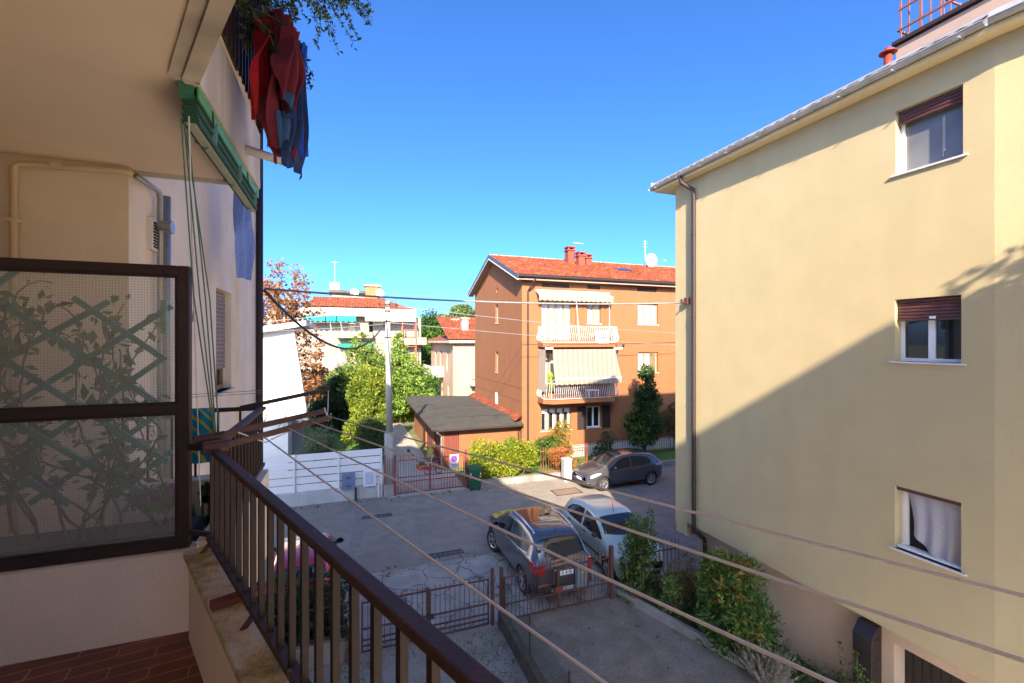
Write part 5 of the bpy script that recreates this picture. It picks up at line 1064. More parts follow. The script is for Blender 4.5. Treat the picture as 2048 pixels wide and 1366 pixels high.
c = PY(757,980,yf-.15); T = tag(MB().tube([(c.x,yf-.14,0),(c.x,yf-.14,.5),(c.x,yf-.05,.55)],.03,8).build('drain_pipe',M_white),'short white upright pipe at the right foot of the fence wall','pipe')
c = PY(779,960,20.6); UP = thing('utility_pole','tall grey concrete utility pole beside the red iron gate','pole',(c.x,20.6,0))
pt = PY(775,603,20.6); mb = MB(); mb.tube([(c.x,20.6,2.6),(pt.x,20.6,pt.z)],[.15,.095],14); mb.build('shaft',M_polec,UP,smooth=True); mb = MB(); mb.tube([(c.x,20.6,0),(c.x,20.6,2.6),(c.x,20.6,2.63)],[.23,.215,.16],14); mb.build('sleeve',M_polec,UP)
mb = MB()
for z in (pt.z-.15,pt.z-.45,pt.z-.9): mb.tube([(pt.x,20.6,z),(pt.x,20.6,z+.06)],.12,12)
for s in (-1,1): mb.beam((pt.x,20.48,pt.z-.2),(pt.x+s*.35,20.4,pt.z-.15),.03,.03); mb.lathe((pt.x+s*.35,20.4,pt.z-.15),[(.02,-.06),(.05,-.02),(.03,0),(.05,.04),(.02,.07)],8)
mb.tube([(pt.x+.1,20.5,pt.z-.05),(pt.x+.3,20.45,pt.z+.05),(pt.x+.42,20.4,pt.z-.25),(pt.x+.2,20.45,pt.z-.5)],.015,5)
mb.build('insulators',M_rust,UP); mb = MB(); mb.box(pt.x-.25,pt.x+.25,20.42,20.5,pt.z-1.55,pt.z-1.48); mb.tube([(pt.x,20.6,pt.z-1.6),(pt.x,20.6,pt.z-1.45)],.13,12); mb.build('clamp',M_galv,UP)
def bar_leaf(T, a, b, z0, z1, n, rails, m, r=.010, spike=.09, dens=None):
    a = Vector(a); b = Vector(b); mb = MB()
    for z in rails: mb.beam(a+Vector((0,0,z)),b+Vector((0,0,z)),.022,.034)
    for q in (a,b): mb.beam(q+Vector((0,0,z0)),q+Vector((0,0,rails[-1]+.02)),.035,.035,up=b-a)
    mb.build('leaf_frame',m,T)
    mb = MB(); q = a.lerp(b,1/(n+1)); mb.tube([q+Vector((0,0,z0)),q+Vector((0,0,z1)),q+Vector((0,0,z1+spike))],[r,r,.002],5); b0 = mb.build('bar',m,T)
    for i in range(1,n):
        o = b0.copy(); COL.objects.link(o); o.parent = T; o.location = (b-a)*(i/(n+1))
    if dens:
        mb = MB(); k = n*2
        for i in range(k): q = a.lerp(b,(i+.75)/(k+.5)); mb.tube([q+Vector((0,0,z0)),q+Vector((0,0,dens))],r*.7,4)
        mb.build('infill_bars',m,T)
gl, gr = PY(793,985,20.0).x, PY(931,975,20.0).x; gm_ = PY(860,980,20.0).x
GT = thing('iron_gate','red oxide double gate of spiked bars across the gravel drive','gate',((gl+gr)/2,20,0))
bar_leaf(GT,(gl+.06,20,0),(gm_-.02,20,0),.06,1.62,11,(.08,.55,.75,1.48),M_red,dens=.55); bar_leaf(GT,(gm_+.02,20,0),(gr-.08,20,0),.06,1.62,11,(.08,.55,.75,1.48),M_red,dens=.55)
mb = MB()
for x in (gl-.06,gr+.02): mb.beam((x,20,0),(x,20,1.72),.09,.09)
mb.build('gate_post',M_red,GT); mb = MB(); mb.box(gm_-.14,gm_+.06,19.93,19.985,.98,1.12); mb.build('lock_box',M_red,GT)
mb = MB(); 
for x in (gl-.38,gl-.28,gl-.18): mb.tube([(x,20.05,.5),(x,20.05,1.6)],.012,5)
mb.beam((gl-.48,20.05,.5),(gl-.48,20.05,1.75),.05,.05); mb.box(gl-.52,gl-.12,19.95,20.09,0,.5,1); mb.build('side_panel',[M_red,M_conc],GT)
c = PY(908,921,19.95); T = thing('parking_sign','grey no parking plate with blue and red disc tied to the red gate','sign',(c.x,19.95,c.z))
mb = MB(); mb.box(c.x-.20,c.x+.20,19.93,19.94,c.z-.30,c.z+.28); mb.build('plate',mat('sign_grey',(.42,.47,.52),.5,.05,4),T)
def disc(mb, c, r0, r1, y, n=28, mi=0):
    rows = [[(c.x+r*math.cos(2*math.pi*j/n),y,c.z+r*math.sin(2*math.pi*j/n)) for j in range(n)] for r in (r0,r1)]; mb.grid(rows,mi,True)
cc = Vector((c.x,0,c.z+.08)); mb = MB(); disc(mb,cc,.0005,.118,19.926,28,0); mb.build('blue_disc',mat('sign_blue',(.01,.07,.60),.5,.03,4),T)
mb = MB(); disc(mb,cc,.112,.155,19.924); mb.obox((cc.x,19.923,cc.z),(.085,0,-.085),(0,.001,0),(.014,0,.014)); mb.build('red_ring',mat('sign_red',(.50,.015,.015),.5,.03,4),T)
def lettering(txt, size, loc, rot, m, parent, name='lettering', ext=.001):
    cu = bpy.data.curves.new(name,'FONT'); cu.body = txt; cu.size = size; cu.extrude = ext; cu.align_x = 'CENTER'; cu.align_y = 'CENTER'
    o = bpy.data.objects.new(name,cu); COL.objects.link(o); dg = bpy.context.evaluated_depsgraph_get(); me = bpy.data.meshes.new_from_object(o.evaluated_get(dg)); bpy.data.objects.remove(o); bpy.data.curves.remove(cu)
    me.materials.clear(); me.materials.append(m); o = bpy.data.objects.new(name,me); COL.objects.link(o); off = Vector(parent['_o']) if '_o' in parent else Vector((0,0,0))
    o.parent = parent; o.location = Vector(loc)-off; o.rotation_euler = rot; return o
mb = MB(); mb.box(c.x-.11,c.x+.10,19.925,19.929,c.z-.165,c.z-.135); mb.box(c.x-.15,c.x+.15,19.925,19.929,c.z-.215,c.z-.19); mb.box(c.x-.13,c.x+.13,19.925,19.929,c.z-.26,c.z-.245); mb.build('print',mat('sign_grey_print',(.10,.12,.16),.6,.1,60),T)
# green wheeled bin
c = (PG(938,984)+PG(964,980))/2; T = thing('wheelie_bin','green wheeled bin with red and white reflective strips beside the red gate','bin',(c.x,c.y+.25,0))
m_bin = mat('green_bin_plastic',(.008,.075,.03),.45,.08,5); cx, cy = c.x, c.y+.25
mb = MB(); mb.add([(cx+sx*w,cy+sy*d,z) for z,w,d in ((.06,.22,.22),(.93,.27,.29)) for sx,sy in ((-1,-1),(1,-1),(1,1),(-1,1))],[(0,3,2,1),(4,5,6,7),(0,1,5,4),(1,2,6,5),(2,3,7,6),(3,0,4,7)]); mb.build('bin_body',m_bin,T,bevel=.02)
mb = MB(); mb.add([(cx+sx*w,cy+sy*d+.02,z) for z,w,d in ((.935,.30,.32),(.98,.30,.32),(1.05,.24,.24)) for sx,sy in ((-1,-1),(1,-1),(1,1),(-1,1))],[(0,3,2,1),(8,9,10,11)]+[(k+i,k+(i+1)%4,k+4+(i+1)%4,k+4+i) for k in (0,4) for i in range(4)]); mb.build('lid',m_bin,T,bevel=.012)
for s in (-1,1):
    mb = MB(); 
    for k in range(5): 
        z = .55+k*.06; w = .22+.05*z/.93; d = .22+.07*(z-.06)/.87; mb.box(cx+s*(w-.035)-.028,cx+s*(w-.035)+.028,cy-d-.014,cy-d-.004,z,z+.058,k%2)
    mb.build('reflector_strip',[mat('reflector_red%d'%s,(.55,.02,.02),.4,.05,5),M_white],T)
    mb = MB(); mb.tube([(cx+s*.20-.03,cy+.2,.10),(cx+s*.20+.03,cy+.2,.10)],.10,12); mb.build('wheel',M_tyre,T)
    MB().box(cx+s*.2-.03,cx+s*.2+.03,cy-.22,cy-.17,.0,.06).build('foot',M_blackpl,T)
# grey utility cabinet, mower, toys
c = PG(1137,964); T = thing('utility_cabinet','pale grey utility cabinet on the sunlit pavement in front of the dark hatchback','cabinet',(c.x,c.y+.2,0)); x,y = c.x,c.y+.2
mb = MB(); mb.box(x-.20,x+.20,y-.17,y+.17,0,1.02); mb.build('body',mat('pale_grey_grp',(.34,.32,.30),.6,.05,2),T,bevel=.02); mb = MB(); mb.add([(x-.22,y-.19,1.02),(x+.22,y-.19,1.02),(x+.22,y+.19,1.02),(x-.22,y+.19,1.02),(x-.17,y-.14,1.10),(x+.17,y-.14,1.10),(x+.17,y+.14,1.10),(x-.17,y+.14,1.10)],[(3,2,1,0),(4,5,6,7),(0,1,5,4),(1,2,6,5),(2,3,7,6),(3,0,4,7)]); mb.build('cap',MATS['pale_grey_grp'],T); mb = MB(); mb.box(x-.14,x-.12,y-.182,y-.171,.12,.55); mb.build('door_seam',M_blackpl,T)
c = PG(845,938); x,y = c.x,c.y; T = thing('lawn_mower','small lawn mower with orange deck and long handle standing on the gravel drive','mower',(x,y,0))
m_or = mat('orange_plastic',(.45,.09,.02),.5,.1,6); mb = MB(); mb.box(x-.25,x+.2,y-.22,y+.22,.08,.22); mb.build('deck',m_or,T,bevel=.04); mb = MB(); mb.tube([(x,y,.22),(x,y,.38)],.13,12); mb.build('motor',mat('dark_green_plastic',(.01,.10,.08),.5,.1,6),T); mb = MB()
for s in (-.2,.2): mb.tube([(x-.1,y+s,.22),(x-.72,y+s*.9,1.05)],.014,6)
mb.tube([(x-.72,y-.18,1.05),(x-.72,y+.18,1.05)],.016,6); mb.box(x-.78,x-.66,y-.1,y+.02,.95,1.08); mb.build('handle',M_blackpl,T)
for sx in (-.2,.16):
    for sy in (-.25,.25): MB().tube([(x+sx,y+sy-.03,.09),(x+sx,y+sy+.03,.09)],.09,12).build('wheel',m_or,T)
c = PG(866,948); x,y = c.x,c.y; T = thing('kids_bike','small pink child bicycle leaning by the brown garage door','bicycle',(x,y,0)); m_pk = mat('pink_paint',(.55,.06,.22),.4,.1,6)
for s in (-.28,.28):
    rows = [[(x+s+(.16+.02*math.cos(a))*math.cos(t),y+.02*math.sin(a),.18+(.16+.02*math.cos(a))*math.sin(t)) for a in np.linspace(0,6.28,7)] for t in np.linspace(0,6.283,19)]; w = MB().grid(rows).build('wheel',M_tyre,T)
mb = MB()
for a,b in (((-.28,.18),(-.08,.45)),((-.08,.45),(.22,.48)),((.22,.52),(.28,.18)),((-.28,.18),(0,.16)),((0,.16),(-.1,.5)),((0,.16),(.22,.45)),((.22,.48),(.20,.66))): mb.tube([(x+a[0],y,a[1]),(x+b[0],y,b[1])],.018,6)
mb.build('frame',m_pk,T); MB().tube([(x+.20,y-.22,.68),(x+.19,y,.66),(x+.2,y+.22,.68)],.015,6).build('handlebar',m_pk,T); MB().box(x-.18,x-.02,y-.06,y+.06,.50,.55).build('saddle',M_blackpl,T,bevel=.02)
c = PG(852,938); x,y = c.x,c.y; T = thing('kick_scooter','green and white kick scooter propped next to the pink bicycle','scooter',(x,y,0)); MB().beam((x-.35,y,.12),(x+.2,y,.12),.1,.025).build('deck',mat('green_deck',(.02,.30,.08),.5,.1,6),T); MB().tube([(x+.2,y,.12),(x+.36,y,.75)],.02,6).build('stem',M_white,T); MB().tube([(x+.36,y-.15,.75),(x+.36,y+.15,.75)],.015,6).build('handlebar',M_blackpl,T)
for s in (-.35,.24): MB().tube([(x+s,y-.015,.06),(x+s,y+.015,.06)],.06,12).build('wheel',M_blackpl,T)
c = PG(858,925); x,y = c.x+.15,c.y+.35; T = thing('garden_sack','yellow and grey garden sack slumped by the garage corner','sack',(x,y,0)); rows = [[(x+rr*math.cos(t)*(1+.12*math.sin(3*t+k)),y+rr*.8*math.sin(t),z) for t in np.linspace(0,6.283,17)] for k,(rr,z) in enumerate(((.02,.01),(.24,.02),(.27,.25),(.22,.5),(.10,.66),(.14,.75)))]; MB().grid(rows).build('sack_body',mat('yellow_grey_sack',(.08,.08,.08),.8,.3,4,col2=(.45,.33,.05)),T,smooth=True)
# iron fence of the orange house
def spiked_fence(label, a, b, z0, z1, sp, m):
    a = Vector(a); b = Vector(b); T = thing('iron_fence',label,'fence',tuple((a+b)/2+Vector((0,0,z0)))); mb = MB(); L = (b-a).length
    for z in (z0+.08,z1-.15): mb.beam(a+Vector((0,0,z)),b+Vector((0,0,z)),.02,.03)
    mb.build('rail',m,T); k = int(L/sp); d = (b-a)/k; mb = MB(); mb.tube([a+Vector((0,0,z0)),a+Vector((0,0,z1)),a+Vector((0,0,z1+.08))],[.010,.010,.002],5); o0 = mb.build('bar',m,T)
    for i in range(1,min(k+1,95)):
        o = o0.copy(); COL.objects.link(o); o.parent = T; o.location = d*i
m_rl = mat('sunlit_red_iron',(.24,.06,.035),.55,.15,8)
spiked_fence('red spiked iron fence on the low wall between hedge and dark hatchback',(8.75,19.9,0),(11.25,19.9,0),.28,1.5,.135,m_rl)
spiked_fence('dull iron fence along the white plinth behind the dark hatchback',(11.5,22.2,0),(24,22.2,0),.03,1.05,.16,M_rust)
mb = MB(); mb.beam((11.25,19.9,.28),(11.25,19.9,1.55),.05,.05); tag(mb.build('fence_post',m_rl),'red square end post of the spiked fence near the dark hatchback','post')
# ------------------------------------------------------------------ overhead cables
S0 = Vector((-1.36,9.2,PX(513,569,-1.38).z))
def cable(label, a, b, sag, r, m, name='overhead_cable'):
    a = Vector(a); b = Vector(b); mb = MB(); mb.tube([a.lerp(b,t)+Vector((0,0,-4*sag*t*(1-t))) for t in np.linspace(0,1,22)],r,6); return tag(mb.build(name,m,smooth=True),label,'cable','cables over the street')
ptop = Vector((pt.x,20.5,pt.z))
cable('thick grey cable spanning from the beige wing to the yellow building',S0,YBR,.12,.022,M_wire)
cable('dark cable sagging from the beige wing down to the pole top',S0+Vector((0,0,-.03)),(pt.x-.05,20.5,PY(770,640,20.5).z),1.15,.028,M_wired)
q = PY(515,642,22.0); cable('thin pale cable from the pole towards the white house roof',ptop+Vector((-.1,0,-.35)),(q.x-3,22.4,q.z-.35),.05,.016,M_wire)
q = PY(1349,666,22.6); cable('upper thin pale cable running right from the pole along the orange house',ptop+Vector((.35,0,-.2)),(q.x+4,22.6,q.z-.15),.18,.016,M_wire)
q = PY(1349,691,22.6); cable('lower thin pale cable running right from the pole along the orange house',(pt.x+.1,20.5,PY(785,645,20.5).z),(q.x+4,22.6,q.z-.1),.15,.014,M_wire)
q = PY(515,660,22.0); cable('lowest thin cable from the pole past the white house',(pt.x-.1,20.5,PY(770,648,20.5).z),(q.x-3,22.2,q.z-.1),.12,.012,M_wire)
# ------------------------------------------------------------------ near gates, walls and nets
yg = 10.1
T = thing('iron_gate','brown double gate of thin bars across the gravel yard','gate',(1.7,yg,0))
ga, gb_, gc = .34, 1.72, 3.12
for a,b,n in ((ga,gb_,11),(gb_+.05,gc,11)):
    bar_leaf(T,(a,yg,0),(b,yg,0),.05,1.16,n,(.05,.17,.29,.52,1.08),M_rust,.007,.05)
mb = MB(); mb.box(gb_-.035,gb_+.035,yg-.04,yg+.03,.05,1.14); mb.box(gb_-.01,gb_+.12,yg-.09,yg-.041,.48,.58,1); mb.build('lock_stile',[M_rust,M_blackpl],T)
mb = MB(); 
for x in (ga-.10,gc+.10): mb.beam((x,yg,0),(x,yg,1.32),.07,.07)
mb.build('gate_post',M_rust,T)
T = thing('letter_box','flat blue grey box fixed to the inside of the brown yard gate','letter box',(1.05,yg-.05,.9)); MB().box(.95,1.25,yg-.09,yg-.03,.78,1.06).build('box',mat('blue_grey_sheet',(.06,.11,.14),.5,.1,6),T,bevel=.008); MB().box(1.0,1.2,yg-.098,yg-.091,1.0,1.02).build('slot',M_blackpl,T)
T = thing('iron_gate','brown spiked double gate behind the grey crossover at the head of the driveway','gate',(4.9,yg,0))
ha, hm, hb = 3.46, 4.92, 6.38
for a,b,n in ((ha+.04,hm-.02,13),(hm+.02,hb-.04,13)): bar_leaf(T,(a,yg,0),(b,yg,0),.05,1.20,n,(.06,.42,1.05),M_rust,.008,.12)
mb = MB(); mb.beam((ha-.02,yg,0),(ha-.02,yg,1.3),.08,.08); mb.beam((hb+.04,yg,0),(hb+.04,yg,1.35),.09,.09); mb.build('gate_post',M_rust,T)
mb = MB(); mb.box(hm-.13,hm+.08,yg-.07,yg-.02,.48,.60); mb.build('lock_box',M_red,T)
c = Vector((5.75,yg+.02,0)); T = thing('letter_box','tall grey letter box hung inside the driveway gate behind the crossover','letter box',(5.6,yg+.06,.3)); MB().box(5.42,5.76,yg+.03,yg+.09,.38,1.10).build('box',mat('grey_enamel_box',(.13,.16,.18),.5,.06,4),T,bevel=.01); MB().box(5.52,5.66,yg+.022,yg+.029,.78,.82).build('label_strip',mat('brass_strip',(.40,.30,.06),.5,.1,6),T)
T = tag(MB().box(3.335,3.495,2.0,yg-.06,0,.34).build('garden_wall',M_concd,bevel=.01),'low dark mossy wall between gravel yard and driveway','wall')
T = thing('mesh_fence','dark green wire mesh fence with thin posts on the low mossy wall','fence',(3.44,6,.34))
mb = MB(); z0, z1 = .345, 1.12; p = .075; ya, yb_ = 3.2, yg-.15; H_ = z1-z0; k = int((yb_-ya)/p)
for i in range(-int(H_/p),k+int(H_/p)):
    for s in (1,-1):
        pts = []
        a0 = ya+i*p; 
        y0_, zz0, y1_, zz1 = a0, z0, a0+s*H_, z1
        t0, t1 = 0, 1; lo, hi = ya, yb_
        if y1_ != y0_:
            ta, tb = (lo-y0_)/(y1_-y0_), (hi-y0_)/(y1_-y0_); t0 = max(0,min(ta,tb)); t1 = min(1,max(ta,tb))
        if t1-t0 > .02:
            mb.tube([(3.44+.002*s,y0_+(y1_-y0_)*t0,zz0+H_*t0),(3.44+.002*s,y0_+(y1_-y0_)*t1,zz0+H_*t1)],.0026,3,cap=False)
mb.build('wire_mesh',mat('green_plastic_wire',(.015,.06,.05),.5,.1,20),T)
for yy in (3.3,5.0,6.7,8.4,9.9): MB().tube([(3.46,yy,.34),(3.46,yy,1.18)],.017,6).build('post',M_rust,T)
T = thing('iron_fence','dark iron fence between tall shrub and the corner of the yellow building','fence',(7.8,10.15,.1))
mb = MB(); 
for z in (.25,.95): mb.beam((7.05,10.15,z),(8.7,10.15,z),.02,.03)
mb.build('rail',M_rust,T); o0 = MB().tube([(7.1,10.15,.12),(7.1,10.15,1.15),(7.1,10.15,1.25)],[.009,.009,.002],5).build('bar',M_rust,T)
for i in range(1,13):
    o = o0.copy(); COL.objects.link(o); o.parent = T; o.location = (.125*i,0,0)
T = tag(MB().box(-4.5,.15,10.0,10.14,0,.45).build('garden_wall',M_conc,bevel=.01),'low concrete wall under the dark hedge in front of the red car','wall')
T = thing('iron_fence','brown bar fence standing in front of the dark hedge','fence',(-1.5,10.07,.45)); mb = MB()
for z in (.52,1.15): mb.beam((-4.4,10.07,z),(.15,10.07,z),.02,.03)
mb.build('rail',M_rust,T); o0 = MB().tube([(.10,10.07,.45),(.10,10.07,1.2)],.008,5).build('bar',M_rust,T)
for i in range(1,34):
    o = o0.copy(); COL.objects.link(o); o.parent = T; o.location = (-.13*i,0,0)
# ------------------------------------------------------------------ cars
def smoothstep(a,b,x): t = min(1,max(0,(x-a)/(b-a))); return t*t*(3-2*t)
def pch(xs, ys):
    xs = np.array(xs,float); ys = np.array(ys,float); h = np.diff(xs); d = np.diff(ys)/h; m_ = np.zeros_like(ys); m_[0], m_[-1] = d[0], d[-1]
    for i in range(1,len(xs)-1): m_[i] = 0 if d[i-1]*d[i] <= 0 else 2*d[i-1]*d[i]/(d[i-1]+d[i])
    def f(x):
        x = min(max(x,xs[0]),xs[-1]); i = min(int(np.searchsorted(xs,x,'right'))-1,len(h)-1); t = (x-xs[i])/h[i]
        return ((1+2*t)*(1-t)**2)*ys[i]+t*(1-t)**2*h[i]*m_[i]+t*t*(3-2*t)*ys[i+1]+t*t*(t-1)*h[i]*m_[i+1]
    return f
def car(spec, label, loc, rot, group='parked cars'):
    s = spec; L2 = s['L']/2; Wd = s['W']/2
    T = thing('parked_car',label,'car',loc,group,rot)
    ztop = pch(*zip(*s['top'])); zbelt = pch(*zip(*s['belt'])); wid = pch(*zip(*s['wid'])); wroof = pch(*zip(*s['wtop'])); zbot = pch(*zip(*s['bot']))
    def section(x):
        w = wid(x)*Wd; zt = ztop(x); zb = min(zbelt(x),zt-.05); b = zbot(x); wt = wroof(x)*w
        r = min(.10,(zt-zb)*.45)
        c = [(0,b),(w*.80,b),(w*.95,b+.05),(w*.99,b+.22),(w*1.0,b+.36),(w*.985,zb-.12),(w*.955,zb-.02),(w*.94,zb),(wt+(w*.94-wt)*.35 if zt-zb>.2 else wt+.02,zb+(zt-zb)*.55),(wt,zt-r*.75),(wt-.10,zt-.018),(wt*.55,zt-.004),(0,zt)]
        for _ in range(2):
            n = [c[0]]
            for p,q in zip(c[:-1],c[1:]): n += [(p[0]*.75+q[0]*.25,p[1]*.75+q[1]*.25),(p[0]*.25+q[0]*.75,p[1]*.25+q[1]*.75)]
            n.append(c[-1]); c = n
        return c
    xs = sorted(set([-L2+d for d in (0,.02,.05,.10,.17)]+[L2-d for d in (0,.02,.05,.10,.17)]+list(np.linspace(-L2+.25,L2-.25,44))))
    secs = [section(x) for x in xs]; rows = []
    for x,c in zip(xs,secs): rows.append([(x,y,z) for y,z in c]+[(x,-y,z) for y,z in c[-2:0:-1]])
    mb = MB(); mb.grid(rows,0,True); n = len(rows[0]); mb.f.append(tuple(range(n))); mb.m.append(0); k = (len(rows)-1)*n; mb.f.append(tuple(range(k+n-1,k-1,-1))); mb.m.append(0)
    body = mb.build('body',[s['paint'],M_blackpl],T,smooth=True,world=False)
    wr = s['wr']; wx = (s['xr'],s['xf'])
    cm = MB()
    for x in wx:
        cm.tube([(x,-Wd-.2,wr),(x,-Wd+.24,wr)],wr+.045,26); cm.tube([(x,Wd-.24,wr),(x,Wd+.2,wr)],wr+.045,26)
    cut = cm.build('cutter',M_blackpl,None); cut.location = loc; cut.rotation_euler = (0,0,rot)
    bo = body.modifiers.new('b','BOOLEAN'); bo.object = cut; bo.operation = 'DIFFERENCE'; bo.solver = 'EXACT'; bo.material_mode = 'TRANSFER'
    dg = bpy.context.evaluated_depsgraph_get(); dg.update(); me = bpy.data.meshes.new_from_object(body.evaluated_get(dg)); body.modifiers.clear(); body.data = me; bpy.data.objects.remove(cut)
    me.set_sharp_from_angle(angle=math.radians(42))
    def yside(x,z):
        c = section(x); half = [p for p in c if True]; zz = [p[1] for p in half[4:]]; yy = [p[0] for p in half[4:]]
        return float(np.interp(z,zz,yy))
    def ztopy(x,y):
        c = section(x)[::-1]; yy = [p[0] for p in c[:30]]; zz = [p[1] for p in c[:30]]; return float(np.interp(abs(y),yy,zz))
    def side_patch(name, m, poly_top, poly_bot, off=.006, both=True, nz=6, nx=16, parent=None):
        f0 = pch(*zip(*poly_bot)); f1 = pch(*zip(*poly_top)); xa, xb = poly_top[0][0], poly_top[-1][0]
        for sg in (1,-1):
            rows = []
            for j in range(nz+1):
                rows.append([(lambda x,z:(x,sg*(yside(x,z)+off),z))(x,f0(x)+(f1(x)-f0(x))*j/nz) for x in np.linspace(xa,xb,nx+1)])
            MB().grid(rows).build(name,m,T,smooth=True,world=False)
    def top_patch(name, m, xa, xb, wa, wb, off=.006, nx=10, ny=12, bow=0.0):
        rows = []
        for i in range(nx+1):
            t = i/nx; row = []
            for j in range(ny+1):
                u = j/ny*2-1; x = xa+(xb-xa)*t+bow*(u*u)*(1-t); y = u*(wa+(wb-wa)*t); row.append((x,y,ztopy(x,y)))
            rows.append(row)
        P = [[Vector(p) for p in r] for r in rows]; out = []
        for i in range(nx+1):
            row = []
            for j in range(ny+1):
                d1 = P[min(i+1,nx)][j]-P[max(i-1,0)][j]; d2 = P[i][min(j+1,ny)]-P[i][max(j-1,0)]; nn = d1.cross(d2); nn = nn.normalized() if nn.length > 1e-9 else Vector((0,0,1)); nn = nn if nn.z > 0 else -nn; row.append(P[i][j]+nn*off)
            out.append(row)
        return MB().grid(out).build(name,m,T,smooth=True,world=False)
    for tpoly,bpoly in s['side_glass']: side_patch('side_window',M_glass,tpoly,bpoly)
    top_patch('windscreen',M_glass,*s['screen'],bow=s.get('bow',-.10)); top_patch('rear_window',M_glass,*s['rear'],bow=.06)
    for nm,m,tp,bp in s.get('patches',()): side_patch(nm,m,tp,bp,.007,nx=8,nz=4)
    for nm,m,a in s.get('tops',()): top_patch(nm,m,*a)
    # wheels
    for x in wx:
        for sg in (1,-1):
            yc = sg*(Wd-.115); cc = (x,yc,wr); st = s.get('steer',0) if x == s['xf'] else 0
            prof = [(wr*.62,-.09),(wr*.93,-.10),(wr,-.07),(wr,.07),(wr*.93,.10),(wr*.66,.095),(wr*.62,.07)]
            mb = MB(); mb.lathe((0,0,0),[(r,sg*z) for r,z in prof],28,'y'); wh = mb.build('wheel',M_tyre,T,smooth=True,world=False); wh.location = cc; wh.rotation_euler = (0,0,st)
            mb = MB(); mb.lathe((0,0,0),[(0,sg*.045),(wr*.60,sg*.03),(wr*.62,sg*.075)],28,'y',1); mb.lathe((0,0,0),[(wr*.56,sg*.082),(wr*.66,sg*.094),(wr*.64,sg*.06)],28,'y',0)
            ns = s.get('spokes',5)
            for k in range(ns):
                for e in (-.2,.2):
                    a = 2*math.pi*k/ns; d = Vector((math.cos(a+e*.5),0,math.sin(a+e*.5))); q = Vector((math.cos(a+e),0,math.sin(a+e))); mb.beam(d*wr*.10+Vector((0,sg*.085,0)),q*wr*.60+Vector((0,sg*.078,0)),.022,.020,up=(0,1,0))
            mb.lathe((0,0,0),[(0,sg*.1),(.04,sg*.098),(.05,sg*.07)],14,'y',0)
            rm = mb.build('rim',[s.get('rim',M_alloy),M_blackpl],T,smooth=False,world=False); rm.parent = wh
    # mirrors, handles, sills, plates, details
    xm, zm = s['mirror']
    for sg in (1,-1):
        y0 = sg*(yside(xm,zm)+.11); rows = [[(xm+dx*k,y0+sg*.10*math.cos(t)*k,zm+.05+.075*math.sin(t)*k) for t in np.linspace(0,2*math.pi,13)[:-1]] for dx,k in ((-.05,.9),(-.04,1),(.03,.9),(.10,.45),(.12,.05))]
        mm = MB().grid(rows,0,True); mm.f.append(tuple(range(12))); mm.m.append(0); mm.beam((xm,sg*(yside(xm,zm)-.02),zm),(xm,y0,zm+.02),.05,.03); mm.build('mirror',s.get('mirror_m',s['paint']),T,smooth=True,world=False)
        for xh,zh in s['handles']: 
            yy = sg*(yside(xh,zh)+.012); MB().obox((xh,yy,zh),(.085,0,0),(0,.012,0),(0,0,.014)).build('door_handle',s.get('handle_m',s['paint']),T,world=False)
        for xd,za,zb in s['seams']:
            mb = MB(); zs = np.linspace(za,zb,9); rows = [[(xd+e,sg*(yside(xd+e,z)+.0025),z) for z in zs] for e in (-.006,.006)]; mb.grid(rows); mb.build('door_seam',M_blk,T,world=False)
    side_patch('sill_cladding',M_blackpl,[(s['xr']+wr+.07,s['sill'][1]),(s['xf']-wr-.07,s['sill'][1])],[(s['xr']+wr+.07,s['sill'][0]),(s['xf']-wr-.07,s['sill'][0])],.006,nx=8,nz=2)
    for key,xe,sg in (('front_plate',L2,1),('rear_plate',-L2,-1)):
        if key in s:
            z,txt = s[key]; xx = xe+sg*.012; mb = MB(); mb.obox((xx,0,z),(.006,0,0),(0,.26,0),(0,0,.056)); pl = mb.build('number_plate',M_plate,T,world=False)
            mb = MB()
            for e in (-1,1): mb.obox((xx+sg*.002,e*.24,z),(.006,0,0),(0,.022,0),(0,0,.056))
            bb = mb.build('plate_band',M_bluep,T,world=False); bb.parent = pl
            if txt:
                o = lettering(txt,.10,(xx+sg*.0075,0,z-.004),(math.radians(90),0,math.radians(90 if sg > 0 else -90)),M_blk,{'_o':(0,0,0)} if False else T,'plate_lettering'); o.location = (xx+sg*.0075,0,z-.004); o.parent = pl
    for nm,m,(x,y,z),(ax,ay,az) in s.get('blocks',()):
        mb = MB(); mb.obox((x,y,z),(ax,0,0),(0,ay,0),(0,0,az)); mb.build(nm,m,T,world=False,bevel=min(ax,ay,az)*.5)
    for sg in ((1,-1) if s.get('rails') else ()):
        xa,xb = s['rails']; pts = [(x,sg*(wroof(x)*wid(x)*Wd-.07),ztopy(x,wroof(x)*wid(x)*Wd-.07)+dz) for x,dz in ((xa,.0),(xa+.1,.045),((xa+xb)/2,.05),(xb-.1,.045),(xb,.0))]; MB().tube(pts,.018,6).build('roof_rail',M_chrome,T,smooth=True,world=False)
    if 'antenna' in s: x = s['antenna']; z = ztopy(x,0); MB().tube([(x,0,z),(x-.12,0,z+s.get('anth',.14))],[.012,.004],6).build('antenna',M_blackpl,T,world=False)
    return T
def paint(name,c,metal=.55,rough=.22): return mat(name,c,rough,.04,2,metal=metal,coat=1)
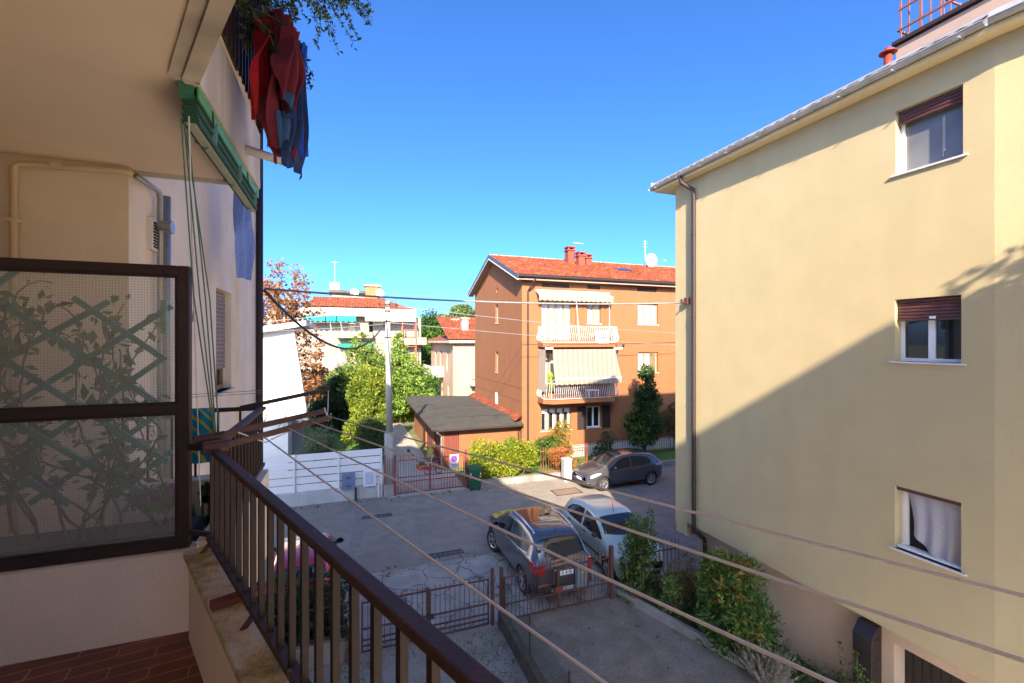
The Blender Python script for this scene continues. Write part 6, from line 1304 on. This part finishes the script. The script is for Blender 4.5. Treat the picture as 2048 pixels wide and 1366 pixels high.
suv = dict(L=4.28,W=1.78,wr=.35,xr=-1.33,xf=1.22,paint=paint('grey_car_paint',(.10,.10,.105)),
 top=[(-2.14,.98),(-2.10,1.02),(-2.0,1.10),(-1.72,1.50),(-1.45,1.60),(-.6,1.655),(.1,1.62),(.45,1.52),(1.15,1.12),(1.5,1.05),(1.9,.96),(2.08,.82),(2.14,.70)],
 belt=[(-2.14,1.05),(-1.5,1.08),(0,1.0),(1.1,.95),(2.14,.80)], wid=[(-2.14,.80),(-2.08,.88),(-1.9,.95),(-1.3,1.0),(1.2,1.0),(1.75,.95),(2.05,.82),(2.14,.68)],
 wtop=[(-2.14,.86),(-1.9,.76),(-1.5,.72),(0,.74),(.5,.76),(1.15,.86),(2.14,.85)], bot=[(-2.14,.36),(-1.9,.25),(1.9,.22),(2.14,.34)],
 side_glass=[([(-.22,1.50),(.2,1.45),(.62,1.24),(.86,1.06)],[(-.22,1.03),(.3,1.01),(.62,1.0),(.86,.99)]),([(-1.12,1.44),(-.7,1.50),(-.30,1.51)],[(-1.12,1.09),(-.7,1.05),(-.30,1.035)]),([(-1.52,1.30),(-1.35,1.38),(-1.19,1.42)],[(-1.52,1.16),(-1.35,1.12),(-1.19,1.10)])],
 screen=(1.08,.46,.70,.60), rear=(-1.99,-1.70,.66,.58), mirror=(.72,1.02), mirror_m=M_blackpl, handles=[(-.05,.93),(-.98,.98)], seams=[(-.26,.36,1.0),(.80,.36,.95),(-1.08,.62,1.04)], sill=(.26,.40), rear_plate=(.79,'·· 516CB'), rails=(-1.45,.15), antenna=-1.52, spokes=5, steer=.25,
 patches=[('tail_lamp',M_lampr,[(-2.10,1.06),(-1.95,1.06),(-1.74,1.02)],[(-2.10,.80),(-1.95,.82),(-1.74,.96)]),('window_trim',M_chrome,[(-1.5,1.135),(-1.1,1.083),(-.2,1.025),(.84,.985)],[(-1.5,1.115),(-1.1,1.063),(-.2,1.005),(.84,.965)]),('rear_arch',M_blackpl,[(-2.10,.52),(-1.95,.50),(-1.78,.50)],[(-2.10,.37),(-1.95,.30),(-1.78,.27)])],
 blocks=[('tail_lamp',M_lampr,(-2.125,.66,.93),(.02,.09,.13)),('tail_lamp',M_lampr,(-2.125,-.66,.93),(.02,.09,.13)),('bumper',M_blackpl,(-2.13,0,.44),(.03,.66,.11)),('skid_plate',M_zinc,(-2.15,0,.40),(.02,.40,.05)),('chrome_bar',M_chrome,(-2.15,0,.875),(.008,.34,.016)),('badge',M_chrome,(-2.15,0,.955),(.008,.05,.05)),('reflector',M_lampr,(-2.14,.60,.56),(.02,.12,.02)),('reflector',M_lampr,(-2.14,-.60,.56),(.02,.12,.02)),('rear_wiper',M_blackpl,(-2.02,.12,1.115),(.012,.22,.01))],
 tops=[('sunroof',glassy('roof_glass',(.05,.025,.018),.04),(-.9,.15,.46,.48,.005))])
hatch = dict(L=4.02,W=1.74,wr=.31,xr=-1.25,xf=1.26,paint=paint('dark_grey_car_paint',(.095,.097,.105)),
 top=[(-2.01,.92),(-1.97,.97),(-1.85,1.12),(-1.55,1.36),(-1.25,1.42),(-.5,1.48),(.05,1.45),(.4,1.36),(1.1,.98),(1.45,.90),(1.8,.78),(1.96,.66),(2.01,.56)],
 belt=[(-2.01,.98),(-1.4,.98),(0,.90),(1.1,.84),(2.01,.68)], wid=[(-2.01,.72),(-1.95,.82),(-1.75,.93),(-1.2,.99),(1.2,1.0),(1.7,.93),(1.93,.80),(2.01,.66)],
 wtop=[(-2.01,.84),(-1.7,.74),(-1.3,.70),(0,.73),(.45,.76),(1.1,.86),(2.01,.84)], bot=[(-2.01,.34),(-1.8,.22),(1.8,.18),(2.01,.28)],
 side_glass=[([(-.15,1.36),(.2,1.31),(.6,1.12),(.95,.91)],[(-.15,.92),(.3,.90),(.6,.885),(.95,.87)]),([(-1.28,1.16),(-1.05,1.28),(-.6,1.355),(-.24,1.365)],[(-1.28,1.03),(-1.05,.985),(-.6,.95),(-.24,.93)])],
 screen=(1.02,.40,.68,.58), rear=(-1.86,-1.53,.60,.52), mirror=(.72,.93), mirror_m=mat('blue_black_mirror',(.05,.06,.09),.2,.05,3,coat=1), handles=[(-.02,.82),(-1.0,.88)], seams=[(-.20,.30,.90),(.86,.30,.86),(-1.0,.55,.93)], sill=(.20,.30), front_plate=(.44,''), spokes=5,
 patches=[('headlamp',M_lampw,[(1.38,.80),(1.6,.78),(1.86,.68)],[(1.38,.76),(1.6,.67),(1.86,.58)]),('tail_lamp',M_lampr,[(-1.96,1.0),(-1.8,1.02),(-1.62,.98)],[(-1.96,.84),(-1.8,.86),(-1.62,.94)])],
 blocks=[('grille',M_blackpl,(2.0,0,.58),(.02,.42,.07)),('chrome_bar',M_chrome,(2.02,0,.60),(.012,.36,.014)),('lower_grille',M_blackpl,(1.98,0,.30),(.04,.52,.06)),('fog_lamp',M_lampw,(1.93,.60,.34),(.03,.06,.035)),('fog_lamp',M_lampw,(1.93,-.60,.34),(.03,.06,.035))], tops=[])
small = dict(L=3.72,W=1.66,wr=.29,xr=-1.20,xf=1.23,paint=paint('pale_green_car_paint',(.46,.52,.44),.25,.30),
 top=[(-1.86,.86),(-1.82,.92),(-1.7,1.12),(-1.45,1.38),(-1.15,1.48),(-.5,1.54),(.1,1.51),(.42,1.41),(1.05,1.02),(1.35,.93),(1.65,.80),(1.80,.66),(1.86,.54)],
 belt=[(-1.86,.92),(-1.3,.95),(0,.93),(1.0,.90),(1.86,.70)], wid=[(-1.86,.76),(-1.78,.86),(-1.6,.95),(-1.1,1.0),(1.1,1.0),(1.55,.93),(1.78,.80),(1.86,.66)],
 wtop=[(-1.86,.84),(-1.6,.76),(-1.2,.72),(0,.74),(.45,.76),(1.05,.86),(1.86,.84)], bot=[(-1.86,.32),(-1.7,.2),(1.65,.17),(1.86,.27)],
 side_glass=[([(-.22,1.41),(.15,1.37),(.55,1.19),(.85,.98)],[(-.22,.96),(.2,.955),(.55,.945),(.85,.93)]),([(-1.34,1.12),(-1.12,1.28),(-.7,1.39),(-.32,1.41)],[(-1.34,1.03),(-1.12,.99),(-.7,.97),(-.32,.96)])],
 screen=(1.0,.40,.66,.56), rear=(-1.72,-1.42,.58,.50), mirror=(.68,.98), mirror_m=M_blackpl, handle_m=M_blackpl, handles=[(-.05,.86),(-1.0,.88)], seams=[(-.27,.28,.94),(.80,.28,.90),(-1.02,.5,.94)], sill=(.20,.24), front_plate=(.42,''), spokes=7, rim=mat('steel_wheel_cover',(.38,.38,.39),.4,.1,6,metal=.4), antenna=.30, anth=.30, bow=-.14,
 patches=[('headlamp',M_lampw,[(1.20,.89),(1.45,.86),(1.68,.74)],[(1.20,.84),(1.45,.70),(1.68,.62)]),('rub_strip',M_blackpl,[(-1.0,.56),(0,.55),(.85,.54)],[(-1.0,.50),(0,.49),(.85,.48)])],
 blocks=[('grille',M_blackpl,(1.845,0,.56),(.02,.36,.05)),('lower_grille',M_blackpl,(1.82,0,.30),(.05,.48,.06))], tops=[])
tiny = dict(small); tiny.update(L=3.55,W=1.62,paint=paint('bright_red_car_paint',(.52,.012,.035),.2,.25),handle_m=M_blackpl,front_plate=(.42,''),
 patches=[('tail_lamp',M_lampr,[(-1.74,1.02),(-1.66,1.04),(-1.52,1.0)],[(-1.74,.74),(-1.66,.76),(-1.52,.84)])],
 top=[(-1.775,.86),(-1.74,.92),(-1.64,1.10),(-1.40,1.38),(-1.12,1.48),(-.5,1.53),(.1,1.50),(.42,1.40),(1.05,1.02),(1.35,.93),(1.60,.80),(1.74,.66),(1.775,.54)],
 belt=[(-1.775,.92),(-1.3,.95),(0,.93),(1.0,.90),(1.775,.70)], wid=[(-1.775,.76),(-1.7,.86),(-1.55,.95),(-1.1,1.0),(1.1,1.0),(1.5,.93),(1.7,.80),(1.775,.66)], wtop=[(-1.775,.84),(-1.55,.76),(-1.2,.72),(0,.74),(.45,.76),(1.05,.86),(1.775,.84)], bot=[(-1.775,.32),(-1.6,.2),(1.6,.17),(1.775,.27)],
 rear=(-1.63,-1.38,.60,.52), blocks=[('bumper',M_blackpl,(-1.77,0,.42),(.03,.6,.08))], tops=[('cream_roof_panel',mat('cream_reflection_tone',(.62,.55,.45),.4,.05,4),(-.15,.36,.50,.50,.004)),('roof_emblem',mat('red_roof_emblem',(.40,.02,.03),.4,.3,30),(.02,.18,.05,.03,.009))])  # cream band is a reflection on the roof put into colour
car(suv,'grey crossover with chrome roof rails parked with its back to the driveway gate',(5.21,12.42,.0105),math.radians(90))
car(small,'pale green small hatchback facing us right of the grey crossover',(7.62,12.15,.0105),math.radians(-90))
car(hatch,'dark grey hatchback parked along the far kerb half in sunlight',(11.95,18.25,.0065),math.radians(180))
car(tiny,'bright red small car behind the dark hedge seen through our railing',(-.98,12.95,.0105),math.radians(90))
# ------------------------------------------------------------------ hedges, shrubs and trees
def hedge(name, label, cat, lumps, n, size, m, base, stems=6, group=None, seed=1, shell=.6, gap=.0, aspect=.55, up=0.0, core=None, sp=.5):
    T = thing(name,label,cat,base,group); r = random.Random(seed); mb = MB()
    for i in range(stems):
        l = r.choice(lumps); b = Vector((base[0]+(l[0]-base[0])*sp+r.uniform(-.1,.1),base[1]+(l[1]-base[1])*sp+r.uniform(-.1,.1),base[2])); e = Vector(l[:3]); mb.tube([b,b.lerp(e,.55)+Vector((r.uniform(-.06,.06),r.uniform(-.06,.06),.03)),e],[.022,.014,.006],5)
    mb.build('stem',M_stem,T)
    P, d, ix = lumpy(lumps,n,seed,shell,gap); P[:,2] = np.maximum(P[:,2],base[2]+.02); rr = np.random.default_rng(seed); tone = rr.random(len(lumps)); v = (.7*rr.random(len(P))+.3*tone[ix]).clip(0,1)
    leaves('foliage',P,size,m,T,outward=d,aspect=aspect,seed=seed,rnd=v,up=up); return T
# dark laurel hedge before the red car
lum = [(-3.9+.36*i,10.55+.1*math.sin(i*2.1),.33+.29*j+.05*math.sin(i*1.7+j),.36,.46,.32) for i in range(11) for j in range(4)]
hedge('hedge','dark green laurel hedge between the red car and the gravel yard','hedge',lum,21000,.08,LM_dark,(-2,10.5,0),18,seed=2,shell=.7,sp=1)
hb_ = hedge('red_flowering_shrub','small plant with single red flowers in the dark hedge','shrub',[(.05,9.9,.62,.14,.1,.14)],120,.06,LM_dark,(.05,9.9,0.012),3,seed=4)
P = np.array([[.05,9.82,.68],[.07,9.82,.69],[.03,9.83,.66],[.06,9.8,.71],[.08,9.82,.66]]); leaves('flower',P,.07,leafmat('red_petals',G3((.5,.01,.01),(.6,.02,.015),(.6,.03,.02))),hb_,seed=1)
# round sunny hedge on the far side
a = PG(925,950); lum = []; r = random.Random(9)
for i in range(60): 
    u = r.uniform(-1,1); lum.append((7.05+u*1.5,20.75+r.uniform(-.45,.5),.5+r.uniform(0,1.22)*(1-.35*abs(u)**3),.40,.40,.36))
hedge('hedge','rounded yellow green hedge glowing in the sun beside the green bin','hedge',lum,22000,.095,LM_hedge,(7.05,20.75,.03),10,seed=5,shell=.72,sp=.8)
hedge('shrub','bright green shrub between round hedge and downpipe of the orange house','shrub',rand_lumps((9.6,21.6,.95),(.75,.35,.75),14,.28,.42,3),4200,.10,LM_green,(9.6,21.6,.03),7,seed=6,gap=.15)
hedge('shrub','orange and red tinged nandina in front of the ground floor window','shrub',rand_lumps((10.75,21.7,1.35),(.85,.45,.95),18,.24,.40,4),4200,.12,LM_nsun,(10.7,21.7,.03),12,seed=7,gap=.35,aspect=.35)
hedge('shrub','reddest low nandina against the spiked fence','shrub',rand_lumps((10.3,20.6,.75),(.65,.3,.55),12,.20,.32,14),2600,.10,leafmat('red_orange_leaves',[(0,(.12,.16,.02)),(.35,(.40,.28,.04)),(.6,(.52,.18,.05)),(1,(.50,.07,.04))],.35),(10.3,20.6,.03),8,seed=8,gap=.3,aspect=.38)
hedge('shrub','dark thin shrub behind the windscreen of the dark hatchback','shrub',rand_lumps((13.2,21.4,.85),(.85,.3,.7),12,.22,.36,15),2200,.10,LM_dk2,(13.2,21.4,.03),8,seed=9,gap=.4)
# glossy tree before the orange house
bt = PG(1277,925); bx, by = 15.6, 21.2
lum = rand_lumps((bx,by,1.9),(1.0,.8,.85),22,.38,.6,21)+rand_lumps((bx+.1,by,3.55),(.62,.55,.9),16,.30,.5,22)+rand_lumps((bx+.15,by,4.9),(.32,.3,.6),9,.20,.36,23)
tree('garden_tree','dark glossy tree with sunlit tip in front of the orange house','tree',(bx,by,.03),lum,17000,.13,LM_mag,.11,seed=10,gap=.22,droop=.2,limbs=14,trunk_top=4.6)
lum = rand_lumps((18.6,22.4,1.6),(.8,.4,1.2),14,.3,.5,24); hedge('shrub','brownish wall climber at the right end of the orange house','shrub',lum,2600,.12,leafmat('dull_climber_leaves',G3((.04,.05,.015),(.10,.09,.03),(.16,.14,.05))),(18.6,22.4,.03),6,seed=11,gap=.3)
# conifers on the lawn
def cone_lumps(cx, cy, z0, z1, r0, k, seed, p=.8):
    r = random.Random(seed); out = []
    for i in range(k):
        t = r.random()**1.25; z = z0+(z1-z0)*t; R = r0*(1-t)**p*(.75 if t < .08 else 1)+.15; a = r.uniform(0,6.28); q = R*r.uniform(.25,.95); s = max(.22,R*.36); out.append((cx+q*math.cos(a),cy+q*math.sin(a),z,s*1.15,s*1.15,s*.8))
    return out
c = PY(800,760,38); tree('conifer','tall fluffy light green conifer right behind the utility pole','tree',(c.x,38,0),cone_lumps(c.x-.1,38,1.3,PY(800,668,38).z,3.0,100,31,.62),27000,.26,LM_con,.20,seed=12,shell=.45,gap=.2,droop=.25,aspect=.35,limbs=30,group='conifers on the lawn',trunk_top=6.2)
c = PY(727,760,37); tree('conifer','pale green conifer left of the pole with feathery upright tip','tree',(c.x,37,0),cone_lumps(c.x,37,2.0,PY(727,668,37).z,2.7,90,32,.6),22000,.26,leafmat('yellowish_conifer',G3((.07,.13,.03),(.16,.25,.04),(.30,.36,.06))),.18,seed=13,shell=.45,gap=.2,up=.25,aspect=.3,limbs=24,group='conifers on the lawn',trunk_top=6)
c = PY(738,800,28); lum = [(c.x+.95*math.sin(i*2.4)*(1-i/62)+.18*math.sin(i*5.1),28+.7*math.cos(i*2.4),.9+i*.108,.40+.16*abs(math.sin(i*1.3)),.45,.55) for i in range(37)]
tree('cypress','broad yellow green cypress column left of the utility pole','tree',(c.x,28,0),lum,21000,.17,LM_yel,.15,seed=14,shell=.5,gap=.26,up=.7,aspect=.35,limbs=10,group='conifers on the lawn',trunk_top=5)
c = PY(742,850,25.5); lum = rand_lumps((c.x,25.5,1.35),(.62,.55,1.05),26,.34,.5,34)+[(c.x,25.5,.5,.8,.7,.5)]
hedge('shrub','dark olive green rounded bush at the foot of the yellow cypress','shrub',lum,9000,.10,leafmat('dull_green_leaves',G3((.025,.05,.015),(.06,.10,.025),(.12,.15,.04))),(c.x,25.5,0),8,seed=15,shell=.65)
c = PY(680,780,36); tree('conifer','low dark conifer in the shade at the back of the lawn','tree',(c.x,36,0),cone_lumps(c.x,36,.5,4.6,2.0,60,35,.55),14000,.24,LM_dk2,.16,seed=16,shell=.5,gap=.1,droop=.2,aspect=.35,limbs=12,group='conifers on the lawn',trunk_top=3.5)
c = PY(640,860,21.6); lum = rand_lumps((c.x,21.6,1.75),(1.15,.6,.9),30,.28,.5,36)
tree('olive_tree','grey green olive bush leaning over the white fence','tree',(c.x,21.6,0),lum,11000,.085,LM_olive,.07,seed=17,gap=.2,aspect=.25,up=.35,limbs=14,shell=.45)
c = PY(660,890,21.0); hedge('shrub','yellow green leaves just behind the top of the white fence','shrub',[(c.x+.2*i,21.0,1.55+.1*math.sin(i),.22,.2,.3) for i in range(-3,4)],1800,.07,LM_hedge,(c.x,21.0,0),5,seed=18)
# autumn tree
c = PY(560,610,42); lum = rand_lumps((c.x,42,8.4),(2.9,2.8,4.7),64,.6,1.05,37)+rand_lumps((c.x+2.2,40,4.2),(1.7,1.6,2.6),20,.5,.9,38)
tree('autumn_tree','tall rust coloured autumn tree behind the white house','tree',(c.x,42,0),lum,11500,.24,LM_aut,.30,seed=19,gap=.62,shell=.2,aspect=.6,limbs=50,bark=mat('ruddy_bark',(.22,.11,.06),.9,.2,6))
c = PY(640,775,46); hedge('shrub','orange leaved bush by the grilled window of the pale block','shrub',rand_lumps((c.x,46,2.8),(1.0,.8,1.4),14,.5,.8,39),3600,.24,LM_aut,(c.x,46,0),6,seed=20,gap=.25)
c = PY(612,770,44); hedge('shrub','dull green bush under the autumn tree','shrub',rand_lumps((c.x,44,2.0),(1.3,1,1.6),16,.55,.85,40),4200,.22,LM_olive,(c.x,44,0),6,seed=21,gap=.2)
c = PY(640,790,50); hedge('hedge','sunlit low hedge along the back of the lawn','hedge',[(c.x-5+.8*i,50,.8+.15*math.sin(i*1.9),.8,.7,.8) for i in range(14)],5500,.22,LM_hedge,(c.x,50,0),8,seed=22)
# behind the gravel drive
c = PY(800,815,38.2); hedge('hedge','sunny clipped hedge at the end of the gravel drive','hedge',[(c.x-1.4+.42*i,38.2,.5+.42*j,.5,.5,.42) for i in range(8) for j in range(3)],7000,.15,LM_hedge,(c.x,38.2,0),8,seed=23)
c = PY(845,780,50); hedge('shrub','bright green bush before the green net fence','shrub',rand_lumps((c.x,50,1.7),(1.7,.8,1.1),18,.55,.85,41),5000,.22,LM_green,(c.x,50,0),8,seed=24)
T = thing('mesh_fence','green netted fence behind the hedge at the end of the drive','fence',(5,52,0)); a_ = PY(788,780,52); b_ = PY(862,780,52)
mb = MB(); mb.box(a_.x,b_.x+1,52,52.03,.1,2.0); mb.build('net_panel',mat('green_net',(.04,.14,.09),.8,.2,8),T)
for i in range(6): MB().tube([(a_.x+i*(b_.x-a_.x)/5,51.95,0),(a_.x+i*(b_.x-a_.x)/5,51.95,2.1)],.05,6).build('post',M_galv,T)
c = PY(860,655,72); tree('broadleaf_tree','green rounded tree behind the balcony end of the pale block','tree',(c.x,72,0),rand_lumps((c.x+.5,72,6.4),(3.2,3,4.2),36,1.0,1.7,42),12000,.38,LM_green,.3,seed=25,gap=.25,limbs=14,group='trees behind the houses')
c = PY(905,625,95); tree('stone_pine','umbrella shaped pine far behind the tall tiled house','tree',(c.x,95,0),rand_lumps((c.x,95,10.2),(4.2,3.5,1.9),30,1.0,1.7,43,.6),9000,.5,LM_pine,.35,seed=26,gap=.3,limbs=14,group='trees behind the houses')
c = PY(940,615,90); tree('stone_pine','second pine crown touching the gable of the orange house','tree',(c.x,90,0),rand_lumps((c.x,90,11.8),(3.4,3,2.4),30,1.0,1.6,44,.6),9000,.5,LM_pine,.35,seed=27,gap=.3,limbs=14,group='trees behind the houses')
c = PY(870,640,88); tree('broadleaf_tree','darker tall tree between the pale block and the pines','tree',(c.x,88,0),rand_lumps((c.x,88,7.0),(3.5,3,4.2),34,1.2,1.9,45),9000,.45,LM_mag,.35,seed=28,gap=.2,limbs=12,group='trees behind the houses')
# ------------------------------------------------------------------ bed along the yellow building
b = PG(1280,1185,.13); lum = rand_lumps((6.95,9.75,1.15),(.42,.32,.85),26,.20,.34,51)+[(7.3,9.8,1.75,.2,.2,.35),(7.35,9.75,2.1,.12,.12,.3),(7.15,9.7,1.5,.28,.25,.3)]
hedge('shrub','tall leafy shrub with bare stems at the right post of the driveway gate','shrub',lum,6500,.062,leafmat('mixed_green_yellow_leaves',[(0,(.02,.05,.01)),(.6,(.06,.12,.02)),(.85,(.14,.20,.03)),(1,(.34,.32,.04))],.35),(6.95,9.7,.13),16,seed=52,shell=.5,gap=.2)
lum = rand_lumps((7.65,7.45,1.15),(.62,.85,.85),34,.26,.42,53)
hedge('shrub','big dark nandina with red and yellow tips against the yellow building','shrub',lum,15000,.11,LM_nand,(7.7,7.4,.13),14,seed=54,shell=.45,gap=.22,aspect=.26)
hedge('shrub','small orange nandina sprigs beside the black downpipe','shrub',rand_lumps((7.75,9.0,.85),(.5,.3,.55),12,.16,.28,55),1700,.075,leafmat('rusty_sprigs',[(0,(.04,.08,.02)),(.5,(.13,.15,.03)),(.75,(.36,.14,.04)),(1,(.42,.05,.03))],.3),(7.75,9.0,.13),9,seed=56,gap=.35,aspect=.3)
hedge('shrub','pale lime rose shoots between gate shrub and nandina','shrub',rand_lumps((7.25,8.9,.75),(.35,.3,.4),9,.14,.22,57),900,.06,leafmat('lime_rose_leaves',G3((.07,.14,.03),(.16,.25,.06),(.28,.36,.10))),(7.25,8.9,.13),8,seed=58,gap=.3)
# silvery santolina
T = thing('shrub','straggly silver grey santolina bush at the kerb of the bed','shrub',(7.55,6.5,.13)); r = random.Random(61); mb = MB(); pts = []; al = []
for i in range(330):
    a = r.uniform(0,6.28); sp = r.uniform(.1,1)**.6; d = Vector((math.cos(a)*sp*.55,math.sin(a)*sp*.75,r.uniform(.35,.9))).normalized(); p = Vector((7.55+r.uniform(-.2,.2),6.5+r.uniform(-.25,.25),.15)); L = r.uniform(.35,.72); path = [p.copy()]
    for k in range(5): d = (d+Vector((r.uniform(-.12,.12),r.uniform(-.12,.12),.05))).normalized(); p = p+d*L/5; path.append(p.copy())
    mb.tube(path,[.005,.0045,.004,.003,.0025,.002],4,cap=False)
    for k in range(2,6):
        for _ in range(7): t = r.random(); q = path[k-1].lerp(path[k],t); pts.append(q+Vector((r.uniform(-.015,.015),r.uniform(-.015,.015),r.uniform(-.015,.015)))); al.append(d)
mb.build('stem',mat('pale_twigs',(.24,.20,.16),.9,.2,15),T); leaves('foliage',[tuple(p) for p in pts],.04,LM_grey,T,aspect=.22,seed=61,along=np.array([tuple(x) for x in al]))
P = []; r = random.Random(71)
for i in range(8000):
    t = r.random(); e = Vector((6.75,10.0,0)).lerp(Vector((8.35,4.8,0)),t); u = r.random()**1.4*(1.55 if t < .8 else .5); x = e.x+.12+u; y = e.y+u*.15
    if x > 8.65: continue
    P.append((x,y,.14+r.random()**2*.22*(1+.8*math.sin(x*7+y*5))))
o = leaves('ground_cover',P,.055,LM_cover,None,seed=71,up=.2); tag(o,'low leafy ground cover filling the bed along the driveway','ground cover',kind='stuff')
P = []
for i in range(900):
    t = r.random(); e = Vector((6.6,10.1,0)).lerp(Vector((8.25,4.95,0)),t)
    if math.sin(t*31)+math.sin(t*13+1) < .4: continue
    P.append((e.x-.07+r.gauss(0,.03),e.y+r.gauss(0,.03),.03+r.random()*.1))
o = leaves('weeds',P,.045,LM_green,None,seed=72,up=.3); tag(o,'weeds growing along the foot of the bed kerb','weeds',kind='stuff')
def rose(label, c, h, seed):
    T = thing('rose_bush',label,'shrub',c,'young roses by the yellow wall'); r = random.Random(seed); mb = MB(); pts = []
    for i in range(5):
        p = Vector(c); d = Vector((r.uniform(-.3,.3),r.uniform(-.3,.3),1)).normalized(); path = [p.copy()]
        for k in range(int(h/.08)): d = (d+Vector((r.uniform(-.2,.2),r.uniform(-.2,.2),.05))).normalized(); p = p+d*.08; path.append(p.copy()); pts += [tuple(p+Vector((r.uniform(-.06,.06),r.uniform(-.06,.06),r.uniform(-.03,.03)))) for _ in range(4)]
        mb.tube(path,.005,5)
    mb.build('stem',M_stem,T); leaves('foliage',pts,.055,LM_green,T,seed=seed,aspect=.6); leaves('flower',[(p.x,p.y,p.z+.03)]*5,.045,MATL_red,T,seed=seed)
MATL_red = leafmat('rose_petals',G3((.45,.02,.03),(.55,.05,.04),(.6,.10,.05)))
c = PX(1725,1330,8.42); rose('young rose with red bud left of the brown flue duct',(8.45,5.55,.13),1.05,81); rose('small rose at the edge of the dark garage door',(8.45,4.95,.05),.95,82)
# grass and stones in the gravel yard
P = []; r = random.Random(91)
for i in range(11000):
    x, y = r.uniform(-3,3.3), r.uniform(2.5,9.9); k = math.sin(x*2.3+1)+math.sin(y*1.9+x)+.8*math.sin(x*5+y*4)
    if (x > 2.6 and r.random() < .75) or k > 1.1 or (y > 9.0 and k > .2): P.append((x,y,.02+r.random()*.04))
o = leaves('grass',P,.085,LM_grass,None,seed=91,up=1.3,aspect=.16); tag(o,'tufts of short grass in the gravel yard','grass',kind='stuff')
P = []
for i in range(9000): P.append((r.uniform(-14,1.4),20.5+r.random()**1.5*18,.03))
o = leaves('grass',P,.10,leafmat('lawn_blades',G3((.06,.14,.01),(.10,.21,.015),(.16,.28,.02))),None,seed=92,up=1.2,aspect=.22); tag(o,'short mown grass of the lawn behind the white fence','grass',kind='stuff')
T = thing('garden_toys','small green and red garden toys on the lawn under the dark conifer','toys',(PG(700,818).x,PG(700,818).y,0)); c = PG(690,822); MB().box(c.x+.3,c.x+.7,c.y,c.y+.3,0,1.3).build('slide',mat('teal_plastic',(.01,.14,.11),.5,.1,5),T,bevel=.05); MB().lathe((c.x-.3,c.y,.25),[(0,-.25),(.2,-.18),(.26,0),(.2,.18),(0,.25)],12).build('ball',mat('dark_red_plastic',(.25,.02,.03),.5,.1,5),T,smooth=True)
# plant on the roof side of our own building that throws leaf shadows on the yellow wall

lum = rand_lumps((7.75,-.25,9.6),(.55,.7,.6),7,.25,.45,77)+[(7.15,.1,9.75,.22,.3,.18),(7.65,.65,9.2,.2,.25,.15)]
tree('garden_tree','slender tree beyond the right edge whose sprigs shade the corner of the yellow wall','tree',(8.1,-1.4,.02),lum,700,.13,LM_green,.09,seed=78,gap=.5,shell=.2,limbs=8)

P = []; r = random.Random(95)
for i in range(420):
    k = r.random()
    x, y = (r.uniform(-2,8),13.5+r.gauss(0,.25)) if k < .35 else ((r.uniform(-3,9),19.9-abs(r.gauss(0,.3))) if k < .7 else (r.uniform(3.6,7),r.uniform(6,13)))
    P.append((x,y,.022))
o = leaves('fallen_leaves',P,.075,leafmat('dry_leaves',G3((.10,.06,.02),(.20,.12,.04),(.28,.20,.06))),None,seed=95,aspect=.7); tag(o,'scattered dry leaves along the kerbs of the street','leaf litter',kind='stuff')
